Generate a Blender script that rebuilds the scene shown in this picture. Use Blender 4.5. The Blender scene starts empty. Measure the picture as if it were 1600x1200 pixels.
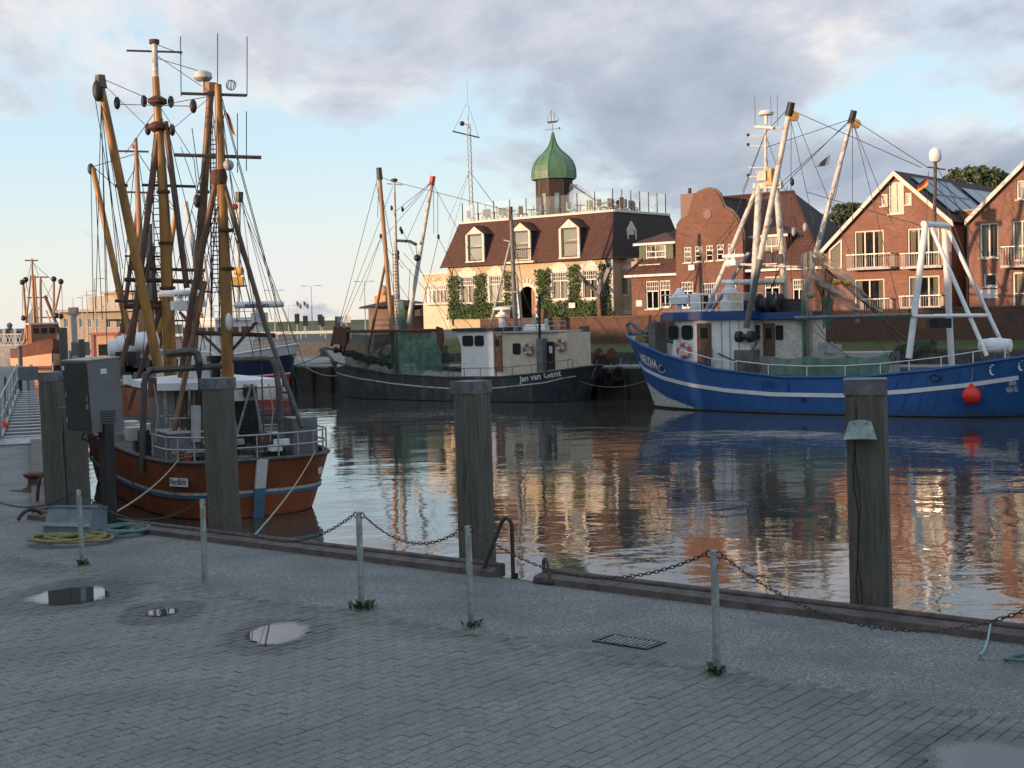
import bpy, bmesh, math, random
from mathutils import Vector, Matrix
random.seed(7)
rad = math.radians
sc = bpy.context.scene
# ------------------------------------------------------------------ camera
F_PX, EYE = 2150.0, 2.8
PITCH, ROLL = math.atan(105/2150), rad(1.5)
_R0 = Vector((1,0,0)); _U0 = Vector((0,math.sin(PITCH),math.cos(PITCH)))
FWD = Vector((0,math.cos(PITCH),-math.sin(PITCH)))
RGT = _R0*math.cos(ROLL)-_U0*math.sin(ROLL); UPV = _U0*math.cos(ROLL)+_R0*math.sin(ROLL)
cam = bpy.data.cameras.new('camera'); camo = bpy.data.objects.new('camera', cam)
sc.collection.objects.link(camo); sc.camera = camo
cam.sensor_width = 36; cam.lens = 36*F_PX/1600; cam.clip_end = 9000; cam.clip_start = .1
camo.matrix_world = Matrix(((RGT.x,UPV.x,-FWD.x,0),(RGT.y,UPV.y,-FWD.y,0),(RGT.z,UPV.z,-FWD.z,EYE),(0,0,0,1)))
# ------------------------------------------------------------------ light
CL1 = (2.7, 22.3, 2); CL3 = (42.1, 1.2, 2)
SUN_EL = rad(6.0); CAST_Z = [11.4,11.4,11.4,11.2,10.5,12.9,12.3,10.6,9.6]; SUN_H = Vector((-.86,-.51)).normalized()      # horizontal direction towards the sun
sun = bpy.data.lights.new('sun','SUN'); suno = bpy.data.objects.new('sun', sun); sc.collection.objects.link(suno)
sun.energy = 2.2; sun.angle = rad(.6); sun.color = (1,.64,.38)
_sd = Vector((SUN_H.x*math.cos(SUN_EL), SUN_H.y*math.cos(SUN_EL), math.sin(SUN_EL)))
suno.rotation_euler = _sd.to_track_quat('Z','Y').to_euler(); suno.location = _sd*200
w = bpy.data.worlds.new('World'); sc.world = w; w.use_nodes = True
nt = w.node_tree; N = nt.nodes; Lk = nt.links; N.clear()
def wn(t, **k):
    n = N.new(t)
    for a, b in k.items(): setattr(n, a, b)
    return n
def wm(op, a, b=None, c=None):
    n = wn('ShaderNodeMath', operation=op)
    for i, x in enumerate((a, b, c)):
        if x is None: continue
        if isinstance(x, (int, float)): n.inputs[i].default_value = x
        else: Lk.new(x, n.inputs[i])
    return n.outputs[0]
def wmix(f, a, b):
    n = wn('ShaderNodeMix', data_type='RGBA')
    for s, x in ((n.inputs[0], f), (n.inputs[6], a), (n.inputs[7], b)):
        if isinstance(x, (int, float)): s.default_value = x
        elif isinstance(x, tuple): s.default_value = (*x, 1)
        else: Lk.new(x, s)
    return n.outputs[2]
def wramp(f, stops):
    n = wn('ShaderNodeValToRGB'); e = n.color_ramp.elements
    while len(e) < len(stops): e.new(.5)
    for q, (p, c) in zip(e, stops): q.position = p; q.color = (*c, 1) if isinstance(c, tuple) else (c, c, c, 1)
    Lk.new(f, n.inputs[0]); return n.outputs[0]
sky = wn('ShaderNodeTexSky', sky_type='NISHITA'); sky.sun_disc = False
sky.sun_elevation = SUN_EL; sky.sun_rotation = math.atan2(SUN_H.x, SUN_H.y); sky.dust_density = 1.5; sky.ozone_density = 2.0
tc = wn('ShaderNodeTexCoord'); sep = wn('ShaderNodeSeparateXYZ'); Lk.new(tc.outputs['Generated'], sep.inputs[0])
el = wm('MAXIMUM', sep.outputs[2], 0.0)
den = wm('ADD', el, .22)
cx = wm('DIVIDE', sep.outputs[0], den); cy = wm('MULTIPLY', wm('DIVIDE', sep.outputs[1], den), .62)
cmb = wn('ShaderNodeCombineXYZ'); Lk.new(cx, cmb.inputs[0]); Lk.new(cy, cmb.inputs[1])
def wnoise(scale, detail, rough, off, dist=0):
    mp = wn('ShaderNodeMapping'); mp.inputs['Location'].default_value = off; Lk.new(cmb.outputs[0], mp.inputs[0])
    n = wn('ShaderNodeTexNoise'); n.inputs['Scale'].default_value = scale; n.inputs['Detail'].default_value = detail
    n.inputs['Roughness'].default_value = rough; n.inputs['Distortion'].default_value = dist
    Lk.new(mp.outputs[0], n.inputs['Vector']); return n.outputs['Fac']
n1 = wnoise(1.55, 11, .60, CL1, .25)
n2 = wnoise(3.4, 8, .6, (9.3, 4.1, 2), .25)
n3 = wnoise(.75, 3, .5, CL3, 0)
# clear sky: the Nishita sky lifted by thin high haze, palest at the horizon
grad = wramp(el, [(0, (3.5, 3.3, 2.9)), (.035, (3.15, 3.2, 3.05)), (.12, (2.3, 2.95, 3.35)), (.30, (1.7, 2.4, 3.05)), (1, (1.7, 2.3, 2.95))])
clear = wmix(.80, sky.outputs[0], grad)
shape = wm('ADD', wm('MULTIPLY', n1, .8), wm('MULTIPLY', n3, .5))
cover = wramp(wm('ADD', shape, wramp(el, [(0, 0.0), (.07, .015), (.16, .11), (.4, .10)])), [(.675, 0.0), (.705, .5), (.755, 1.0)])
# cloud body: mauve grey, thicker parts darker, thin edges pale and slightly pink
thick = wm('ADD', wm('MULTIPLY', n2, .45), wm('MULTIPLY', shape, .75))
body = wramp(thick, [(.62, (3.0, 2.85, 2.8)), (.69, (2.15, 2.2, 2.45)), (.77, (1.6, 1.74, 2.05)), (.90, (1.08, 1.26, 1.58))])
low = wramp(wnoise(2.2, 6, .55, (5.5, 2.2, 8), .1), [(.48, 0.0), (.62, .55)])
hz = wm('MULTIPLY', low, wramp(el, [(.0, .9), (.06, .8), (.085, 0.0)]))
fin = wmix(hz, wmix(wm('MULTIPLY', cover, .94), clear, body), (2.75, 2.75, 2.9))
bg = wn('ShaderNodeBackground'); bg.inputs[1].default_value = .125
Lk.new(fin, bg.inputs[0]); wo = wn('ShaderNodeOutputWorld'); Lk.new(bg.outputs[0], wo.inputs[0])
sc.view_settings.view_transform = 'Standard'; sc.view_settings.look = 'None'; sc.view_settings.exposure = 1.32
sc.view_settings.gamma = 1; sc.view_settings.use_curve_mapping = False
try:
    sc.cycles.max_bounces = 6; sc.cycles.diffuse_bounces = 3; sc.cycles.glossy_bounces = 4; sc.cycles.transparent_max_bounces = 12
    sc.cycles.transmission_bounces = 3; sc.cycles.caustics_reflective = False; sc.cycles.caustics_refractive = False
    sc.cycles.use_denoising = True
except Exception: pass

# ------------------------------------------------------------------ pixel -> place
CAM = Vector((0,0,EYE))
def ray(px, py): return FWD*F_PX + RGT*(px-800) - UPV*(py-600)
def atY(px, py, Y): d = ray(px, py); return CAM + d*(Y/d.y)
def atZ(px, py, z): d = ray(px, py); return CAM + d*((z-EYE)/d.z)
class Frame:
    """vertical plane: origin o (x,y), u along it, n horizontal normal pointing away from the camera"""
    def __init__(s, o, u):
        s.o = Vector((o[0],o[1],0)); s.u = Vector((u[0],u[1],0)).normalized(); s.n = Vector((-s.u.y,s.u.x,0))
        if s.n.dot(s.o-Vector((0,0,0))) < 0: s.n = -s.n
    def pt(s, a, w, z): return s.o + s.u*a + s.n*w + Vector((0,0,z))
    def px(s, px, py, w=0):
        d = ray(px, py); o = s.o + s.n*w
        t = (o-CAM).dot(s.n)/d.dot(s.n); p = CAM+d*t
        return ((p-s.o).dot(s.u), p.z)
    def P(s, px, py, w=0):
        a, z = s.px(px, py, w); return s.pt(a, w, z)
QU = Vector((.783,-.622,0)).normalized(); QV = Vector((.622,.783,0)).normalized()   # along / across the near quay
def uv2(u, v, z=0): return QU*u + QV*v + Vector((0,0,z))

# ------------------------------------------------------------------ materials
M = {}
def nodes(name):
    m = bpy.data.materials.new(name); m.use_nodes = True; t = m.node_tree
    b = t.nodes['Principled BSDF']; M[name] = m; return m, t, b
def nn(t, ty, **k):
    n = t.nodes.new(ty)
    for a, b in k.items():
        if a in n.inputs: n.inputs[a].default_value = b
        else: setattr(n, a, b)
    return n
def ramp(t, src, stops):
    n = t.nodes.new('ShaderNodeValToRGB'); e = n.color_ramp.elements
    while len(e) < len(stops): e.new(.5)
    for q, (p, c) in zip(e, stops): q.position = p; q.color = (*c, 1) if isinstance(c, tuple) else (c, c, c, 1)
    t.links.new(src, n.inputs[0]); return n.outputs[0]
def mixc(t, f, a, b, bt='MIX'):
    n = t.nodes.new('ShaderNodeMix'); n.data_type = 'RGBA'; n.blend_type = bt
    for s, x in ((n.inputs[0], f), (n.inputs[6], a), (n.inputs[7], b)):
        if isinstance(x, (int, float)): s.default_value = x
        elif isinstance(x, tuple): s.default_value = (*x, 1)
        else: t.links.new(x, s)
    return n.outputs[2]
def mth(t, op, a, b=None):
    n = t.nodes.new('ShaderNodeMath'); n.operation = op
    for i, x in enumerate((a, b)):
        if x is None: continue
        if isinstance(x, (int, float)): n.inputs[i].default_value = x
        else: t.links.new(x, n.inputs[i])
    return n.outputs[0]
def coords(t, kind='Object', scale=(1,1,1), rot=(0,0,0), loc=(0,0,0)):
    c = t.nodes.new('ShaderNodeTexCoord'); mp = t.nodes.new('ShaderNodeMapping')
    mp.inputs['Scale'].default_value = scale; mp.inputs['Rotation'].default_value = rot; mp.inputs['Location'].default_value = loc
    t.links.new(c.outputs[kind], mp.inputs[0]); return mp.outputs[0]
def noise(t, vec, scale, detail=4, rough=.55, dist=0):
    n = nn(t, 'ShaderNodeTexNoise', Scale=scale, Detail=detail, Roughness=rough, Distortion=dist)
    t.links.new(vec, n.inputs['Vector']); return n.outputs['Fac']
def bump(t, b, h, strength=.4, dist=.02):
    n = nn(t, 'ShaderNodeBump', Strength=strength, Distance=dist); t.links.new(h, n.inputs['Height'])
    t.links.new(n.outputs[0], b.inputs['Normal']); return n
def pm(name, c1, c2=None, rough=.6, metal=0, scale=6, stretch=(1,1,1), lo=.35, hi=.65, bmp=.0, detail=5, dirt=None, dscale=1.3, dlo=.5, dhi=.7, spec=.5):
    """painted / plain surface: two tones through stretched noise, optional wear patches (dirt colour)"""
    m, t, b = nodes(name)
    b.inputs['Roughness'].default_value = rough; b.inputs['Metallic'].default_value = metal; b.inputs['Specular IOR Level'].default_value = spec
    if c2 is None: c2 = tuple(x*.78 for x in c1)
    v = coords(t, 'Object', stretch); f = noise(t, v, scale, detail)
    col = ramp(t, f, [(lo, c2), (hi, c1)])
    if dirt:
        d = noise(t, v, dscale, 8, .65, .4); col = mixc(t, ramp(t, d, [(dlo, 0.0), (dhi, 1.0)]), col, dirt)
    t.links.new(col, b.inputs['Base Color'])
    r = ramp(t, f, [(.2, min(1, rough+.12)), (.8, max(.04, rough-.08))]); t.links.new(r, b.inputs['Roughness'])
    if bmp: bump(t, b, f, bmp, .01)
    return m
pm('steel_galv', (.34,.36,.36), (.20,.23,.22), .5, .35, 14, dirt=(.10,.12,.09), dscale=3)
pm('steel_dark', (.055,.055,.055), (.03,.03,.03), .55, .2, 10)
pm('black', (.02,.02,.022), (.012,.012,.013), .5)
pm('rubber', (.018,.018,.018), (.01,.01,.01), .85)
pm('rust', (.16,.065,.035), (.07,.035,.025), .8, .1, 9, bmp=.5)
pm('rust_edge', (.125,.098,.09), (.07,.055,.052), .65, .2, 7, bmp=.3)
pm('white_paint', (.82,.82,.82), (.72,.72,.72), .4, 0, 3, dirt=(.42,.38,.33), dscale=1.1, dlo=.6, dhi=.8)
pm('white_worn', (.68,.66,.62), (.48,.46,.42), .5, 0, 5, dirt=(.25,.13,.07), dscale=1.6, dlo=.56, dhi=.7)
pm('cream_paint', (.66,.58,.45), (.55,.48,.37), .55, 0, 2.5, dirt=(.35,.26,.17), dscale=.9, dlo=.58, dhi=.8)
pm('grey_paint', (.17,.178,.185), (.11,.117,.122), .5, 0, 4, dirt=(.10,.09,.08))
pm('grey_light', (.42,.43,.43), (.32,.33,.33), .5, 0, 4)
pm('pipe_dark', (.10,.098,.095), (.06,.058,.055), .55, .2, 6, dirt=(.10,.055,.035), dscale=2)
pm('ochre', (.44,.215,.045), (.28,.125,.03), .42, 0, 5, (1,1,.25), dirt=(.12,.06,.03), dscale=1.5, dlo=.55, dhi=.72)
pm('ochre_brown', (.24,.115,.04), (.13,.06,.028), .5, 0, 5, (1,1,.3), dirt=(.06,.035,.02), dlo=.5)
pm('wood_mast', (.40,.22,.11), (.28,.14,.07), .5, 0, 6, (1,1,.2))
pm('wood_brown', (.17,.085,.045), (.095,.05,.03), .6, 0, 8, (1,1,.3))
pm('wood_door', (.30,.12,.05), (.20,.08,.035), .45, 0, 8, (1,1,.2))
pm('green_shutter', (.10,.14,.09), (.07,.10,.065), .6)
pm('wire', (.05,.05,.052), (.035,.035,.035), .6, .3)
pm('rope_tan', (.42,.36,.24), (.26,.22,.15), .9, 0, 40, bmp=.6)
pm('rope_yellow', (.30,.26,.10), (.18,.155,.07), .9, 0, 40, bmp=.6)
pm('rope_green', (.13,.25,.22), (.08,.16,.15), .9, 0, 40, bmp=.6)
pm('rope_cyan', (.30,.50,.46), (.20,.36,.33), .9, 0, 40, bmp=.6)
pm('red_buoy', (.85,.035,.02), (.75,.03,.018), .35)
pm('red_paint', (.5,.03,.025), (.4,.025,.02), .4)
pm('ring_red', (.62,.10,.06), (.5,.08,.05), .5)
pm('ring_worn', (.33,.13,.10), (.24,.09,.07), .6)
pm('navy', (.018,.03,.085), (.012,.02,.06), .35)
pm('blue_roof', (.012,.07,.25), (.009,.05,.18), .35, dirt=(.03,.06,.13), dscale=1)
pm('plastic_bluegrey', (.17,.225,.26), (.12,.16,.19), .5, 0, 5, dirt=(.08,.10,.11))
pm('cab_dark', (.035,.042,.036), (.025,.03,.027), .55, 0, 2)
pm('cab_grey', (.15,.155,.165), (.12,.125,.13), .55, 0, 2)
pm('cab_top', (.42,.38,.34), (.30,.28,.26), .6, 0, 9)
pm('alu', (.36,.38,.39), (.26,.28,.29), .38, .6, 9)
pm('copper_green', (.115,.235,.12), (.075,.165,.085), .42, 0, 1.4, (1,1,.4), dirt=(.06,.10,.06), dscale=1.5, dlo=.58)
pm('yellow_box', (.62,.36,.05), (.5,.28,.04), .5)
pm('brass_wood', (.50,.29,.10), (.38,.2,.07), .5)
pm('solar', (.02,.035,.07), (.015,.025,.05), .08, 0, 2)
pm('zinc_green', (.32,.40,.37), (.20,.27,.25), .55, .2, 9, dirt=(.14,.13,.10), dscale=5)
pm('flag_black', (.02,.02,.02)); pm('flag_red', (.5,.02,.03)); pm('flag_gold', (.75,.45,.03)); pm('flag_grey', (.12,.14,.17))
pm('red_kiosk', (.55,.16,.13), (.42,.12,.1), .5); pm('peach', (.72,.40,.27), (.6,.33,.22), .6)
pm('sign_white', (.75,.75,.75)); pm('sign_blue', (.03,.10,.24))
pm('asphalt', (.075,.075,.08), (.05,.05,.054), .85, 0, 3); pm('quay_pave', (.27,.275,.28), (.19,.195,.20), .8, 0, 1.2, dirt=(.13,.13,.12), dscale=.5)
pm('quay_wall', (.040,.036,.030), (.018,.016,.014), .75, 0, 1.2, (1,1,.4), dirt=(.02,.028,.014), dscale=.6, bmp=.5)
pm('far_wall', (.12,.13,.145), (.09,.095,.105), .8)
pm('leaf_dry', (.07,.09,.025), (.04,.055,.018), .7)
pm('curtain', (.62,.56,.44), (.45,.40,.30), .9, 0, 3, (6,6,.2))
pm('rubble', (.10,.098,.09), (.045,.044,.04), .9, 0, 2.2, bmp=1.0)
pm('letter_white', (.75,.75,.72)); pm('letter_black', (.015,.015,.018)); pm('letter_gold', (.45,.30,.10)); pm('letter_blue', (.02,.03,.10))
pm('interior_shade', (.03,.028,.025))  # near-black: the unlit inside of hall and cupola put into the colour
pm('rail_metal', (.30,.31,.32), (.22,.23,.24), .4, .5)
def leafmat(name, a, b, c):
    m, t, bs = nodes(name); bs.inputs['Roughness'].default_value = .6
    g = t.nodes.new('ShaderNodeNewGeometry'); v = coords(t)
    f = mixc(t, .5, ramp(t, g.outputs['Random Per Island'], [(0, a), (.5, b), (1, c)]), ramp(t, noise(t, v, .9, 3), [(.35, a), (.65, c)]))
    t.links.new(f, bs.inputs['Base Color']); return m
leafmat('ivy', (.012,.035,.008), (.03,.07,.015), (.06,.11,.025))
leafmat('tree', (.045,.07,.028), (.085,.115,.05), (.14,.16,.085))
leafmat('weed', (.02,.05,.01), (.04,.085,.02), (.06,.12,.03))
# timber piles
m, t, b = nodes('pile_wood'); v = coords(t, 'Object', (1,1,.06)); v2 = coords(t, 'Object', (1,1,1))
f = noise(t, v, 26, 6, .7, .3); g = noise(t, v2, 1.3, 5, .6)
c = ramp(t, f, [(.28, (.028,.026,.023)), (.45, (.095,.087,.076)), (.7, (.19,.175,.155))])
oi = t.nodes.new('ShaderNodeObjectInfo'); c = mixc(t, ramp(t, oi.outputs['Random'], [(0, 0.0), (1, .45)]), c, (.11,.098,.08)); c = mixc(t, ramp(t, g, [(.45, 0.0), (.75, .7)]), c, (.055,.06,.04)); t.links.new(c, b.inputs['Base Color']); b.inputs['Roughness'].default_value = .85
bump(t, b, f, .9, .02)
# cracks and splits run as geometry, see pile()
# brick, tiles
def brickmat(name, c1, c2, mortar, bw=.25, bh=.075, kind='UV', rough=.85, msize=.012, patch=None):
    m, t, b = nodes(name); v = coords(t, kind)
    br = nn(t, 'ShaderNodeTexBrick', Scale=1.0); br.inputs['Brick Width'].default_value = bw; br.inputs['Row Height'].default_value = bh
    br.inputs['Mortar Size'].default_value = msize; br.inputs['Color1'].default_value = (*c1,1); br.inputs['Color2'].default_value = (*c2,1); br.inputs['Mortar'].default_value = (*mortar,1)
    br.inputs['Bias'].default_value = -.1
    t.links.new(v, br.inputs[0]); f = noise(t, v, .55, 6, .6); f2 = noise(t, v, 5, 4)
    c = mixc(t, ramp(t, f, [(.35, .55), (.7, 0.0)]), br.outputs[0], tuple(x*.55 for x in c1), 'MIX')
    c = mixc(t, ramp(t, f2, [(.3, .35), (.7, 0.0)]), c, tuple(x*.6 for x in c2))
    if patch: c = mixc(t, ramp(t, noise(t, v, 1.1, 8, .7, .6), [(.52, 0.0), (.62, .9)]), c, patch)
    t.links.new(c, b.inputs['Base Color']); b.inputs['Roughness'].default_value = rough
    bump(t, b, br.outputs['Fac'], -.5, .012); return m
brickmat('brick_red', (.36,.135,.08), (.20,.075,.05), (.30,.25,.21))
brickmat('brick_old', (.28,.108,.068), (.145,.057,.04), (.22,.18,.15))
brickmat('brick_wall', (.17,.065,.042), (.10,.042,.03), (.14,.11,.085), patch=(.055,.05,.04))
brickmat('shingle', (.130,.060,.045), (.098,.046,.036), (.045,.024,.02), bw=.30, bh=.20, msize=.022)
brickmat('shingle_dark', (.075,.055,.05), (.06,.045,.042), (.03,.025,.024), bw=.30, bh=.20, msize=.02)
def tilemat(name, c1, c2, px=.24, py=.33):
    m, t, b = nodes(name); v = coords(t, 'UV')
    s = t.nodes.new('ShaderNodeSeparateXYZ'); t.links.new(v, s.inputs[0])
    wv = mth(t, 'ABSOLUTE', mth(t, 'SINE', mth(t, 'MULTIPLY', s.outputs[0], math.pi/px)))
    row = mth(t, 'FRACT', mth(t, 'DIVIDE', s.outputs[1], py))
    h = mth(t, 'ADD', wv, mth(t, 'MULTIPLY', row, -.7))
    f = noise(t, v, .7, 7, .65); f3 = noise(t, v, 4.5, 3)
    c = ramp(t, mth(t, 'ADD', mth(t, 'MULTIPLY', f, .6), mth(t, 'MULTIPLY', f3, .4)), [(.35, c2), (.65, c1)])
    c = mixc(t, ramp(t, row, [(.80, 0.0), (.95, .7)]), c, tuple(x*.35 for x in c2))
    c = mixc(t, ramp(t, wv, [(.0, .7), (.35, 0.0)]), c, tuple(x*.4 for x in c2))
    t.links.new(c, b.inputs['Base Color']); b.inputs['Roughness'].default_value = .75; bump(t, b, h, .8, .05); return m
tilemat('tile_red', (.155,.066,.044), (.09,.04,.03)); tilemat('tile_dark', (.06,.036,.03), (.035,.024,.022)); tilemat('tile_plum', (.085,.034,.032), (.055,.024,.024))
# café render
pm('render_cream', (.55,.46,.32), (.46,.38,.26), .85, 0, 1.5, dirt=(.36,.27,.17), dscale=.7, dlo=.55, dhi=.8)
pm('trim_white', (.74,.68,.60), (.64,.58,.50), .6, 0, 3)
pm('frame_brown', (.10,.055,.035)); pm('frame_white', (.72,.70,.67), (.64,.62,.59), .5)
pm('board_brown', (.075,.045,.035), (.045,.03,.025), .7, 0, 8, (1,1,.2))
# window glass: partly see-through, partly mirror
def glassmat(name, tint, refl, trans):
    m, t, b = nodes(name); t.nodes.remove(b); out = t.nodes['Material Output']
    g = nn(t, 'ShaderNodeBsdfGlossy', Roughness=.03); g.inputs[0].default_value = (.9,.9,.9,1)
    tr = nn(t, 'ShaderNodeBsdfTransparent'); tr.inputs[0].default_value = (*trans,1)
    lw = nn(t, 'ShaderNodeFresnel', IOR=1.5); f = mth(t, 'ADD', lw.outputs[0], refl)
    v = coords(t); bn = nn(t, 'ShaderNodeBump', Strength=.05, Distance=.02); t.links.new(noise(t, v, 1.5, 2), bn.inputs['Height']); t.links.new(bn.outputs[0], g.inputs['Normal'])
    mx = t.nodes.new('ShaderNodeMixShader'); t.links.new(f, mx.inputs[0]); t.links.new(tr.outputs[0], mx.inputs[1]); t.links.new(g.outputs[0], mx.inputs[2])
    t.links.new(mx.outputs[0], out.inputs[0]); return m
glassmat('glass', None, .16, (.75,.78,.78)); glassmat('glass_rail', None, .06, (.93,.95,.94))
# nets
def netmat(name, c1, c2, hole):
    m, t, b = nodes(name); v = coords(t); out = t.nodes['Material Output']
    t.links.new(ramp(t, noise(t, v, 3, 4), [(.35, c2), (.65, c1)]), b.inputs['Base Color']); b.inputs['Roughness'].default_value = .9
    tr = nn(t, 'ShaderNodeBsdfTransparent'); mx = t.nodes.new('ShaderNodeMixShader')
    f = ramp(t, noise(t, v, 38, 2, .5), [(.38, max(0, hole-.35)), (.62, min(1, hole+.35))])
    t.links.new(f, mx.inputs[0]); t.links.new(b.outputs[0], mx.inputs[1]); t.links.new(tr.outputs[0], mx.inputs[2]); t.links.new(mx.outputs[0], out.inputs[0]); return m
netmat('net_green', (.12,.26,.19), (.06,.15,.11), .14); netmat('net_beige', (.42,.37,.31), (.27,.24,.20), .14); netmat('net_dark', (.03,.05,.04), (.015,.025,.02), .35); netmat('net_brown', (.17,.14,.11), (.09,.075,.06), .3)
# hulls
def hullmat(name, c1, c2, streak, amount, rough=.35, rust=None):
    m, t, b = nodes(name); v = coords(t, 'Object', (1,1,.12)); v2 = coords(t)
    f = noise(t, v2, .8, 5); s = noise(t, v, 3.2, 8, .7, .2)
    c = ramp(t, f, [(.35, c2), (.65, c1)]); c = mixc(t, ramp(t, s, [(.5, 0.0), (.72, amount)]), c, streak)
    if rust:
        c = mixc(t, mth(t, 'MULTIPLY', ramp(t, noise(t, coords(t, 'Object', (1,1,.10), (0,0,0), (5,3,1)), 5.5, 7, .7, .15), [(.60, 0.0), (.72, .75)]), ramp(t, noise(t, v2, .45, 3), [(.45, 0.0), (.6, 1.0)])), c, rust)
        gz = t.nodes.new('ShaderNodeNewGeometry'); sz = t.nodes.new('ShaderNodeSeparateXYZ'); t.links.new(gz.outputs['Position'], sz.inputs[0])
        gr = ramp(t, mth(t, 'ADD', mth(t, 'ADD', sz.outputs[2], 2.2), mth(t, 'MULTIPLY', noise(t, v2, 2.5, 5), .35)), [(.22, .7), (.42, 0.0)]); c = mixc(t, gr, c, (.055,.06,.045))
    t.links.new(c, b.inputs['Base Color']); t.links.new(ramp(t, s, [(.4, rough), (.7, min(1, rough+.35))]), b.inputs['Roughness'])
    bump(t, b, noise(t, v2, 1.1, 2), .12, .06); return m
hullmat('hull_blue', (.020,.11,.33), (.014,.082,.26), (.05,.12,.25), .7, .40, rust=(.10,.06,.05))
hullmat('hull_black', (.040,.045,.056), (.022,.026,.036), (.13,.13,.125), .8, .5, rust=(.10,.055,.035))
hullmat('hull_brown', (.27,.088,.034), (.20,.062,.025), (.09,.04,.022), .6, .42)
hullmat('hull_orange', (.36,.095,.032), (.27,.07,.025), (.10,.04,.02), .6, .45)
hullmat('hull_white', (.70,.70,.72), (.6,.6,.62), (.38,.33,.28), .5, .4)
hullmat('hull_light_blue', (.10,.21,.33), (.07,.15,.25), (.2,.22,.25), .4, .45)
hullmat('hull_boot', (.04,.035,.033), (.02,.02,.02), (.09,.06,.05), .5, .7)
hullmat('hull_far', (.16,.05,.03), (.11,.035,.022), (.05,.03,.02), .5, .5)
pm('ochre_low', (.36,.18,.04), (.24,.11,.03), .45, 0, 5, (1,1,.25), dirt=(.10,.055,.03), dscale=1.5, dlo=.5, dhi=.7)
pm('deck_paint', (.10,.095,.09), (.055,.052,.05), .75, 0, 2, dirt=(.06,.05,.045))

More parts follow.
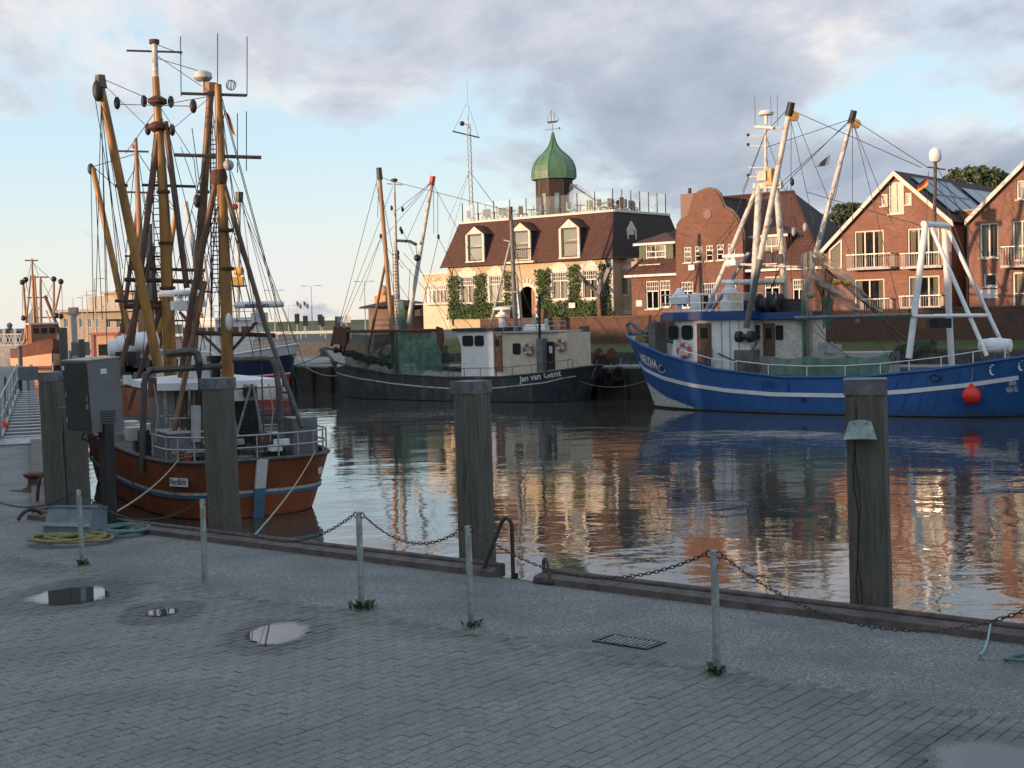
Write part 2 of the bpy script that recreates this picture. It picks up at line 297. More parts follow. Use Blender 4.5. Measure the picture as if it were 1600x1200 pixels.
# ------------------------------------------------------------------ mesh helper
C = sc.collection
WL = {}                                             # world location of every empty
class MB:
    def __init__(s): s.v = []; s.f = []; s.uv = {}
    def add(s, vs, fs, uvs=None):
        k = len(s.v); s.v += [Vector(p) for p in vs]
        for i, f in enumerate(fs):
            if uvs: s.uv[len(s.f)] = uvs[i]
            s.f.append([j+k for j in f])
        return s
    def quad(s, a, b, c, d, uv=None): return s.add([a,b,c,d], [(0,1,2,3)], [uv] if uv else None)
    def poly(s, pts, uv=None): return s.add(pts, [tuple(range(len(pts)))], [uv] if uv else None)
    def box(s, c, sx, sy, sz, ax=None):
        X, Y, Z = ax if ax else (Vector((1,0,0)), Vector((0,1,0)), Vector((0,0,1))); c = Vector(c)
        vs = [c+X*(i*sx/2)+Y*(j*sy/2)+Z*(k*sz/2) for k in (-1,1) for j in (-1,1) for i in (-1,1)]
        return s.add(vs, [(0,2,3,1),(4,5,7,6),(0,1,5,4),(2,6,7,3),(0,4,6,2),(1,3,7,5)])
    def bar(s, p, q, wd, ht, up=Vector((0,0,1))):
        p, q = Vector(p), Vector(q); d = (q-p); L = d.length; d.normalize(); x = d.cross(up)
        if x.length < 1e-4: x = Vector((1,0,0))
        x.normalize(); y = x.cross(d); return s.box((p+q)/2, L, wd, ht, (d, x, y))
    def tube(s, p, q, r0, r1=None, n=8):
        return s.path([p, q], [r0, r0 if r1 is None else r1], n)
    def path(s, pts, r, n=6, closed=False):
        pts = [Vector(p) for p in pts]; m = len(pts); rs = r if isinstance(r, (list, tuple)) else [r]*m
        vs = []; ref = None
        for i, p in enumerate(pts):
            if closed: d = pts[(i+1) % m]-pts[i-1]
            else: d = (pts[min(i+1,m-1)]-pts[max(i-1,0)])
            if d.length < 1e-9: d = Vector((0,0,1))
            d.normalize()
            if ref is None: ref = Vector((0,0,1)) if abs(d.z) < .9 else Vector((1,0,0))
            x = d.cross(ref); 
            if x.length < 1e-5: x = d.orthogonal()
            x.normalize(); y = x.cross(d); ref = -y if False else ref
            for k in range(n):
                a = 2*math.pi*k/n; vs.append(p+x*(math.cos(a)*rs[i])+y*(math.sin(a)*rs[i]))
        fs = []
        for i in range(m if closed else m-1):
            j = (i+1) % m
            for k in range(n): fs.append((i*n+k, i*n+(k+1) % n, j*n+(k+1) % n, j*n+k))
        if not closed: fs += [tuple(range(n-1,-1,-1)), tuple((m-1)*n+k for k in range(n))]
        return s.add(vs, fs)
    def lathe(s, prof, c, n=16, axis=None, flat=1):
        c = Vector(c); A = Vector(axis).normalized() if axis else Vector((0,0,1)); X = A.orthogonal().normalized(); Y = A.cross(X)
        if not axis: X, Y = Vector((1,0,0)), Vector((0,1,0))
        vs = []; 
        for r, z in prof:
            for k in range(n):
                a = 2*math.pi*(k+.5)/n; vs.append(c+A*z+X*(math.cos(a)*r)+Y*(math.sin(a)*r*flat))
        fs = [(i*n+k, i*n+(k+1) % n, (i+1)*n+(k+1) % n, (i+1)*n+k) for i in range(len(prof)-1) for k in range(n)]
        fs += [tuple(range(n-1,-1,-1)), tuple((len(prof)-1)*n+k for k in range(n))]
        return s.add(vs, fs)
    def sphere(s, c, r, nu=16, nv=10, sq=(1,1,1)):
        c = Vector(c); vs = []; fs = []
        for j in range(1, nv):
            for i in range(nu):
                a = 2*math.pi*i/nu; b = math.pi*j/nv
                vs.append(c+Vector((r*sq[0]*math.sin(b)*math.cos(a), r*sq[1]*math.sin(b)*math.sin(a), r*sq[2]*math.cos(b))))
        vs += [c+Vector((0,0,r*sq[2])), c-Vector((0,0,r*sq[2]))]; T = len(vs)-2
        for j in range(nv-2):
            for i in range(nu): fs.append((j*nu+i, (j+1)*nu+i, (j+1)*nu+(i+1) % nu, j*nu+(i+1) % nu))
        for i in range(nu): fs += [(T, i, (i+1) % nu), (T+1, (nv-2)*nu+(i+1) % nu, (nv-2)*nu+i)]
        return s.add(vs, fs)
    def prism(s, pts, vec):
        vec = Vector(vec); pts = [Vector(p) for p in pts]; n = len(pts)
        return s.add(pts+[p+vec for p in pts], [tuple(range(n-1,-1,-1)), tuple(range(n,2*n))]+[(i,(i+1) % n,(i+1) % n+n,i+n) for i in range(n)])
    def build(s, name, mat, parent=None, smooth=True, label=None, cat=None, group=None, kind=None, angle=.7):
        if parent is not None: base = WL[parent.name]
        else:
            xs = [p.x for p in s.v]; ys = [p.y for p in s.v]; zs = [p.z for p in s.v]
            base = Vector(((min(xs)+max(xs))/2, (min(ys)+max(ys))/2, min(zs)))
        me = bpy.data.meshes.new(name); me.from_pydata([p-base for p in s.v], [], s.f)
        if s.uv:
            ul = me.uv_layers.new(name='UVMap')
            for pi, p in enumerate(me.polygons):
                u = s.uv.get(pi)
                if u:
                    for li, q in zip(p.loop_indices, u): ul.data[li].uv = q
        bm = bmesh.new(); bm.from_mesh(me); bmesh.ops.recalc_face_normals(bm, faces=bm.faces); bm.to_mesh(me); bm.free()
        me.materials.append(M[mat])
        if smooth:
            me.polygons.foreach_set('use_smooth', [True]*len(me.polygons)); me.set_sharp_from_angle(angle=angle)
        o = bpy.data.objects.new(name, me); C.objects.link(o)
        if parent is not None: o.parent = parent
        else: o.location = base
        WL[o.name] = base
        tag(o, label, cat, group, kind); return o
def tag(o, label=None, cat=None, group=None, kind=None):
    for k, v in (('label', label), ('category', cat), ('group', group), ('kind', kind)):
        if v: o[k] = v
    return o
def empty(name, loc, label, cat, group=None):
    o = bpy.data.objects.new(name, None); o.empty_display_size = .3; o.location = Vector(loc); C.objects.link(o); WL[o.name] = Vector(loc)
    return tag(o, label, cat, group)
def text(name, body, p0, p1, up, mat, parent, depth=.01, bold=.0, wrap=None, fit=None):
    """flat lettering between two points (baseline), up = direction and cap height of the letters"""
    cu = bpy.data.curves.new('t', 'FONT'); cu.body = body; cu.extrude = 0; cu.size = 1; cu.offset = bold
    o = bpy.data.objects.new('t', cu); C.objects.link(o); dg = bpy.context.evaluated_depsgraph_get(); dg.update()
    me = bpy.data.meshes.new_from_object(o.evaluated_get(dg)); bpy.data.objects.remove(o); bpy.data.curves.remove(cu)
    xs = [v.co.x for v in me.vertices]; ys = [v.co.y for v in me.vertices]; x0, x1 = min(xs), max(xs); y1 = max(ys)
    p0, p1, up = Vector(p0), Vector(p1), Vector(up); mb = MB()
    vs = [p0+(p1-p0)*((v.co.x-x0)/(x1-x0))+up*(v.co.y/y1) for v in me.vertices]
    if wrap: vs = [wrap(p) for p in vs]
    mb.add(vs, [tuple(p.vertices) for p in me.polygons]); bpy.data.meshes.remove(me)
    return mb.build(name, mat, parent, smooth=False)
def wire(p, q, r, parent, name='stay', mat='wire', sag=0, n=4):
    p, q = Vector(p), Vector(q); mb = MB()
    if sag: pts = [p.lerp(q, i/10)-Vector((0,0,sag*4*(i/10)*(1-i/10))) for i in range(11)]
    else: pts = [p, q]
    return mb.path(pts, r, n).build(name, mat, parent)
# ================================================================== the setting
WATER_Z = -2.2
m, t, b = nodes('water')
geo = t.nodes.new('ShaderNodeNewGeometry')
mp = t.nodes.new('ShaderNodeMapping'); mp.inputs['Rotation'].default_value = (0,0,rad(12)); mp.inputs['Scale'].default_value = (.75,1.0,1); t.links.new(geo.outputs['Position'], mp.inputs[0])
b.inputs['Base Color'].default_value = (.055,.052,.042,1); b.inputs['Roughness'].default_value = .03; b.inputs['IOR'].default_value = 1.62
w1 = noise(t, mp.outputs[0], .55, 3, .5, .4); w2 = noise(t, mp.outputs[0], 2.6, 3, .5, .3); w3 = noise(t, mp.outputs[0], .09, 2, .5)
calm = ramp(t, w3, [(.38, .35), (.62, 1.0)])
h = mth(t, 'MULTIPLY', mth(t, 'ADD', mth(t, 'MULTIPLY', w1, 1.0), mth(t, 'MULTIPLY', w2, .16)), calm)
bump(t, b, h, 1.0, .043)
MB().quad((-3500,-300,WATER_Z),(3500,-300,WATER_Z),(3500,6500,WATER_Z),(-3500,6500,WATER_Z)).build('water', 'water', smooth=False, kind='structure', label='rippled brown harbour water reflecting the houses and sky')
def slab(name, pts, z0, z1, mat, label=None, **k):
    return MB().prism([Vector((p[0],p[1],z0)) for p in pts], (0,0,z1-z0)).build(name, mat, smooth=False, kind='structure', label=label, **k)
V_EDGE, V_BORD = 11.55, 9.38
def u_at(px, v, z):
    lo, hi = -40, 20
    for _ in range(50):
        md = (lo+hi)/2; p = uv2(md, v, z); d = p-CAM
        x = 800+F_PX*d.dot(RGT)/d.dot(FWD)
        if x < px: lo = md
        else: hi = md
    return lo
LQ = Vector((-.33,.944,0)).normalized()
corner = uv2(-18.2, V_EDGE)
lq_end = corner+LQ*90
quay_poly = [uv2(110,V_EDGE), corner, lq_end, lq_end+Vector((-200,60,0)), uv2(-230,40), uv2(-160,-130), uv2(110,-130)]
slab('quay', quay_poly, -6, -.03, 'quay_wall', 'dark quay body along the near side of the harbour')
# exposed aggregate concrete strip
m, t, b = nodes('aggregate'); v = coords(t)
vo = nn(t, 'ShaderNodeTexVoronoi', Scale=75); t.links.new(v, vo.inputs['Vector'])
f = noise(t, v, .9, 6, .6)
c = ramp(t, vo.outputs['Color'], [(.15, (.085,.083,.08)), (.5, (.185,.182,.175)), (.85, (.30,.295,.285)), (1, (.6,.59,.57))])
c = mixc(t, ramp(t, f, [(.38, .55), (.62, 0.0)]), c, (.075,.076,.078)); t.links.new(c, b.inputs['Base Color']); b.inputs['Roughness'].default_value = .75
bump(t, b, vo.outputs['Distance'], .7, .008)
slab('quay_strip', [uv2(110,V_EDGE-.14), uv2(-18.1,V_EDGE-.14), uv2(-18.1,V_BORD-.13), uv2(110,V_BORD-.13)], -.03, -.004, 'aggregate', 'exposed aggregate concrete strip along the quay edge')
slab('quay_asphalt', [uv2(-18.104,V_EDGE-.14), corner+LQ*1-QV*.1, lq_end-Vector((.4,0,0)), lq_end+Vector((-150,40,0)), uv2(-180,20), uv2(-100,-100), uv2(-19.6,-100), uv2(-19.6,V_BORD-.13), uv2(-18.104,V_BORD-.13)], -.03, -.006, 'aggregate', 'worn grey quay surface running away on the left')
# pavers
PUD = [(atZ(108,932,0), .58, .80), (atZ(252,957,0), .36, .5), (atZ(438,991,0), .42, .62), (atZ(1560,1192,0), .58, .58)]
m, t, b = nodes('paver'); geo = t.nodes.new('ShaderNodeNewGeometry'); pos = geo.outputs['Position']; oi = t.nodes.new('ShaderNodeObjectInfo')
sp = noise(t, pos, 140, 3, .6); big = noise(t, pos, .8, 6, .6); mid = noise(t, pos, 6, 4)
rnd = mth(t, 'FRACT', mth(t, 'ADD', geo.outputs['Random Per Island'], oi.outputs['Random']))
c = ramp(t, sp, [(.30, (.105,.101,.094)), (.50, (.235,.228,.215)), (.70, (.41,.40,.385))])
c = mixc(t, ramp(t, noise(t, pos, 34, 4, .7), [(.40, .55), (.56, 0.0)]), c, (.095,.092,.086)); c = mixc(t, ramp(t, noise(t, pos, 52, 3, .6), [(.62, 0.0), (.72, .6)]), c, (.46,.45,.43)); c = mixc(t, ramp(t, rnd, [(0, .45), (.7, 0.0), (.93, 0.0), (1, .5)]), c, (.135,.135,.134)); c = mixc(t, ramp(t, big, [(.36, .62), (.60, 0.0)]), c, (.125,.124,.122)); c = mixc(t, ramp(t, noise(t, pos, .35, 5, .6), [(.5, 0.0), (.7, .35)]), c, (.27,.265,.255))
dotn = nn(t, 'ShaderNodeVectorMath', operation='DOT_PRODUCT'); t.links.new(pos, dotn.inputs[0]); dotn.inputs[1].default_value = QV
moss = mth(t, 'MULTIPLY', ramp(t, mth(t, 'DIVIDE', dotn.outputs['Value'], 10.0), [(.86, 0.0), (.93, 1.0)]), ramp(t, mid, [(.36, 0.0), (.6, .8)]))
c = mixc(t, moss, c, (.075,.075,.05))
wet = None
for p, a, bb in PUD:
    sub = nn(t, 'ShaderNodeVectorMath', operation='SUBTRACT'); t.links.new(pos, sub.inputs[0]); sub.inputs[1].default_value = p
    scl = nn(t, 'ShaderNodeVectorMath', operation='MULTIPLY'); t.links.new(sub.outputs[0], scl.inputs[0]); scl.inputs[1].default_value = (1/(a*1.32), 1/(bb*1.32), 0)
    ln = nn(t, 'ShaderNodeVectorMath', operation='LENGTH'); t.links.new(scl.outputs[0], ln.inputs[0])
    dd = mth(t, 'ADD', ln.outputs['Value'], mth(t, 'MULTIPLY', mth(t, 'SUBTRACT', noise(t, pos, 2.2, 4), .5), .8))
    f = ramp(t, dd, [(.80, 1.0), (1.0, 0.0)]); wet = f if wet is None else mth(t, 'MAXIMUM', wet, f)
c = mixc(t, mth(t, 'MULTIPLY', wet, .80), c, (.038,.039,.042)); t.links.new(c, b.inputs['Base Color'])
t.links.new(ramp(t, wet, [(0, .78), (1, .5)]), b.inputs['Roughness']); bump(t, b, sp, .35, .004)
def paver_geo(mb, c, tilt=0, dz=0):
    L, Wd, ch = .1945, .0945, .006
    top = [(-1,-1),(1,-1),(1,1),(-1,1)]
    lo = [c+QV*(i*L/2)+QU*(j*Wd/2)+Vector((0,0,-.05)) for i, j in top]
    mi = [c+QV*(i*L/2)+QU*(j*Wd/2)+Vector((0,0,-ch*.8+dz+tilt*i)) for i, j in top]
    hi = [c+QV*(i*(L/2-ch))+QU*(j*(Wd/2-ch))+Vector((0,0,dz+tilt*i)) for i, j in top]
    fs = [(8,9,10,11)]+[(k,(k+1) % 4,(k+1) % 4+4,k+4) for k in range(4)]+[(k+4,(k+1) % 4+4,(k+1) % 4+8,k+8) for k in range(4)]
    mb.add(lo+mi+hi, fs)
pavement = MB().prism([uv2(2,4.2,-.05), uv2(-19.6,4.2,-.05), uv2(-19.6,V_BORD-.13,-.05), uv2(2,V_BORD-.13,-.05)], (0,0,.037)).build('pavement', 'rubble', smooth=False, kind='structure', label='grey rectangular paving blocks laid in running bond')
proto = MB(); paver_geo(proto, Vector((0,0,0)))
spots = []
for i in range(-196, 16):
    u = i*.1; ph = .1 if i % 2 else 0
    k = 0
    while True:
        v = V_BORD-.1-ph-k*.2; k += 1
        if v < 4.3: break
        p = uv2(u, v); d = p-CAM
        if p.y < 7.6: continue
        x = 800+F_PX*d.x/d.y
        if -80 < x < 1690: spots.append((p.y, p))
spots.sort(key=lambda q: q[0])
near, rest = [q for q in spots if 8.35 < q[0] and -20 < 800+F_PX*q[1].x/q[1].y < 1620][:300], None
nearset = set(id(q) for q in near)
pme = None
for q in near:
    p = q[1]
    if pme is None:
        mbp = MB(); paver_geo(mbp, Vector((0,0,0))); pme = bpy.data.meshes.new('paver'); pme.from_pydata(mbp.v, [], mbp.f); pme.materials.append(M['paver'])
    o = bpy.data.objects.new('paver', pme); C.objects.link(o); o.parent = pavement
    o.location = p-WL[pavement.name]+Vector((0,0,random.uniform(-.0025,.0015))); o.rotation_euler = (random.gauss(0,.012), random.gauss(0,.012), random.gauss(0,.010))
mb = MB()
for q in spots:
    if id(q) not in nearset: paver_geo(mb, q[1], random.gauss(0,.0012), random.uniform(-.004,.002))
mb.build('paver_field', 'paver', pavement, smooth=False, kind='stuff')
# dike rising behind the camera (the photograph is taken from its foot path)
m, t, b = nodes('grass'); v = coords(t)
c = ramp(t, noise(t, v, 1.4, 8, .7), [(.3, (.045,.062,.018)), (.5, (.085,.105,.03)), (.72, (.13,.135,.05))]); t.links.new(c, b.inputs['Base Color']); b.inputs['Roughness'].default_value = .9
bump(t, b, noise(t, v, 14, 4, .7), 1.0, .08)
MB().prism([uv2(110,3.6,-.03), uv2(110,1.6,1.13), uv2(110,-8,1.13), uv2(110,-14,-.03)], QU*-190).build('dike', 'grass', smooth=False, kind='structure', label='grassy dike the picture is taken from')
# puddles
m, t, bs = nodes('puddle_water'); out = t.nodes['Material Output']; v = coords(t, 'Generated', (2,2,0), (0,0,0), (-1,-1,0)); ln = nn(t, 'ShaderNodeVectorMath', operation='LENGTH'); t.links.new(v, ln.inputs[0])
gp_ = t.nodes.new('ShaderNodeNewGeometry').outputs['Position']; fz_ = mth(t, 'ADD', mth(t, 'MULTIPLY', noise(t, gp_, 7, 5, .6), .35), mth(t, 'MULTIPLY', noise(t, gp_, 45, 4, .65), .55))
al = ramp(t, mth(t, 'MULTIPLY', mth(t, 'ADD', ln.outputs['Value'], fz_), .5), [(.57, 1.0), (.64, .55), (.72, 0.0)])
bs.inputs['Base Color'].default_value = (.045,.047,.05,1); bs.inputs['Roughness'].default_value = .02; bs.inputs['IOR'].default_value = 1.6
tr_ = t.nodes.new('ShaderNodeBsdfTransparent'); mx_ = t.nodes.new('ShaderNodeMixShader'); t.links.new(al, mx_.inputs[0]); t.links.new(tr_.outputs[0], mx_.inputs[1]); t.links.new(bs.outputs[0], mx_.inputs[2]); t.links.new(mx_.outputs[0], out.inputs[0])
for k, (p, a, bb) in enumerate(PUD):
    mb = MB(); n = 40; rs = random.Random(k+3); ph = [rs.uniform(0,6.28) for _ in range(6)]
    pts = []
    for i in range(n):
        an = 2*math.pi*i/n; r = 1+.10*math.sin(2*an+ph[0])+.09*math.sin(3*an+ph[1])+.07*math.sin(5*an+ph[2])+.05*math.sin(9*an+ph[3])+.04*math.sin(14*an+ph[4])
        q_ = (.68,.42,.74,.80)[k]; pts.append(Vector((p.x+a*q_*r*math.cos(an), p.y+bb*q_*r*math.sin(an), .0065)))
    mb.poly(pts).build('puddle', 'puddle_water', smooth=False, kind='structure', label=['rain puddle mirroring the cabinet on the left paving','nearly dried puddle between the two bright ones','small bright rain puddle in the middle of the paving','rain puddle cut by the bottom right corner of the picture'][k])
# quay kerb: rusty steel edge with a rounded nose
for a, bq, lab in ((uv2(-18.25,0), uv2(u_at(786,V_EDGE,0),0), 'rusty steel kerb on the quay edge left of the ladder'), (uv2(u_at(850,V_EDGE,0),0), uv2(40,0), 'rusty steel kerb on the quay edge right of the ladder')):
    e = empty('quay_kerb', a+QV*V_EDGE, lab, 'kerb')
    a2, b2 = a+QV*(V_EDGE-.10), bq+QV*(V_EDGE-.10)
    MB().prism([a2-QV*.10+Vector((0,0,-.02)), a2+QV*.14+Vector((0,0,-.02)), a2+QV*.14+Vector((0,0,.075)), a2+QV*.02+Vector((0,0,.085)), a2-QV*.085+Vector((0,0,.06))], b2-a2).build('edge_beam', 'rust_edge', e, smooth=False)
    MB().tube(a2+QV*.11+Vector((0,0,.09)), b2+QV*.11+Vector((0,0,.09)), .034, n=10).build('nose_pipe', 'rail_metal' if False else 'rust_edge', e)
e = empty('quay_kerb', corner, 'rusty steel kerb on the left quay edge behind the bollards', 'kerb')
MB().bar(corner+LQ*.3+Vector((0,0,.04)), lq_end+Vector((0,0,.04)), .24, .12).build('edge_beam', 'rust_edge', e, smooth=False)
# far quay, grass bank, upper terrace, land
V_FQ = 67.6
def fq(u, v, z=0): return uv2(u, v, z)
fl = Vector((-17.5,100.5,0)); u_fl = fl.dot(QU)
far_poly = [fq(120,V_FQ), fq(u_fl,V_FQ), Vector((-58,182,0)), Vector((-80,240,0)), Vector((-260,420,0)), Vector((-200,900,0)), Vector((700,900,0)), fq(300,140)]
slab('far_quay', far_poly, -6, -.3, 'quay_pave', 'grey paved far quay behind the moored boats')
MB().prism([fq(120,V_FQ-.06,-6), fq(u_fl-.05,V_FQ-.06,-6), fq(u_fl-.05,V_FQ-.06,-.42), fq(120,V_FQ-.06,-.42)], QV*.05).build('far_quay_wall', 'quay_wall', smooth=False, kind='structure', label='dark wet quay wall behind the boats')
# low stone revetment and grass strip
MB().prism([fq(90,71.0,-.3), fq(90,71.0,.42), fq(90,71.5,.46), fq(90,71.5,-.3)], fq(u_fl+9,0)-fq(90,0)).build('stone_revetment', 'rubble', smooth=False, kind='structure', label='low dark stone revetment below the grass strip')
u0 = u_fl+2; gm = MB(); nu, nv = 60, 8; rows = []
for j in range(nv+1):
    vv = 71.4+(76-71.4)*j/nv
    for i in range(nu+1):
        uu = u0+(90-u0)*i/nu; end = min(1, max(0, (uu-u0)/7))
        gm.v.append(fq(uu, vv, -.32+(.78+.42*(j/nv)**.8)*(.25+.75*end)+random.uniform(-.03,.03)))
for j in range(nv):
    for i in range(nu): gm.f.append([j*(nu+1)+i, j*(nu+1)+i+1, (j+1)*(nu+1)+i+1, (j+1)*(nu+1)+i])
gm.build('grass_bank', 'grass', kind='structure', label='narrow green grass strip below the brick wall')
# left grass mound and road beyond it
gm = MB(); nu, nv = 26, 16; A = fq(u_fl+1.5, 70.2); 
for j in range(nv+1):
    for i in range(nu+1):
        p = fq(u_fl+.5+i*.75, 70.0+j*1.1); h = min(1, j/5)*min(1, max(0,(i)/7))*min(1,(nv-j)/3+.55)
        gm.v.append(Vector((p.x, p.y, -.31+1.55*h*h*(3-2*h)+random.uniform(-.04,.04))))
for j in range(nv):
    for i in range(nu): gm.f.append([j*(nu+1)+i, j*(nu+1)+i+1, (j+1)*(nu+1)+i+1, (j+1)*(nu+1)+i])
gm.build('grass_mound', 'grass', kind='structure', label='grass mound beside the road on the far left bank')
slab('road', [fq(u_fl+2,80), Vector((-34,150,0)), Vector((-58,215,0)), Vector((-170,700,0)), Vector((260,700,0)), Vector((60,200,0)), fq(u_fl+24,84)], -.3, 1.02, 'asphalt', 'grey asphalt road and car park behind the far quay')
MB().prism([Vector((-420,702,-1)), Vector((-420,716,3.4)), Vector((-420,730,3.4)), Vector((-420,760,-1))], (1100,0,0)).build('sea_dike', 'grass', smooth=False, kind='structure', label='low green sea dike on the horizon')
slab('road_verge', [Vector((-52,196,0)), Vector((-120,480,0)), Vector((60,480,0)), Vector((-6,196,0))], -.3, 1.03, 'grass', 'green verge beyond the road')
slab('road_lane', [Vector((-46,214,0)), Vector((-56,246,0)), Vector((40,246,0)), Vector((24,214,0))], -.3, 1.045, 'asphalt', 'strip of road crossing the green verge')
V_WALL = 75.6
slab('upper_terrace', [fq(110,V_WALL+.3), fq(u_fl+14,V_WALL+.3), fq(u_fl+14,V_WALL+40), fq(110,V_WALL+60)], -.3, 2.25, 'quay_pave', 'raised paved terrace the houses stand on')

# ================================================================== near quay things
posts = [(129,882,765),(320,912,780),(565,950,800),(737,978,822),(1121,1052,860)]
plabel = ['galvanised chain post beside the blue-grey plastic chest, leftmost of the row','galvanised chain post in front of the brown stern, second from the left','galvanised chain post with a weed at its foot in the middle of the row','galvanised chain post nearest the ladder and the middle timber pile','galvanised chain post with the padlock, rightmost of the row']
ptop = []
def weeds(p, n, r, label):
    mb = MB(); rs = random.Random(int(p.x*100))
    for i in range(n):
        a = rs.uniform(0,6.28); q = p+Vector((math.cos(a)*r*rs.random(), math.sin(a)*r*rs.random(), 0)); d = Vector((math.cos(a), math.sin(a), 0)); s = rs.uniform(.015,.035)
        hgt = rs.uniform(.01,.07); c = q+d*hgt*.4+Vector((0,0,hgt)); x = Vector((-d.y,d.x,0))
        mb.add([q, c-x*s*.6, c+d*s+Vector((0,0,rs.uniform(-.01,.02))), c+x*s*.6], [(0,1,2,3)])
    mb.build('weed', 'weed', label=label, cat='plant')
for i, (x, yb, yt) in enumerate(posts):
    p = atZ(x, yb, 0); h = atY(x, yt, p.y).z; e = empty('chain_post', p, plabel[i], 'post', 'chain posts along the quay edge')
    ln = Vector((random.uniform(-.012,.012), random.uniform(-.01,.01), 0))
    MB().path([p-Vector((0,0,.05)), p+ln+Vector((0,0,h-.006)), p+ln+Vector((0,0,h))], [.031,.030,.026], 14).build('tube', 'steel_galv', e)
    for sg in (-1, 1):
        c = p+ln+Vector((0,0,h-.03))+QU*(sg*.047); mb = MB()
        mb.path([c+QU*(math.cos(a)*.026)+Vector((0,0,math.sin(a)*.026)) for a in [k*math.pi/6 for k in range(12)]], .006, 6, True).build('eye_ring', 'rust', e)
    ptop.append(p+ln+Vector((0,0,h-.03)))
for i, lab in ((0,'few weeds round the foot of the leftmost chain post'),(2,'leafy green weed at the foot of the middle chain post'),(3,'moss and weeds at the chain post by the ladder'),(4,'weeds at the foot of the padlocked chain post')):
    p = atZ(posts[i][0], posts[i][1], 0); weeds(p+Vector((.02 if i == 2 else 0,-.02,0)), 90 if i == 2 else 40, .13 if i == 2 else .09, lab)
def chain(a, b, sag, label, step=.042):
    a, b = Vector(a), Vector(b); n0 = 60
    cur = [a.lerp(b, i/n0)-Vector((0,0,4*sag*(i/n0)*(1-i/n0))) for i in range(n0+1)]
    L = [0]
    for i in range(n0): L.append(L[-1]+(cur[i+1]-cur[i]).length)
    n = int(L[-1]/step); mb = MB(); j = 0
    for k in range(n):
        s = (k+.5)*L[-1]/n
        while L[j+1] < s: j += 1
        p = cur[j].lerp(cur[j+1], (s-L[j])/(L[j+1]-L[j])); d = (cur[j+1]-cur[j]).normalized(); x = d.cross(Vector((0,0,1))).normalized(); y = x.cross(d)
        w_ = x if k % 2 else y; w_ = (w_+(y if k % 2 else x)*.35).normalized(); hl = step*.66; hw = .0135
        lp = [p+d*(hl*math.cos(q)*(1 if abs(math.cos(q)) > .5 else .8))+w_*(hw*math.sin(q)) for q in [z*math.pi/4 for z in range(8)]]
        mb.path(lp, .0046, 5, True)
    mb.build('chain', 'rust' if False else 'chain_steel', label=label, cat='chain', group='barrier chains between the posts')
pm('chain_steel', (.10,.095,.09), (.055,.045,.04), .55, .5, 60)
o = QU*.07
pre = ptop[0]-QU*2.2-QV*.15
chain(pre, ptop[0]-o, .24, 'steel chain leaving the picture to the left of the first post'); chain(ptop[0]+o, ptop[1]-o, .26, 'steel chain sagging between the first and second post from the left')
chain(ptop[1]+o, ptop[2]-o, .34, 'steel chain sagging in front of the brown stern, second to third post'); chain(ptop[2]+o, ptop[3]-o, .20, 'short steel chain left of the ladder, third to fourth post')
chain(ptop[3]+o, ptop[4]-o, .30, 'steel chain hanging across the ladder gap, fourth to fifth post')
nxt = ptop[4]+QU*2.7+Vector((0,0,.02)); chain(ptop[4]+o, nxt, .42, 'steel chain drooping past the right timber pile to the picture edge')
c = ptop[4]+QU*.055-Vector((0,0,.055)); e = empty('padlock', c-Vector((0,0,.05)), 'small brass padlock hanging on the chain of the rightmost post', 'padlock')
MB().box(c-Vector((0,0,.03)), .036, .018, .042, (QU,QV,Vector((0,0,1)))).build('lock_body', 'brass_wood', e)
MB().path([c+QU*(math.cos(a)*.013)+Vector((0,0,max(-.01,math.sin(a)*.022))) for a in [k*math.pi/8 for k in range(9)]], .004, 6).build('shackle', 'steel_galv', e)
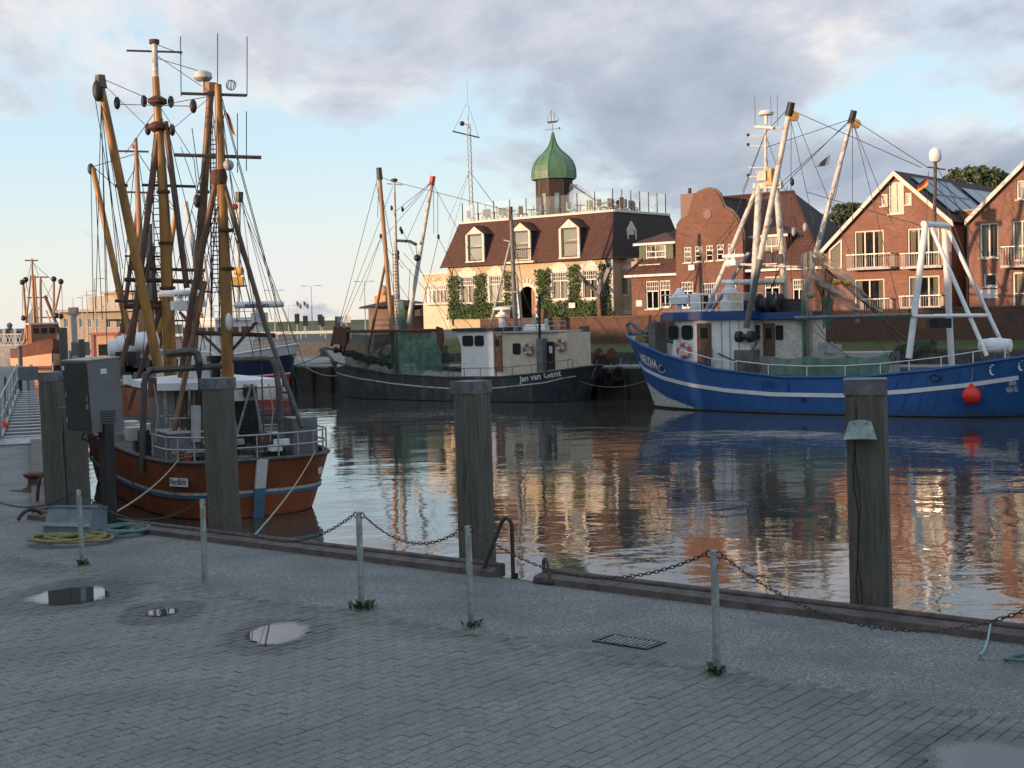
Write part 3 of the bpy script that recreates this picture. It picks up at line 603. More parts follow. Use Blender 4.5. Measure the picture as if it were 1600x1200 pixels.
# timber piles
def pile(px, w_, ztop, Vv, label, rot=0, cap=True, base=None, u=None):
    c = base if base is not None else uv2(u, Vv); ax = Matrix.Rotation(rot, 3, 'Z') @ QU, Matrix.Rotation(rot, 3, 'Z') @ QV
    e = empty('timber_pile', Vector((c.x,c.y,-3)), label, 'timber pile', 'timber fender piles along the quay')
    mb = MB(); nr = 26; rs = random.Random(px); ring = []
    prof = []
    for sx, sy in ((-1,-1),(-.35,-1.0),(.3,-1.0),(1,-1),(1,-.3),(1,.35),(1,1),(0,1),(-1,1),(-1,.3),(-1,-.4)): prof.append((sx,sy))
    dev = [(rs.uniform(-.012,.012), rs.uniform(-.012,.012)) for _ in prof]; lean = Vector((rs.uniform(-.006,.006)+.009, 0, 0))
    for k in range(nr+1):
        z = -3+(ztop+3-(.10 if cap else 0))*k/nr; sc_ = w_/2*(1.035-.05*k/nr)
        for (sx, sy), (dx, dy) in zip(prof, dev):
            rr = 1-(.05 if abs(sx) == 1 and abs(sy) == 1 else 0)
            p = c+ax[0]*(sx*rr*sc_+dx+rs.uniform(-.004,.004))+ax[1]*(sy*rr*sc_+dy+rs.uniform(-.004,.004))-lean*(z); ring.append(Vector((p.x,p.y,z)))
    n = len(prof); mb.add(ring, [(i*n+k, i*n+(k+1) % n, (i+1)*n+(k+1) % n, (i+1)*n+k) for i in range(nr) for k in range(n)]+[tuple(nr*n+k for k in range(n))])
    sh = mb.build('shaft', 'pile_wood', e, angle=.5)
    # long drying cracks: dark wedges let into the faces that look at the water and at the camera
    for q in range(2):
        s0 = rs.uniform(-.3,.3)*w_; z0 = rs.uniform(-.6,.3); pts = []
        face = rs.choice([(-1,0),(-1,0),(0,1)]) 
        for k in range(12):
            z = z0+(ztop-.15-z0)*k/11; jit = s0+.02*math.sin(k*1.3+q)+rs.uniform(-.004,.004); sc_ = w_/2*(1.035-.05*(z+3)/(ztop+3))-.001
            p = c-ax[1]*sc_+ax[0]*jit if face[0] else c+ax[0]*sc_+ax[1]*jit
            pts.append(Vector((p.x,p.y,z))-lean*z)
        MB().path(pts, [.002]+[.0042]*9+[.003,.001], 4).build('crack', 'letter_black', e)
    if cap:
        t2 = c-lean*ztop
        MB().prism([Vector((t2.x,t2.y,ztop-.13))+ax[0]*(sx*w_*.522)+ax[1]*(sy*w_*.522) for sx, sy in ((-1,-1),(1,-1),(1,1),(-1,1))], (0,0,.14)).build('cap', 'zinc_cap', e, smooth=False)
    return c, ax
pm('zinc_cap', (.16,.17,.18), (.085,.09,.095), .6, .2, 7, dirt=(.26,.27,.28), dscale=4, dlo=.6)
pile(1, .325, 2.08, V_EDGE+.36, 'square timber pile in front of the brown stern', 0, True, None, u_at(350, V_EDGE+.36, .5))
pile(2, .325, 2.08, V_EDGE+.34, 'square timber pile beside the quay ladder in the middle', 0, True, None, u_at(744, V_EDGE+.34, .5))
cR, axR = pile(3, .37, 2.14, V_EDGE+.36, 'large square timber pile with a zinc flap on the right', rad(24), True, None, u_at(1360, V_EDGE+.36, .5))
pile(4, .30, 2.12, V_EDGE+.5, 'left one of the two timber piles behind the grey cabinet', 0, True, atZ(93,800,0)*1.02)
pile(5, .32, 1.62, V_EDGE+.5, 'right one of the two timber piles under the grey cabinet', 0, False, atZ(121,803,0)*1.0)
# zinc flap nailed on the right pile
fz = atY(1346,672,cR.y-.2).z; n_ = -axR[1]; e = empty('zinc_flap', cR+n_*.19+Vector((0,0,fz)), 'bent greenish sheet metal flap nailed to the right pile', 'metal flap')
mb = MB(); cols = 9
for j in range(5):
    for i in range(cols):
        a = (i/(cols-1)-.5)*2; mb.v.append(cR+n_*(.205+.012*j*j*.6+.02*(1-a*a))+axR[0]*(a*(.10+.012*j)-.075)+Vector((0,0,fz+.075-.038*j+.02*(1-a*a)*(1 if j == 0 else .3))))
for j in range(4):
    for i in range(cols-1): mb.f.append([j*cols+i, j*cols+i+1, (j+1)*cols+i+1, (j+1)*cols+i])
mb.build('sheet', 'zinc_green', e)
for s in (-.13,-.02): MB().sphere(cR+n_*.235+axR[0]*s+Vector((0,0,fz+.06)), .007, 8, 6).build('nail', 'rust', e)
# ladder handrails
pm('rust_rail', (.075,.06,.055), (.04,.034,.032), .6, .3, 12)
def rail_pts(seq, v): return [uv2(u_at(x, v, 0)+0, v) for x in seq]
pA = atZ(752,898,0); pB = uv2(u_at(802,V_EDGE+.02,-.05), V_EDGE+.02, -.25); hA = .62
top = lambda f, z: pA.lerp(Vector((pB.x,pB.y,0)), f)+Vector((0,0,z))
MB().path([pA, top(.35,.30), top(.62,.53), top(.72,.60), top(.82,.625), top(.93,.61), top(1,.55), top(1,.3), pB], .024, 10).build('ladder_handrail', 'rust_rail', label='bent rusty grab rail left of the ladder gap', cat='handrail')
pC = uv2(u_at(850,V_EDGE,0), V_EDGE, 0); pD = atZ(862,914,0)
e = empty('ladder_bracket', pD, 'short inverted V iron bracket right of the ladder gap', 'bracket')
MB().path([pC-Vector((0,0,.2)), pC+Vector((0,0,.20)), pC.lerp(pD,.25)+Vector((0,0,.235)), pC.lerp(pD,.5)+Vector((0,0,.2)), pD], .018, 8).build('bent_bar', 'rust_rail', e)
MB().bar(pD-QU*.22+Vector((0,0,.015)), pD+QU*.02+Vector((0,0,.02)), .05, .02).build('foot_bar', 'rust_rail', e)
U_LAD = u_at(824,V_EDGE,0)
e = empty('quay_ladder', uv2(U_LAD,V_EDGE+.03,-2.6), 'iron rung ladder going down the quay wall', 'ladder')
for s in (-.2,.2): MB().bar(uv2(U_LAD+s,V_EDGE+.05,-2.6), uv2(U_LAD+s,V_EDGE+.05,.02), .03, .05, QU).build('stringer', 'rust_rail', e)
for k in range(9): MB().tube(uv2(U_LAD-.2,V_EDGE+.05,-2.5+k*.29), uv2(U_LAD+.2,V_EDGE+.05,-2.5+k*.29), .012, n=6).build('rung', 'rust_rail', e)
# drain grate
gc = atZ(983,1003,0); e = empty('drain_grate', gc, 'rectangular cast iron drain grate set in the concrete strip', 'drain grate')
ax3 = (QU,QV,Vector((0,0,1))); gw, gd = .56, .30
MB().box(gc+Vector((0,0,-.0012)), gw, gd, .004, ax3).build('shaft_shade', 'letter_black', e, smooth=False)  # black sheet paints the shade below the bars, no opening is cut
for s in (-1,1):
    MB().box(gc+QV*(s*(gd/2-.018))+Vector((0,0,.004)), gw, .036, .012, ax3).build('frame_bar', 'steel_dark', e, smooth=False)
    MB().box(gc+QU*(s*(gw/2-.018))+Vector((0,0,.0042)), .036, gd-.074, .012, ax3).build('frame_bar', 'steel_dark', e, smooth=False)
for k in range(10): MB().box(gc+QU*(-gw/2+.072+k*(gw-.144)/9)+Vector((0,0,.0035)), .019, gd-.075, .010, ax3).build('bar', 'steel_galv', e, smooth=False)
# cyan rope end and green loop at the right edge
q = atZ(1533,1028,0); k1 = uv2(u_at(1552,V_EDGE-.02,0), V_EDGE-.02, .13)
e = empty('rope_end', q, 'short turquoise rope end with a knot hanging over the kerb', 'rope')
MB().path([k1+QV*.12-Vector((0,0,.12)), k1+QV*.03, k1-QV*.06-Vector((0,0,.01)), k1.lerp(q,.45)-Vector((0,0,.02)), k1.lerp(q,.75)-Vector((0,0,.015)), q+Vector((0,0,.035))], .0085, 8).build('strand', 'rope_cyan', e)
MB().sphere(q+Vector((0,0,.03)), .019, 10, 8).build('knot', 'rope_cyan', e)
MB().path([q+QV*-.02+Vector((math.cos(a)*.028, math.sin(a)*.04-.03, .012)) for a in [z*math.pi/6 for z in range(12)]], .005, 6, True).build('shackle', 'steel_galv', e)
q = atZ(1596,1032,0); MB().path([q+Vector((math.cos(a)*.17+.05, math.sin(a)*.12, .018+.01*math.sin(2*a))) for a in [z*math.pi/12 for z in range(24)]], .016, 8, True).build('rope_loop', 'rope_green', label='green rope loop lying by the kerb at the right picture edge', cat='rope')
# cabinet on its post
cp = atZ(172,826,0); ax3 = (QU,QV,Vector((0,0,1)))
e = empty('electric_cabinet', cp, 'dark grey metal cabinet on a black square post at the quay corner', 'cabinet')
MB().box(cp+Vector((0,0,.72)), .15, .15, 1.5, ax3).build('support_post', 'black', e, smooth=False)
cc = cp-QU*.26+QV*.02; zb, zt = 1.36, 2.34; tilt = Vector((-.05,0,0))
mb = MB(); cor = [(-.29,-.26),(.29,-.26),(.29,.26),(-.29,.26)]
lo = [cc+QU*a+QV*b_+Vector((0,0,zb)) for a, b_ in cor]; hi = [cc+QU*a+QV*b_+tilt*.8+Vector((0,0,zt+.03*(b_ > 0))) for a, b_ in cor]
mb.add(lo+hi, [(3,2,1,0),(1,2,6,5),(2,3,7,6),(3,0,4,7),(4,5,6,7),(0,1,5,4)]); mb.build('housing', 'cab_grey', e, smooth=False)
d_ = -QV*.012
MB().add([lo[0]+d_+QU*.012+Vector((0,0,.02)), lo[1]+d_-QU*.012+Vector((0,0,.02)), hi[1]+d_-QU*.012-Vector((0,0,.02)), hi[0]+d_+QU*.012-Vector((0,0,.02)), lo[0]+QU*.012+Vector((0,0,.02)), lo[1]-QU*.012+Vector((0,0,.02)), hi[1]-QU*.012-Vector((0,0,.02)), hi[0]+QU*.012-Vector((0,0,.02))], [(0,1,2,3),(0,4,5,1),(1,5,6,2),(2,6,7,3),(3,7,4,0)]).build('door', 'cab_dark', e, smooth=False)
MB().add([p+Vector((0,0,.004))+(p-(hi[0]+hi[2])/2)*.03 for p in hi]+[p+Vector((0,0,.022))+(p-(hi[0]+hi[2])/2)*.03 for p in hi], [(3,2,1,0),(4,5,6,7)]+[(i,(i+1) % 4,(i+1) % 4+4,i+4) for i in range(4)]).build('lid', 'cab_top', e, smooth=False)
MB().box(hi[0]+d_*1.6+QU*.045-Vector((0,0,.09)), .05, .004, .06, ax3).build('sticker', 'sign_white', e, smooth=False)
MB().tube(lo[1]+d_*2+QU*-.06+Vector((0,0,.42)), lo[1]+d_*2+QU*-.06+Vector((0,0,.52)), .010, n=8).build('handle', 'steel_galv', e)
for k in range(3): MB().tube(lo[0]+d_*1.8+QU*.03+Vector((0,0,.12+k*.36)), lo[0]+d_*1.8+QU*.03+Vector((0,0,.20+k*.36)), .011, n=8).build('hinge', 'steel_galv', e)
MB().box(lo[1]+d_*1.7-QU*.06+Vector((0,0,.36)), .045, .012, .07, ax3).build('lock_plate', 'steel_galv', e, smooth=False)
for k in range(5): MB().box((lo[1]+lo[2])/2+QU*.006+Vector((0,0,.14+k*.035)), .008, .24, .012, ax3).build('vent_slot', 'black', e, smooth=False)
MB().box((hi[1]+hi[2])/2+QU*.004-Vector((0,0,.16)), .006, .10, .07, ax3).build('label_plate', 'sign_white', e, smooth=False)
MB().path([cp+Vector((-.1,-.02,1.30)), cp+Vector((-.24,-.05,1.24)), cp+Vector((-.33,-.05,1.27)), cp+Vector((-.3,0,1.36))], .014, 6).build('cable', 'rubber', e)
# plastic chest with stepped front
q = atZ(105,842,0); e = empty('plastic_chest', q, 'blue-grey plastic step chest between the chain post and the rope coils', 'chest')
X = Vector((.96,-.28,0)).normalized(); Y = Vector((.28,.96,0)).normalized(); s = .35
prof = [(-.02,0),(.42,0),(.42,.36),(.12,.40),(.04,.22),(-.02,.17)]
mb = MB().prism([q-X*s+Y*a+Vector((0,0,z)) for a, z in prof], X*(2*s)); mb.build('body', 'plastic_bluegrey', e, smooth=False)
MB().prism([q-X*(s+.012)+Y*a+Vector((0,0,z)) for a, z in ((.10,.402),(.43,.362),(.43,.385),(.10,.425))], X*(2*s+.024)).build('lid', 'plastic_bluegrey', e, smooth=False)
MB().box(q+Y*-.03+Vector((0,0,.185)), 2*s+.02, .03, .03, (X,Y,Vector((0,0,1)))).build('step_edge', 'grey_light', e, smooth=False)
def coil(c, rx, ry, turns, r, mat, label, seed, tail=None):
    rs = random.Random(seed); pts = []; n = turns*18
    for i in range(n):
        a = 2*math.pi*i/18; k = 1+.22*math.sin(i*.21+seed)+rs.uniform(-.03,.03); z = r+.012+abs(math.sin(i*.37+seed))*r*1.5+i/n*r*2.2
        pts.append(c+Vector((math.cos(a)*rx*k+.10*math.sin(i*.11), math.sin(a)*ry*k, z)))
    if tail: pts += [Vector(p) for p in tail]
    MB().path(pts, r, 8).build('rope_coil', mat, label=label, cat='rope')
coil(atZ(108,849,0), .42, .30, 5, .021, 'rope_yellow', 'loose coil of thick yellow-brown rope lying in front of the chest', 3)
coil(atZ(193,834,0), .33, .34, 6, .018, 'rope_green', 'tangled coil of green rope lying beside the cabinet post', 8)
# bollards
def bollard(p, s, label):
    e = empty('mooring_bollard', p, label, 'bollard', 'mooring bollards at the quay corner')
    MB().lathe([(.24*s,0),(.24*s,.03*s),(.17*s,.06*s),(.135*s,.12*s),(.13*s,.24*s)], p, 20).build('stem', 'rust', e)
    MB().lathe([(.13*s,.24*s),(.20*s,.28*s),(.225*s,.32*s),(.21*s,.355*s),(.12*s,.375*s)], p, 20).build('mushroom_head', 'rust', e)
    MB().box(p+Vector((0,0,.006)), .7*s, .7*s, .012, ax3).build('base_plate', 'rust_edge', e, smooth=False)
bollard(atZ(54,765,0), .82, 'rusty mushroom bollard on the left quay behind the chest'); bollard(atZ(151,822,0), .80, 'rusty bollard half hidden beside the cabinet post')
for pts, lab in (([(28,815),(38,806),(52,800),(64,801),(70,808)], 'low bent rusty pipe lying before the left bollard'), ([(58,792),(63,770),(70,748),(77,760),(80,790)], 'bent rusty grab rail standing beside the left bollard')):
    p0, p1 = atZ(pts[0][0], pts[0][1], 0), atZ(pts[-1][0], max(pts[-1][1], pts[0][1]-4), 0); hh = .16 if pts[0][0] < 40 else .5
    MB().path([p0.lerp(p1, f)+Vector((0,0,hh*math.sin(math.pi*f)**.6 if 0 < f < 1 else .02)) for f in [k/10 for k in range(11)]], .028, 8).build('grab_rail', 'rust_rail', label=lab, cat='handrail')
# gangway
g0, g1 = atZ(44,692,0)+Vector((0,0,.12)), atZ(49,634,0)+Vector((0.2,0,.55))
e = empty('gangway', g0-Vector((0,0,.12)), 'aluminium gangway with side railings on the left quay', 'gangway'); gd_ = (g1-g0).normalized(); gx = gd_.cross(Vector((0,0,1))).normalized(); gw = .62
for s in (-1,1): MB().bar(g0+gx*(s*gw), g1+gx*(s*gw), .08, .16).build('side_beam', 'alu', e, smooth=False)
for k in range(18): MB().bar(g0.lerp(g1,(k+.5)/18)-gx*gw*.93, g0.lerp(g1,(k+.5)/18)+gx*gw*.93, .36, .03).build('tread', 'alu', e, smooth=False)
for s in (-1,1):
    for h in (.5,1.0): MB().tube(g0+gx*(s*gw)+Vector((0,0,h)), g1+gx*(s*gw)+Vector((0,0,h)), .020, n=8).build('handrail', 'alu', e)
    for k in range(7): q = g0.lerp(g1, k/6)+gx*(s*gw); MB().tube(q, q+Vector((0,0,1.0)), .024, n=8).build('stanchion', 'alu', e)
    for k in range(6):
        a, c = g0.lerp(g1,k/6)+gx*(s*gw), g0.lerp(g1,(k+1)/6)+gx*(s*gw); MB().tube(a+Vector((0,0,.08)), c+Vector((0,0,.95)), .014, n=6).build('brace', 'alu', e)
MB().bar(g0-gd_*.55-Vector((0,0,.10)), g0, 1.3, .05).build('landing_flap', 'alu', e, smooth=False)
# red buoy, pole and small box on the left quay
q = atZ(-2,682,0); e = empty('buoy_ball', q, 'red plastic buoy ball lying at the left picture edge', 'buoy'); MB().sphere(q+Vector((0,0,.25)), .25, 24, 16).build('ball', 'red_buoy', e); MB().tube(q+Vector((-.2,0,.40)), q+Vector((-.32,0,.47)), .04, n=8).build('eye', 'steel_dark', e)
q = atZ(11,660,0); MB().path([q, q+Vector((0,0,1.35)), q+Vector((0,0,1.4))], [.05,.045,.02], 8).build('quay_pole', 'wood_brown', label='thin brown pole standing at the left picture edge', cat='pole')
q = atZ(28,622,0); e = empty('power_pedestal', q, 'small dark supply pedestal with a grey box beside the gangway', 'pedestal'); MB().box(q+Vector((0,0,.55)), .3, .3, 1.1).build('column', 'black', e, smooth=False); MB().box(q+Vector((.45,0,1.0)), .7, .45, .55).build('box', 'cab_grey', e, smooth=False)
# ================================================================== buildings
UP = Vector((0,0,1))
def front(v): return Frame((QV.x*v, QV.y*v), QU)
def hole_wall(fr, u0, u1, z0, z1, holes, w=0, clips=(), depth=.22, uvo=0, thick=.0):
    """flat wall on a frame with rectangular openings and their reveals; clips = [(u,z,nu,nz)] keep the side (p-p0).n<0"""
    us = sorted(set([u0,u1]+[h for q in holes for h in q[:2]])); zs = sorted(set([z0,z1]+[h for q in holes for h in q[2:]]))
    bm = bmesh.new(); lay = bm.loops.layers.uv.new('UVMap'); vd = {}
    us = [x for x in us if u0 <= x <= u1]; zs = [x for x in zs if z0 <= x <= z1]
    def V_(a, z):
        k = (round(a,4), round(z,4))
        if k not in vd: vd[k] = bm.verts.new((a, 0, z))
        return vd[k]
    for i in range(len(us)-1):
        for j in range(len(zs)-1):
            ca, cz = (us[i]+us[i+1])/2, (zs[j]+zs[j+1])/2
            if any(h[0] < ca < h[1] and h[2] < cz < h[3] for h in holes): continue
            bm.faces.new([V_(us[i],zs[j]), V_(us[i+1],zs[j]), V_(us[i+1],zs[j+1]), V_(us[i],zs[j+1])])
    for (pu, pz, nu_, nz_) in clips:
        g = bm.verts[:]+bm.edges[:]+bm.faces[:]
        bmesh.ops.bisect_plane(bm, geom=g, plane_co=(pu,0,pz), plane_no=(nu_,0,nz_), clear_outer=True)
    mb = MB()
    for f in bm.faces:
        mb.add([fr.pt(v.co.x, w, v.co.z) for v in f.verts], [tuple(range(len(f.verts)))], [[(v.co.x+uvo, v.co.z) for v in f.verts]])
    bm.free()
    for a, b_, c, d in holes:
        a, b_ = max(a,u0), min(b_,u1); c, d = max(c,z0), min(d,z1)
        for p, q in (((a,c),(b_,c)),((b_,c),(b_,d)),((b_,d),(a,d)),((a,d),(a,c))):
            mb.quad(fr.pt(p[0],w,p[1]), fr.pt(q[0],w,q[1]), fr.pt(q[0],w+depth,q[1]), fr.pt(p[0],w+depth,p[1]), [(p[0],p[1]),(q[0],q[1]),(q[0]+.2,q[1]+.2),(p[0]+.2,p[1]+.2)])
    return mb
def rect_px(fr, x0, x1, y0, y1, w=0):
    ym = (y0+y1)/2; xm = (x0+x1)/2
    return (fr.px(x0,ym,w)[0], fr.px(x1,ym,w)[0], fr.px(xm,y1,w)[1], fr.px(xm,y0,w)[1])
def window(fr, r, parent, cols=2, rows=1, top=0, frame='frame_white', fw=.07, w=.10, curtain=0, sill=True, mull=.05, tfrac=.3, tcols=5, trows=2, name='window'):
    """recessed window: frame with mullions (part), panes (sub-parts), optional curtain"""
    a, b_, c, d = r; ax = (fr.u, fr.n, UP); mb = MB()
    def bx(a0, a1, z0, z1, ww, dp): mb.box(fr.pt((a0+a1)/2, ww, (z0+z1)/2), a1-a0, dp, z1-z0, ax)
    bx(a, b_, c, c+fw, w, .07); bx(a, b_, d-fw, d, w, .07); bx(a, a+fw, c+fw, d-fw, w, .068); bx(b_-fw, b_, c+fw, d-fw, w, .068)
    zt = d-fw if not top else d-(d-c)*tfrac
    if top:
        bx(a+fw, b_-fw, zt-.04, zt+.04, w, .064)
        for k in range(1, tcols): x = a+fw+(b_-a-2*fw)*k/tcols; bx(x-.018, x+.018, zt+.04, d-fw, w, .04)
        for k in range(1, trows): z = zt+(d-fw-zt)*k/trows; bx(a+fw, b_-fw, z-.018, z+.018, w+.002, .036)
    for k in range(1, cols): x = a+fw+(b_-a-2*fw)*k/cols; bx(x-mull/2, x+mull/2, c+fw, zt-(.04 if top else 0), w, .06)
    for k in range(1, rows): z = c+fw+(zt-c-fw)*k/rows; bx(a+fw, b_-fw, z-mull/2, z+mull/2, w+.003, .05)
    win = mb.build(name, frame, parent, smooth=False)
    for k in range(cols):
        x0 = a+fw+(b_-a-2*fw)*k/cols; x1 = a+fw+(b_-a-2*fw)*(k+1)/cols
        MB().quad(fr.pt(x0,w+.02,c+fw), fr.pt(x1,w+.02,c+fw), fr.pt(x1,w+.02,zt), fr.pt(x0,w+.02,zt)).build('pane', 'glass', win, smooth=False)
    if top: MB().quad(fr.pt(a,w+.021,zt), fr.pt(b_,w+.021,zt), fr.pt(b_,w+.021,d), fr.pt(a,w+.021,d)).build('pane', 'glass', win, smooth=False)
    if curtain:
        n = 14
        for s0, s1 in (((0,curtain),(1-curtain,1)) if curtain < .5 else ((0,1),)):
            cb = MB(); x0 = a+fw+(b_-a-2*fw)*s0; x1 = a+fw+(b_-a-2*fw)*s1
            for i in range(n+1):
                x = x0+(x1-x0)*i/n; ww = w+.09+.025*math.sin(i*2.1)
                cb.v += [fr.pt(x,ww,c+fw*.5), fr.pt(x,ww,d-fw)]
            cb.f = [[2*i,2*i+2,2*i+3,2*i+1] for i in range(n)]; cb.build('curtain', 'curtain', win)
    if sill: MB().box(fr.pt((a+b_)/2,-.03,c-.035), b_-a+.12, .16, .06, ax).build('sill', 'trim_white' if frame != 'frame_brown' else 'frame_brown', win, smooth=False)
    return win
def slope(pts, name, mat, parent, thick=.14):
    """roof plane: pts (eave left, eave right, ridge right, ridge left) or 3 points; uv in metres along / up the slope"""
    pts = [Vector(p) for p in pts]; e = (pts[1]-pts[0]).normalized(); nrm = (pts[1]-pts[0]).cross(pts[-1]-pts[0]).normalized()
    if nrm.z < 0: nrm = -nrm
    up = nrm.cross(e); 
    if up.z < 0: up = -up
    uv = [((p-pts[0]).dot(e), (p-pts[0]).dot(up)) for p in pts]; n = len(pts); mb = MB()
    lo = [p-nrm*thick for p in pts]
    mb.add(pts+lo, [tuple(range(n)), tuple(range(2*n-1,n-1,-1))]+[(i,(i+1) % n,(i+1) % n+n,i+n) for i in range(n)], [uv, uv[::-1]]+[[(0,0)]*4]*n)
    return mb.build(name, mat, parent, smooth=False)
GZ = 2.25
# ---------------------------------------------------------------- café with mansard roof
F = front(80.1)
uL, _ = F.px(701,470); uR, _ = F.px(956,470); zE = F.px(828,409)[1]; zT = F.px(830,341,1.3)[1]; DEP = 9.5
cafe = empty('mansard_house', F.pt((uL+uR)/2,0,GZ), 'cream two-storey café with brown mansard roof and green domed cupola', 'building')
gw = [(717,745.5,424,477),(762,789,422,475.5),(859.5,891,416,471),(907.5,937.5,413,469.5)]
gwr = [rect_px(F,*q) for q in gw]; inset = [(a+.22,b_-.22,c+.16,d-.42) for a, b_, c, d in gwr]
dr = rect_px(F, 812, 838, 447, 497); dr = (dr[0], dr[1], GZ, dr[3])
hole_wall(F, uL, uR, GZ-.3, zE, inset+[dr]).build('wall', 'render_cream', cafe, smooth=False)
# side and back walls
FS = Frame((F.pt(uR,0,0).x, F.pt(uR,0,0).y), QV)
MB().quad(F.pt(uR,0,GZ-.3), F.pt(uR,DEP,GZ-.3), F.pt(uR,DEP,zE), F.pt(uR,0,zE)).quad(F.pt(uL,0,GZ-.3), F.pt(uL,DEP,GZ-.3), F.pt(uL,DEP,zE), F.pt(uL,0,zE)).quad(F.pt(uL,DEP,GZ-.3), F.pt(uR,DEP,GZ-.3), F.pt(uR,DEP,zE), F.pt(uL,DEP,zE)).build('side_wall', 'render_cream', cafe, smooth=False)
for r, i in zip(gwr, inset):
    a, b_, c, d = r; ax = (F.u, F.n, UP); mb = MB(); p = .05
    mb.box(F.pt((a+i[0])/2,-p/2,(c+d)/2), i[0]-a, p, d-c, ax); mb.box(F.pt((b_+i[1])/2,-p/2,(c+d)/2), b_-i[1], p, d-c, ax)
    mb.box(F.pt((a+b_)/2,-p/2,(i[3]+d)/2), i[1]-i[0], p, d-i[3], ax); mb.box(F.pt((a+b_)/2,-p/2,(c+i[2])/2), i[1]-i[0], p, i[2]-c, ax)
    mb.box(F.pt((a+b_)/2,-p/2,d+.10), (b_-a)*.62, p, .20, ax); mb.box(F.pt((a+b_)/2,-p/2,d+.26), (b_-a)*.34, p, .12, ax)
    mb.build('window_surround', 'trim_white', cafe, smooth=False)
    window(F, i, cafe, 2, 1, 1, 'frame_white', .06, .08, .36, False, .07, .32, 6, 2)
# arched door
a, b_, c, d = dr; cx_, hw = (a+b_)/2, (b_-a)/2; mb = MB(); n = 16; R1 = hw+.22
spz = d-hw
for k in range(n):
    t0, t1 = math.pi*k/n, math.pi*(k+1)/n
    P = [(cx_+math.cos(q)*r, spz+math.sin(q)*r) for q in (t0,t1) for r in (hw-.02,R1)]
    mb.prism([F.pt(P[0][0],-.07,P[0][1]), F.pt(P[1][0],-.07,P[1][1]), F.pt(P[3][0],-.07,P[3][1]), F.pt(P[2][0],-.07,P[2][1])], F.n*.1)
    Q = [(cx_+math.cos(q)*hw*.985, spz+math.sin(q)*hw*.985) for q in (t0,t1)]
    mb.poly([F.pt(Q[0][0],-.004,Q[0][1]), F.pt(Q[1][0],-.004,Q[1][1]), F.pt(Q[1][0],-.004,d+.005), F.pt(Q[0][0],-.004,d+.005)])
for s in (-1,1): mb.box(F.pt(cx_+s*(hw+.1),-.02,(GZ+spz)/2), .22, .10, spz-GZ, (F.u,F.n,UP))
arch = mb.build('door_arch', 'trim_white', cafe, smooth=False)
# voussoirs over the arch
for k in range(7):
    q = math.pi*(.22+.56*k/6); MB().box(F.pt(cx_+math.cos(q)*(R1+.17),-.035,spz+math.sin(q)*(R1+.17)), .34, .05, .20, (F.u*math.cos(q)+UP*math.sin(q), F.n, UP*math.cos(q)-F.u*math.sin(q))).build('arch_stone', 'cream_paint', arch, smooth=False)
MB().box(F.pt(cx_+hw*.45,.5,GZ+1.25), hw*.95, .06, 2.6, (F.u,F.n,UP)).build('door', 'wood_door', cafe, smooth=False)
MB().box(F.pt(cx_,1.6,GZ+1.5), 2.2, .05, 3.2, (F.u,F.n,UP)).build('hall_back', 'interior_shade', cafe, smooth=False)
# mansard
o_, i_ = .35, 1.25; ro = cafe
E = [F.pt(uL-.45,-o_,zE), F.pt(uR+.35,-o_,zE), F.pt(uR+.35,DEP+o_,zE), F.pt(uL-.45,DEP+o_,zE)]
T = [F.pt(uL+.55,i_-.4,zT), F.pt(uR-.25,i_-.4,zT), F.pt(uR-.25,DEP-i_,zT), F.pt(uL+.55,DEP-i_,zT)]
slope([E[0],E[1],T[1],T[0]], 'roof', 'shingle', cafe, .12); slope([E[1],E[2],T[2],T[1]], 'roof', 'shingle_dark', cafe, .12)  # right slope turned from the sun: its shade is put into a darker shingle
slope([E[2],E[3],T[3],T[2]], 'roof', 'shingle', cafe, .12); slope([E[3],E[0],T[0],T[3]], 'roof', 'shingle', cafe, .12)
MB().prism([p-UP*.10 for p in T], UP*.09).build('terrace_floor', 'grey_paint', cafe, smooth=False)
mb = MB()
for k in range(4): mb.bar(T[k]+UP*.03, T[(k+1) % 4]+UP*.03, .16, .16)
mb.build('roof_edge', 'trim_white', cafe, smooth=False)
mb = MB()
for k in range(2): mb.tube(E[k]-UP*.05, E[k+1]-UP*.05, .07, n=8)
mb.build('gutter', 'frame_brown', cafe)
for x in (706,950): q = F.px(x,420)[0]; MB().path([F.pt(q,-.35,zE-.1), F.pt(q,-.1,zE-.5), F.pt(q,-.08,GZ)], .045, 8).build('downpipe', 'frame_brown', cafe)
MB().box(F.pt(uR+.02,-.04,(GZ+.8+zE)/2), .34, .10, zE-GZ-.8, (F.u,F.n,UP)).build('corner_pilaster', 'trim_white', cafe, smooth=False)
MB().box(F.pt(uR+.02,-.06,GZ+.4), .40, .14, .8, (F.u,F.n,UP)).build('pilaster_base', 'steel_dark', cafe, smooth=False)
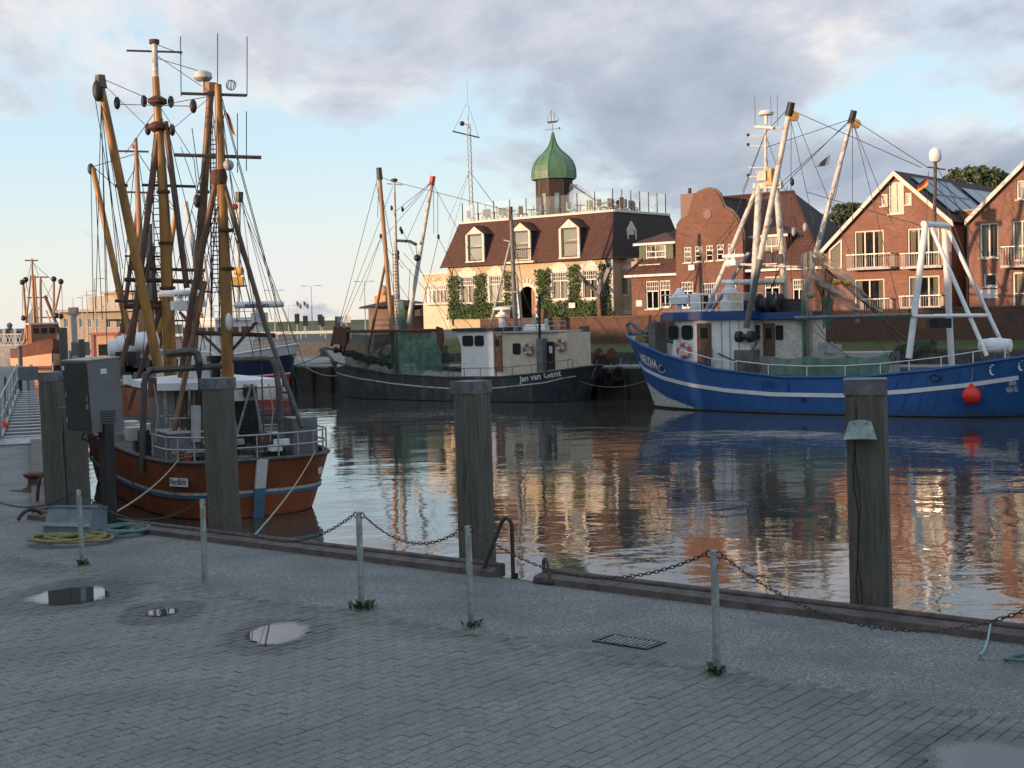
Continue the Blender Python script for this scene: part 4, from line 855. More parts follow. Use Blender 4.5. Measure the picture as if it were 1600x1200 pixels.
def dormer(fr, x0, x1, yt, ys, yb, w, parent, out=.35, side=False):
    a, b_, c, d = rect_px(fr, x0, x1, ys, yb, w); zt = fr.px((x0+x1)/2, yt, w)[1]; e = empty  # keep local
    m = (a+b_)/2; fwd = -out; dm = MB(); fw = .20
    for s, q in ((a, a+fw), (b_-fw, b_)): dm.box(fr.pt((s+q)/2, w+fwd, (c+d)/2), q-s, .12, d-c, (fr.u,fr.n,UP))
    dm.prism([fr.pt(a-.05,w+fwd-.06,d), fr.pt(b_+.05,w+fwd-.06,d), fr.pt(m,w+fwd-.06,zt)], fr.n*.12)
    dm.box(fr.pt(m,w+fwd,c-.05), b_-a+.08, .2, .10, (fr.u,fr.n,UP))
    D = dm.build('dormer', 'trim_white', parent, smooth=False)
    cb = MB()
    for s in (a+.02, b_-.02): cb.prism([fr.pt(s-.02,w+fwd+.06,c), fr.pt(s-.02,w+2.2,c), fr.pt(s-.02,w+2.2,d), fr.pt(s-.02,w+fwd+.06,d)], fr.u*.04)
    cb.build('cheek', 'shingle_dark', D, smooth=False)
    for s, q in ((-1,a-.10),(1,b_+.10)): slope([fr.pt(q,w+fwd-.12,d-.03), fr.pt(q,w+2.6,d-.03), fr.pt(m,w+2.6,zt+.06), fr.pt(m,w+fwd-.12,zt+.06)], 'dormer_roof', 'shingle', D, .05)
    window(fr, (a+fw, b_-fw, c, d-.02), parent, 1, 2, 0, 'frame_brown', .10, w+fwd+.06, .0, False, .10)
    MB().quad(fr.pt(a+fw,w+fwd+.5,c), fr.pt(b_-fw,w+fwd+.5,c), fr.pt(b_-fw,w+fwd+.5,c+(d-c)*.62), fr.pt(a+fw,w+fwd+.5,c+(d-c)*.62)).build('blind', 'curtain', D, smooth=False)
    return (a,b_,c,d)
dormer(F, 733, 761.5, 353.5, 366, 408, .0, cafe); d2 = dormer(F, 803.5, 834, 347.5, 361, 405, .0, cafe); dormer(F, 878.5, 910.5, 341.5, 356, 402, .0, cafe)
FSD = Frame((F.pt(uR+.2,0,0).x, F.pt(uR+.2,0,0).y), QV); FSD.n = -QU
dz0, dz1 = zE+.25, zE+2.0
for s in (2.6,):
    ax = (QV, QU, UP); c0 = F.pt(uR+.05, s, 0)
    mb = MB(); mb.box(c0+QV*-.5+UP*(dz0+.85), .16, .12, 1.7, ax).box(c0+QV*.5+UP*(dz0+.85), .16, .12, 1.7, ax)
    mb.prism([c0+QV*-.62+QU*.06+UP*(dz0+1.7), c0+QV*.62+QU*.06+UP*(dz0+1.7), c0+QU*.06+UP*(dz0+2.35)], QU*-.12)
    D = mb.build('dormer', 'trim_white', cafe, smooth=False)
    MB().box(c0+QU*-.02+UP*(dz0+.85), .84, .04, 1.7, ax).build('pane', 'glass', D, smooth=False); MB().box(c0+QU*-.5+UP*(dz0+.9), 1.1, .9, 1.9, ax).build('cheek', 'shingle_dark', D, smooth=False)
# little balcony at the middle dormer
a, b_, c, d = d2; e_ = MB().box(F.pt((a+b_)/2,-.25,zE-.02), b_-a+.9, .9, .14, (F.u,F.n,UP)).build('balcony_slab', 'trim_white', cafe, smooth=False)
bal = MB().bar(F.pt(a-.2,-.6,zE+.95), F.pt(b_+.2,-.6,zE+.95), .05, .05).build('balcony_rail', 'steel_dark', cafe)
for k in range(13): x = a-.2+(b_-a+.4)*k/12; MB().tube(F.pt(x,-.6,zE+.05), F.pt(x,-.6,zE+.95), .014, n=5).build('baluster', 'steel_dark', bal)
# roof terrace: glass balustrade, furniture, cupola
def glass_rail(p, q, n, h):
    for k in range(n+1):
        c_ = p.lerp(q, k/n); MB().bar(c_, c_+UP*(h+.06), .05, .05, F.u).build('rail_post', 'steel_dark', cafe, smooth=False)
    for k in range(n):
        a_, b2 = p.lerp(q,(k+.06)/n), p.lerp(q,(k+.94)/n); MB().quad(a_+UP*.12, b2+UP*.12, b2+UP*h, a_+UP*h).build('glass_panel', 'glass_rail', cafe, smooth=False)
TI = [T[0]+F.u*.2+F.n*.2, T[1]-F.u*.2+F.n*.2, T[2]-F.u*.2-F.n*.2, T[3]+F.u*.2-F.n*.2]
glass_rail(TI[0], TI[1], 9, 1.45); glass_rail(TI[1], TI[2], 6, 1.55); glass_rail(TI[3], TI[2], 9, 1.5); glass_rail(TI[0], TI[3], 5, 1.5)
def chairset(c, ang, mat, label):
    e = empty('terrace_chair', c, label, 'chair', 'chairs on the roof terrace'); x = Vector((math.cos(ang), math.sin(ang), 0)); y = Vector((-x.y,x.x,0))
    MB().box(c+UP*.45, .5, .5, .06, (x,y,UP)).build('seat', mat, e, smooth=False); MB().box(c+UP*.75-y*.24, .5, .05, .55, (x,y,UP)).build('backrest', mat, e, smooth=False)
    for i in (-1,1):
        for j in (-1,1): MB().tube(c+x*(i*.22)+y*(j*.22), c+x*(i*.22)+y*(j*.22)+UP*.45, .022, n=5).build('leg', mat, e)
def tableset(c, label):
    e = empty('terrace_table', c, label, 'table', 'tables on the roof terrace'); MB().lathe([(.42,.71),(.42,.75)], c, 12).build('top', 'grey_light', e); MB().tube(c, c+UP*.71, .04, n=6).build('leg', 'steel_dark', e)
rs = random.Random(4); k = 0; ORD = ['first','second','third','fourth','fifth','sixth','seventh','eighth','ninth']
for f in (.06,.17,.29,.41,.74,.86,.94):
    for dpt in (1.0,):
        c_ = TI[0].lerp(TI[1], f)+F.n*(dpt+rs.uniform(-.2,.3)); c_.z = T[0].z; tableset(c_, 'round roof terrace table, %s from the left behind the glass' % ORD[k])
        for s in (-1,1): chairset(c_+F.u*(s*.75), math.atan2(F.u.y,F.u.x)+s*1.57, rs.choice(['grey_light','rail_metal','wood_mast']), 'roof terrace chair %s of the %s table from the left' % ('left' if s < 0 else 'right', ORD[k]))
        k += 1
for fi, f in enumerate((.15,.35,.55,.75)):
    c_ = TI[1].lerp(TI[2], f)-F.u*.8; c_.z = T[0].z; chairset(c_, rs.uniform(0,6), 'black', 'dark chair against the right glass railing of the roof, %s from the front' % ORD[fi]); chairset(c_-F.u*.9+F.n*.3, rs.uniform(0,6), 'black', 'dark chair of the inner row at the right roof end, %s from the front' % ORD[fi])
# cupola: boarded octagon with green onion dome and ship vane
cc = atY(866,300,QV.y*84.5+QU.y*F.px(866,300,4.4)[0]); cc = F.pt(F.px(866,300,4.4)[0], 4.4, T[0].z); R8 = 1.42
zc = F.px(866,279,4.4)[1]; ztip = F.px(864,207,4.4)[1]
def octpt(r, k, z, c=cc): a = math.pi/4*k+math.pi/8+math.atan2(F.u.y,F.u.x); return Vector((c.x+math.cos(a)*r, c.y+math.sin(a)*r, z))
cup = cafe
for k in range(8):
    p, q = octpt(R8,k,0), octpt(R8,k+1,0); n_ = ((p+q)/2-Vector((cc.x,cc.y,0))).normalized()
    nb = 6
    for j in range(nb):
        a_, b2 = p.lerp(q,(j+.04)/nb), p.lerp(q,(j+.96)/nb); z0 = T[0].z if j not in (2,3) else T[0].z+2.0
        MB().prism([a_+UP*z0, b2+UP*z0, b2+UP*zc, a_+UP*zc], n_*(.03+.012*(j % 2))).build('cupola_board', 'board_brown', cafe, smooth=False)
    a_, b2 = p.lerp(q,2.05/nb), p.lerp(q,3.95/nb)
    MB().prism([a_+UP*(T[0].z+.2), b2+UP*(T[0].z+.2), b2+UP*(T[0].z+1.95), a_+UP*(T[0].z+1.95)], n_*.02).build('cupola_pane', 'glass', cafe, smooth=False)
MB().prism([octpt(R8-.02,k,T[0].z) for k in range(8)], UP*(zc-T[0].z)).build('cupola_core', 'interior_shade', cafe, smooth=False)
prof = [(1.72,0,),(1.73,.12),(1.73,.5),(1.65,.92),(1.47,1.32),(1.17,1.68),(.84,1.97),(.56,2.24),(.36,2.52),(.22,2.85),(.13,3.2),(.05,3.55)]; hs = (ztip-zc)/3.55
mb = MB(); ring = []
for r, z in prof: ring += [octpt(r,k,zc+z*hs) for k in range(8)]
mb.add(ring, [(i*8+k,i*8+(k+1) % 8,(i+1)*8+(k+1) % 8,(i+1)*8+k) for i in range(len(prof)-1) for k in range(8)]+[tuple(range(8))]); dome = mb.build('dome', 'copper_green', cafe, smooth=False)
for k in range(8): MB().path([octpt(r+.01,k,zc+z*hs) for r, z in prof], .035, 5).build('dome_rib', 'copper_green', dome)
MB().prism([octpt(1.74,k,zc-.09) for k in range(8)], UP*.10).build('dome_eave', 'copper_green', dome, smooth=False)
tip = Vector((cc.x,cc.y,ztip)); zv = F.px(864,180,4.4)[1]-ztip
vane = MB().tube(tip-UP*.2, tip+UP*(zv*.5), .03, .02, 6).build('vane_rod', 'steel_dark', cafe)
X = F.u; mb = MB(); b0 = tip+UP*(zv*.55)
mb.prism([b0-X*.55+UP*.18, b0-X*.42, b0+X*.42, b0+X*.62+UP*.30, b0+X*.40+UP*.14], F.n*.03); mb.build('vane_ship_hull', 'rust', vane, smooth=False)
mb = MB(); mb.tube(b0-X*.1, b0-X*.1+UP*.95, .02, n=5).tube(b0+X*.2, b0+X*.2+UP*.7, .018, n=5).tube(b0-X*.1+UP*.95, b0+X*.6+UP*.3, .010, n=4).tube(b0-X*.1+UP*.95, b0-X*.55+UP*.18, .010, n=4); mb.build('vane_ship_rig', 'rust', vane)
mb = MB(); mb.tube(tip+UP*(zv*.2)-X*.75, tip+UP*(zv*.2)+X*.75, .018, n=5).prism([tip+UP*(zv*.2)+X*.75, tip+UP*(zv*.2+.12)+X*.58, tip+UP*(zv*.2-.12)+X*.58], F.n*.02); mb.build('vane_arrow', 'rust', vane)
# stair enclosure right of the cupola
c_ = cc+F.u*2.3; MB().prism([Vector((c_.x,c_.y,T[0].z))-F.u*.9, Vector((c_.x,c_.y,T[0].z))+F.u*1.9, Vector((c_.x,c_.y,T[0].z+.9))+F.u*1.9, Vector((c_.x,c_.y,zc-.5))-F.u*.9], F.n*1.2).build('stair_enclosure', 'glass_rail', cafe, smooth=False)
MB().bar(Vector((c_.x,c_.y,zc-.45))-F.u*.9, Vector((c_.x,c_.y,T[0].z+.95))+F.u*1.9, .1, .1).build('stair_beam', 'steel_dark', cafe, smooth=False)
# setback bay between café and brick house
r = rect_px(F, 963, 986, 408, 494, 1.4); mb = hole_wall(F, uR+.0, r[1]+1.2, GZ-.3, zE-.1, [rect_px(F,967.5,983,432,462,1.4)], 1.4); mb.build('bay_wall', 'render_cream', cafe, smooth=False)
window(F, rect_px(F,967.5,983,432,462,1.4), cafe, 1, 1, 0, 'frame_white', .12, 1.45, 0, False)
for y in (418,488): z = F.px(975,y,1.4)[1]; MB().box(F.pt((r[0]+r[1])/2,1.37,z), r[1]-r[0], .08, .3, (F.u,F.n,UP)).build('bay_band', 'trim_white', cafe, smooth=False)
# low café annex on the left with the word Café
aL, aR = F.px(661,470,1.0)[0], uL; za = F.px(680,429,1.0)[1]
an = empty('cafe_annex', F.pt((aL+aR)/2,1.0,GZ), 'low cream glazed annex with Café lettering left of the mansard house', 'building')
wr = rect_px(F, 664, 700, 446, 474, 1.0); hole_wall(F, aL, aR, GZ-.3, za, [wr], 1.0).build('wall', 'cream_paint', an, smooth=False)
window(F, wr, an, 6, 1, 1, 'frame_white', .05, 1.06, .62, True, .06, .25, 12, 1)
MB().quad(F.pt(aL,1,GZ-.3), F.pt(aL,7,GZ-.3), F.pt(aL,7,za), F.pt(aL,1,za)).quad(F.pt(aL,1.001,za), F.pt(aR,1.001,za), F.pt(aR,7,za), F.pt(aL,7,za)).build('side_wall', 'cream_paint', an, smooth=False)
MB().box(F.pt((aL+aR)/2,.93,za+.06), aR-aL+.1, .2, .16, (F.u,F.n,UP)).build('parapet', 'trim_white', an, smooth=False)
p0, p1 = F.P(673,440,.98), F.P(690,439,.98); text('lettering', 'Café', p0, p1, UP*.42, 'letter_gold', an); text('lettering', 'S', F.P(696,439,.98), F.P(700,439,.98), UP*.42, 'letter_gold', an)
# ivy on the café front
ivy_px = [(703,721,433,497),(742,761,430,497),(789,799,424,478),(840,861,422,497),(890,908,416,497),(938,955,414,497),(703,812,474,497),(840,956,471,497)]
mb = MB(); rs = random.Random(11)
for q in ivy_px:
    a, b_, c, d = rect_px(F, *q); c = max(c, GZ-.1); n = int((b_-a)*(d-c)*270)
    for _ in range(n):
        u_ = rs.uniform(a-.12,b_+.12); z_ = rs.uniform(c,d+.15); ed = min(u_-a+.12, b_+.12-u_, d+.15-z_)
        if ed < rs.uniform(0,.28): continue
        if any(i[0]-.02 < u_ < i[1]+.02 and i[2] < z_ < i[3] for i in inset): continue
        if dr[0]-.2 < u_ < dr[1]+.2 and z_ < dr[3]: continue
        p = F.pt(u_, -.06-rs.random()**.7*.24, z_); s = rs.uniform(.05,.115)
        n_ = (-F.n+Vector((rs.gauss(0,.5),rs.gauss(0,.5),rs.gauss(.25,.5)))).normalized(); x = n_.orthogonal().normalized(); x.rotate(Matrix.Rotation(rs.uniform(0,6.28),3,n_)); y = n_.cross(x)
        mb.add([p-x*s, p-y*s*.75, p+x*s, p+y*s*.75], [(0,1,2,3)])
mb.build('ivy', 'ivy', smooth=False, label='dark green ivy framing the ground floor windows of the café', cat='ivy')
q = F.px(899,477)[0]; MB().box(F.pt(q,-.42,F.px(899,477)[1]), .55, .03, .36, (F.u,F.n,UP)).build('notice_board', 'sign_white', smooth=False, label='small white notice among the ivy below the café windows', cat='sign')
# old anchor set up before the café
a0 = F.P(938,497,-1.6); e = empty('old_anchor', Vector((a0.x,a0.y,GZ)), 'large old anchor with wooden stock standing before the ivy', 'anchor')
ft, cr, ar1, ar2 = F.P(938,497,-1.6), F.P(936,459,-1.6), F.P(907,433,-1.6), F.P(953,418,-1.6)
MB().bar(ft, cr, .26, .26, F.n).build('shank', 'wood_brown', e, smooth=False); MB().bar(cr+(ar1-cr)*-.05, ar1, .20, .26, F.n).build('arm', 'steel_dark', e, smooth=False); MB().bar(cr, ar2, .30, .30, F.n).build('stock', 'grey_paint', e, smooth=False)
MB().prism([ar1+UP*.22-F.u*.1, ar1-UP*.15+F.u*.3, ar1-UP*.2-F.u*.15], F.n*.2).build('fluke', 'steel_dark', e, smooth=False); MB().prism([F.P(936,436,-1.7), F.P(943,438,-1.7), F.P(941,455,-1.7), F.P(934,452,-1.7)], F.n*.3).build('fluke', 'grey_paint', e, smooth=False)
# brick retaining wall
W0 = front(V_WALL); a, b_ = u_fl+13.4, 75
e = empty('brick_wall', W0.pt((a+b_)/2,0,.7), 'long old brick retaining wall in front of the houses', 'wall')
mb = MB(); L = b_-a; zt_ = 2.62
mb.quad(W0.pt(a,0,.2), W0.pt(b_,0,.2), W0.pt(b_,0,zt_), W0.pt(a,0,zt_), [(0,0),(L,0),(L,zt_),(0,zt_)]).quad(W0.pt(a,.4,.2), W0.pt(b_,.4,.2), W0.pt(b_,.4,zt_), W0.pt(a,.4,zt_), [(0,0),(L,0),(L,zt_),(0,zt_)]).quad(W0.pt(a,0,.2), W0.pt(a,.4,.2), W0.pt(a,.4,zt_), W0.pt(a,0,zt_), [(0,0),(.4,0),(.4,2),(0,2)])
mb.build('wall_face', 'brick_wall', e, smooth=False)
n = 90
for k in range(n): MB().box(W0.pt(a+L*(k+.5)/n,.2,zt_+.03+random.uniform(-.012,.012)), L/n-.03, .50, .09, (W0.u,W0.n,UP)).build('coping_stone', 'brick_wall', e, smooth=False)
for x in (793,846): q = W0.px(x,490)[0]; MB().box(W0.pt(q,.2,2.95), .5, .5, .62, (W0.u,W0.n,UP)).build('gate_pier', 'brick_wall', e, smooth=False)
# ---------------------------------------------------------------- brick house with the curved gable
G = front(79.2); G2 = front(78.6)
bh = empty('gabled_brick_house', G.P(1110,495,0)*1, 'old red brick house with a curved gable and two dormers', 'building'); 
gl, gr_ = G.px(987,460)[0], G.px(1284,460)[0]; ze = G.px(1020,428)[1]; zr = G.px(1150,308,5)[1]; dp = 10.0
hs_ = [rect_px(G,1009,1029,439,483), rect_px(G,1155,1166.5,432,480), rect_px(G,1194,1218,432,480), rect_px(G,1238,1258,436,480), rect_px(G,1030,1047,438,480)]
hole_wall(G, gl, gr_, GZ-.3, ze, hs_).build('wall', 'brick_old', bh, smooth=False)
for h in hs_: window(G, h, bh, 2, 1, 1, 'frame_white', .08, .10, 0, True, .07, .36, 6, 2)
mb = MB()
for s in (gl, gr_): mb.quad(G.pt(s,0,GZ-.3), G.pt(s,dp,GZ-.3), G.pt(s,dp,ze), G.pt(s,0,ze), [(0,0),(dp,0),(dp,5),(0,5)])
mb.quad(G.pt(gl,dp,GZ-.3), G.pt(gr_,dp,GZ-.3), G.pt(gr_,dp,ze), G.pt(gl,dp,ze), [(0,0),(12,0),(12,5),(0,5)]); mb.build('side_wall', 'brick_old', bh, smooth=False)
hip = 3.6; r0, r1 = gl+hip, G.px(1240,305,5)[0]; ov = .35
Eb = [G.pt(gl-.3,-ov,ze), G.pt(gr_+.3,-ov,ze), G.pt(gr_+.3,dp+ov,ze), G.pt(gl-.3,dp+ov,ze)]; R = [G.pt(r0,dp/2,zr), G.pt(r1,dp/2,zr)]
slope([Eb[0],Eb[1],R[1],R[0]], 'roof', 'tile_red', bh); slope([Eb[1],Eb[2],R[1]], 'roof', 'tile_dark', bh); slope([Eb[2],Eb[3],R[0],R[1]], 'roof', 'tile_red', bh); slope([Eb[3],Eb[0],R[0]], 'roof', 'tile_red', bh)  # right hip in darker tile: shade of the averted side as colour
mb = MB(); mb.path([R[0]+UP*.05, R[1]+UP*.05], .11, 6).path([Eb[1],R[1]+UP*.04], .10, 6).path([Eb[0],R[0]+UP*.04], .10, 6); mb.build('ridge_tiles', 'tile_red', bh)
MB().box((Eb[0]+Eb[1])/2-UP*.10, (Eb[1]-Eb[0]).length, .16, .16, (G.u,G.n,UP)).build('gutter', 'frame_white', bh, smooth=False)
# curved gable
go = [(1056.5,431),(1057,352),(1062,345),(1074,338),(1078,324),(1082,309),(1090,301),(1100,297),(1107,296),(1116,298),(1123,304),(1127,315),(1131,324),(1142,330),(1150,340),(1156,352),(1160,362),(1161,428)]
pts2 = [G2.px(x,y) for x, y in go]; gwin = [rect_px(G2,x,x+11.5,y,y+24.5) for x, y in ((1068.5,386),(1085.5,384.5),(1102.5,383.5),(1119.5,382),(1136.5,381))]
gu0, gu1 = min(p[0] for p in pts2), max(p[0] for p in pts2); zg = min(h[2] for h in gwin)-.15; zgt = max(h[3] for h in gwin)+.12
gwl = [rect_px(G2,1064,1083,440,481), rect_px(G2,1096,1119,442,492), rect_px(G2,1132,1150,438,480)]
mbg = hole_wall(G2, gu0, gu1, GZ-.3, zgt, gwin+gwl)
for h in gwl: window(G2, h, bh, 2, 1, 1, 'frame_white', .08, .10, 0, True, .07, .36, 6, 2)
top_pts = [p for p in pts2 if p[1] > zgt]; pl = [(gu0,zgt)]+top_pts+[(gu1,zgt)]
mbg.add([G2.pt(a_,0,z_) for a_, z_ in pl], [tuple(range(len(pl)))], [[(a_,z_) for a_, z_ in pl]])
full = [(gu0,GZ-.3)]+pl+[(gu1,GZ-.3)]
for i in range(len(full)):
    p, q = full[i], full[(i+1) % len(full)]; mbg.quad(G2.pt(p[0],0,p[1]), G2.pt(q[0],0,q[1]), G2.pt(q[0],.42,q[1]), G2.pt(p[0],.42,p[1]), [(p[0],p[1]),(q[0],q[1]),(q[0]+.4,q[1]),(p[0]+.4,p[1])])
bk = [(gu0,zgt+.2)]+top_pts+[(gu1,zgt+.2)]; mbg.add([G2.pt(a_,.42,z_) for a_, z_ in bk], [tuple(range(len(bk)))], [[(a_,z_) for a_, z_ in bk]])
gab = mbg.build('curved_gable', 'brick_old', bh, smooth=False)
MB().path([G2.pt(a_,.2,z_+.04) for a_, z_ in pl], .12, 6).build('gable_coping', 'brick_old', gab)
for h in gwin: window(G2, h, bh, 1, 2, 1, 'frame_white', .06, .08, 0, True, .05, .3, 2, 1)
q = G2.P(1106,335); MB().lathe([(.30,0),(.30,.06),(.22,.08)], q, 18, -G2.n).build('medallion', 'brick_red', gab)
mb = MB()
for x, y0, y1, wd in ((1065,307,330,1.0),): c_ = G.P(1078,318,3.2); mb.box(c_-UP*.4, 1.05, .75, 2.1, (G.u,G.n,UP))
mb.build('chimney', 'brick_red', bh, smooth=False); MB().tube(c_+UP*.6, c_+UP*1.05, .12, n=8).build('chimney_pot', 'steel_dark', bh)
# gable return roof
slope([G2.pt(gu0+.1,.3,ze), G2.pt(gu0+.1,5,ze), G2.pt((gu0+gu1)/2,5,zr-.2), G2.pt((gu0+gu1)/2,.3,zr-.2)], 'roof', 'tile_red', bh); slope([G2.pt(gu1-.1,.3,ze), G2.pt(gu1-.1,5,ze), G2.pt((gu0+gu1)/2,5,zr-.2), G2.pt((gu0+gu1)/2,.3,zr-.2)], 'roof', 'tile_dark', bh)  # right slope again in the darker tile that paints its shaded side
def hipdormer(fr, x0, x1, ytop, ye, yb, wx0, wx1, shut):
    w_ = .75; a, b_, c, d = rect_px(fr, x0, x1, ye, yb, w_); zt_ = fr.px((x0+x1)/2, ytop, w_)[1]; wa = rect_px(fr, wx0, wx1, ye+4, yb-2, w_)
    D = hole_wall(fr, a, b_, c, d, [wa], w_).quad(fr.pt(a,w_,c), fr.pt(a,w_+3,c), fr.pt(a,w_+3,d), fr.pt(a,w_,d), [(0,0),(3,0),(3,2),(0,2)]).quad(fr.pt(b_,w_,c), fr.pt(b_,w_+3,c), fr.pt(b_,w_+3,d), fr.pt(b_,w_,d), [(0,0),(3,0),(3,2),(0,2)]).build('dormer', 'brick_old', bh, smooth=False)
    window(fr, wa, bh, 2, 2, 1, 'frame_white', .09, w_+.02, .25, True, .08, .35, 4, 1)
    m = (a+b_)/2; e0, e1 = fr.pt(a-.3,w_-.3,d), fr.pt(b_+.3,w_-.3,d); rr = fr.pt(m,w_+1.3,zt_); rb = fr.pt(m,w_+3.6,zt_)
    slope([e0,e1,rr], 'dormer_roof', 'tile_red', D, .08); slope([e1, fr.pt(b_+.3,w_+3.6,d), rb, rr], 'dormer_roof', 'tile_red', D, .08); slope([fr.pt(a-.3,w_+3.6,d), e0, rr, rb], 'dormer_roof', 'tile_red', D, .08)
    MB().box(fr.pt(m,w_-.28,d-.12), b_-a+.6, .1, .16, (fr.u,fr.n,UP)).build('dormer_gutter', 'frame_white', D, smooth=False)
    if shut:
        for s0, s1 in ((a+.03,wa[0]-.02),(wa[1]+.02,b_-.03)): MB().box(fr.pt((s0+s1)/2,w_-.03,(wa[2]+wa[3])/2), s1-s0, .06, wa[3]-wa[2]+.1, (fr.u,fr.n,UP)).build('shutter', 'green_shutter', D, smooth=False)
hipdormer(G, 999, 1053, 362, 378, 415, 1009.5, 1040.5, True); hipdormer(G, 1180, 1228, 350, 366, 414, 1189, 1223, False)
q = G.px(999,474)[0]; MB().box(G.pt(q,-.03,G.px(999,474)[1]), .5, .04, .42, (G.u,G.n,UP)).build('house_sign', 'sign_white', bh, smooth=False)
MB().box(G2.pt(G2.px(1082,418)[0],-.08,G2.px(1082,418)[1]), .45, .16, .35, (G.u,G.n,UP)).build('wall_lamp', 'white_paint', bh, smooth=False)
# ---------------------------------------------------------------- modern brick gable houses on the right
def balcony(fr, x0, x1, yt, yb, parent, dpt=.9):
    a, b_, c, d = rect_px(fr, x0, x1, yt, yb, -dpt); mb = MB(); 
    mb.box(fr.pt((a+b_)/2,-dpt/2,c+.06), b_-a, dpt, .14, (fr.u,fr.n,UP)); S = mb.build('balcony_slab', 'grey_light', parent, smooth=False)
    MB().bar(fr.pt(a,-dpt,d), fr.pt(b_,-dpt,d), .05, .05).bar(fr.pt(a,-dpt,d), fr.pt(a,0,d), .05, .05).bar(fr.pt(b_,-dpt,d), fr.pt(b_,0,d), .05, .05).build('balcony_rail', 'rail_metal', S, smooth=False)
    n = max(6, int((b_-a)/.14))
    for k in range(n+1): x = a+(b_-a)*k/n; MB().tube(fr.pt(x,-dpt,c+.1), fr.pt(x,-dpt,d), .012, n=4).build('baluster', 'rail_metal', S)
    for s in (a,b_):
        for k in range(1,6): MB().tube(fr.pt(s,-dpt*k/6,c+.1), fr.pt(s,-dpt*k/6,d), .012, n=4).build('baluster', 'rail_metal', S)
def gable_house(fr, name, label, ul, ur, pk, eL, eR, wins, dp, extra_l=True):
    """gable front: pk=(u,z) ridge, eL/eR=(u,z) where the roof edges end"""
    e = empty(name, fr.pt((ul+ur)/2,0,GZ), label, 'building')
    def nrm(p, q): d_ = Vector((q[0]-p[0], q[1]-p[1])); n_ = Vector((-d_.y,d_.x)).normalized(); return n_ if n_.y > 0 else -n_
    nl, nr_ = nrm(eL,pk), nrm(eR,pk)
    hole_wall(fr, ul, ur, GZ-.3, pk[1]+.2, [h[0] for h in wins], 0, [(pk[0],pk[1]-.12,nl.x,nl.y),(pk[0],pk[1]-.12,nr_.x,nr_.y)]).build('wall', 'brick_red', e, smooth=False)
    def roofz(u_): 
        q = eL if u_ < pk[0] else eR; return q[1]+(pk[1]-q[1])*(u_-q[0])/(pk[0]-q[0])
    mb = MB()
    for s in (ul,ur): z_ = roofz(s)-.15; mb.quad(fr.pt(s,0,GZ-.3), fr.pt(s,dp,GZ-.3), fr.pt(s,dp,z_), fr.pt(s,0,z_), [(0,0),(dp,0),(dp,z_),(0,z_)])
    mb.add([fr.pt(ul,dp,GZ-.3), fr.pt(ur,dp,GZ-.3), fr.pt(ur,dp,roofz(ur)-.15), fr.pt(pk[0],dp,pk[1]-.15), fr.pt(ul,dp,roofz(ul)-.15)], [(0,1,2,3,4)], [[(0,0),(8,0),(8,6),(4,9),(0,6)]]); mb.build('side_wall', 'brick_red', e, smooth=False)
    for q in (eL,eR):
        slope([fr.pt(q[0],-.28,q[1]), fr.pt(q[0],dp+.2,q[1]), fr.pt(pk[0],dp+.2,pk[1]), fr.pt(pk[0],-.28,pk[1])], 'roof', 'tile_plum', e, .16)
        d_ = Vector((pk[0]-q[0],pk[1]-q[1])).normalized(); nn_ = nrm(q,pk)
        P = [fr.pt(q[0],-.30,q[1]), fr.pt(pk[0],-.30,pk[1]), fr.pt(pk[0],-.30,pk[1]-.30), fr.pt(q[0]+(0),-.30,q[1]-.30)]
        MB().prism(P, fr.n*.06).build('barge_board', 'trim_white', e, smooth=False)
    for h, kw in wins: window(fr, h, e, **kw)
    return e, roofz
H = front(78.2)
pk, eL, eR = H.px(1399,267), H.px(1284,392), H.px(1492,346)
ul, ur = H.px(1312,430)[0], H.px(1487,420)[0]
kw3 = dict(cols=3, frame='trim_white', fw=.09, mull=.09, curtain=.2, sill=False)
wA = [(rect_px(H,1335,1381,360,419), kw3), (rect_px(H,1418,1467.5,356,417), kw3), (rect_px(H,1335,1382,436,486), dict(kw3, cols=2)), (rect_px(H,1419,1468,431,483), kw3), (rect_px(H,1388,1412,284,334), dict(cols=2, rows=2, frame='trim_white', fw=.09, curtain=.6, sill=True)), (rect_px(H,1376,1386.5,303,322), dict(cols=1, frame='trim_white', fw=.09, curtain=.6, sill=True)), (rect_px(H,1413.5,1424,301,320), dict(cols=1, frame='trim_white', fw=.09, curtain=.6, sill=True))]
hA, rz = gable_house(H, 'gable_house', 'modern red brick gable house with balconies and solar panels', ul, ur, pk, eL, eR, wA, 17)
balcony(H, 1323, 1391, 397, 421, hA); balcony(H, 1406, 1471, 395, 419, hA); balcony(H, 1345, 1390, 467, 487, hA, .5); balcony(H, 1405, 1470, 462, 482, hA, .5)
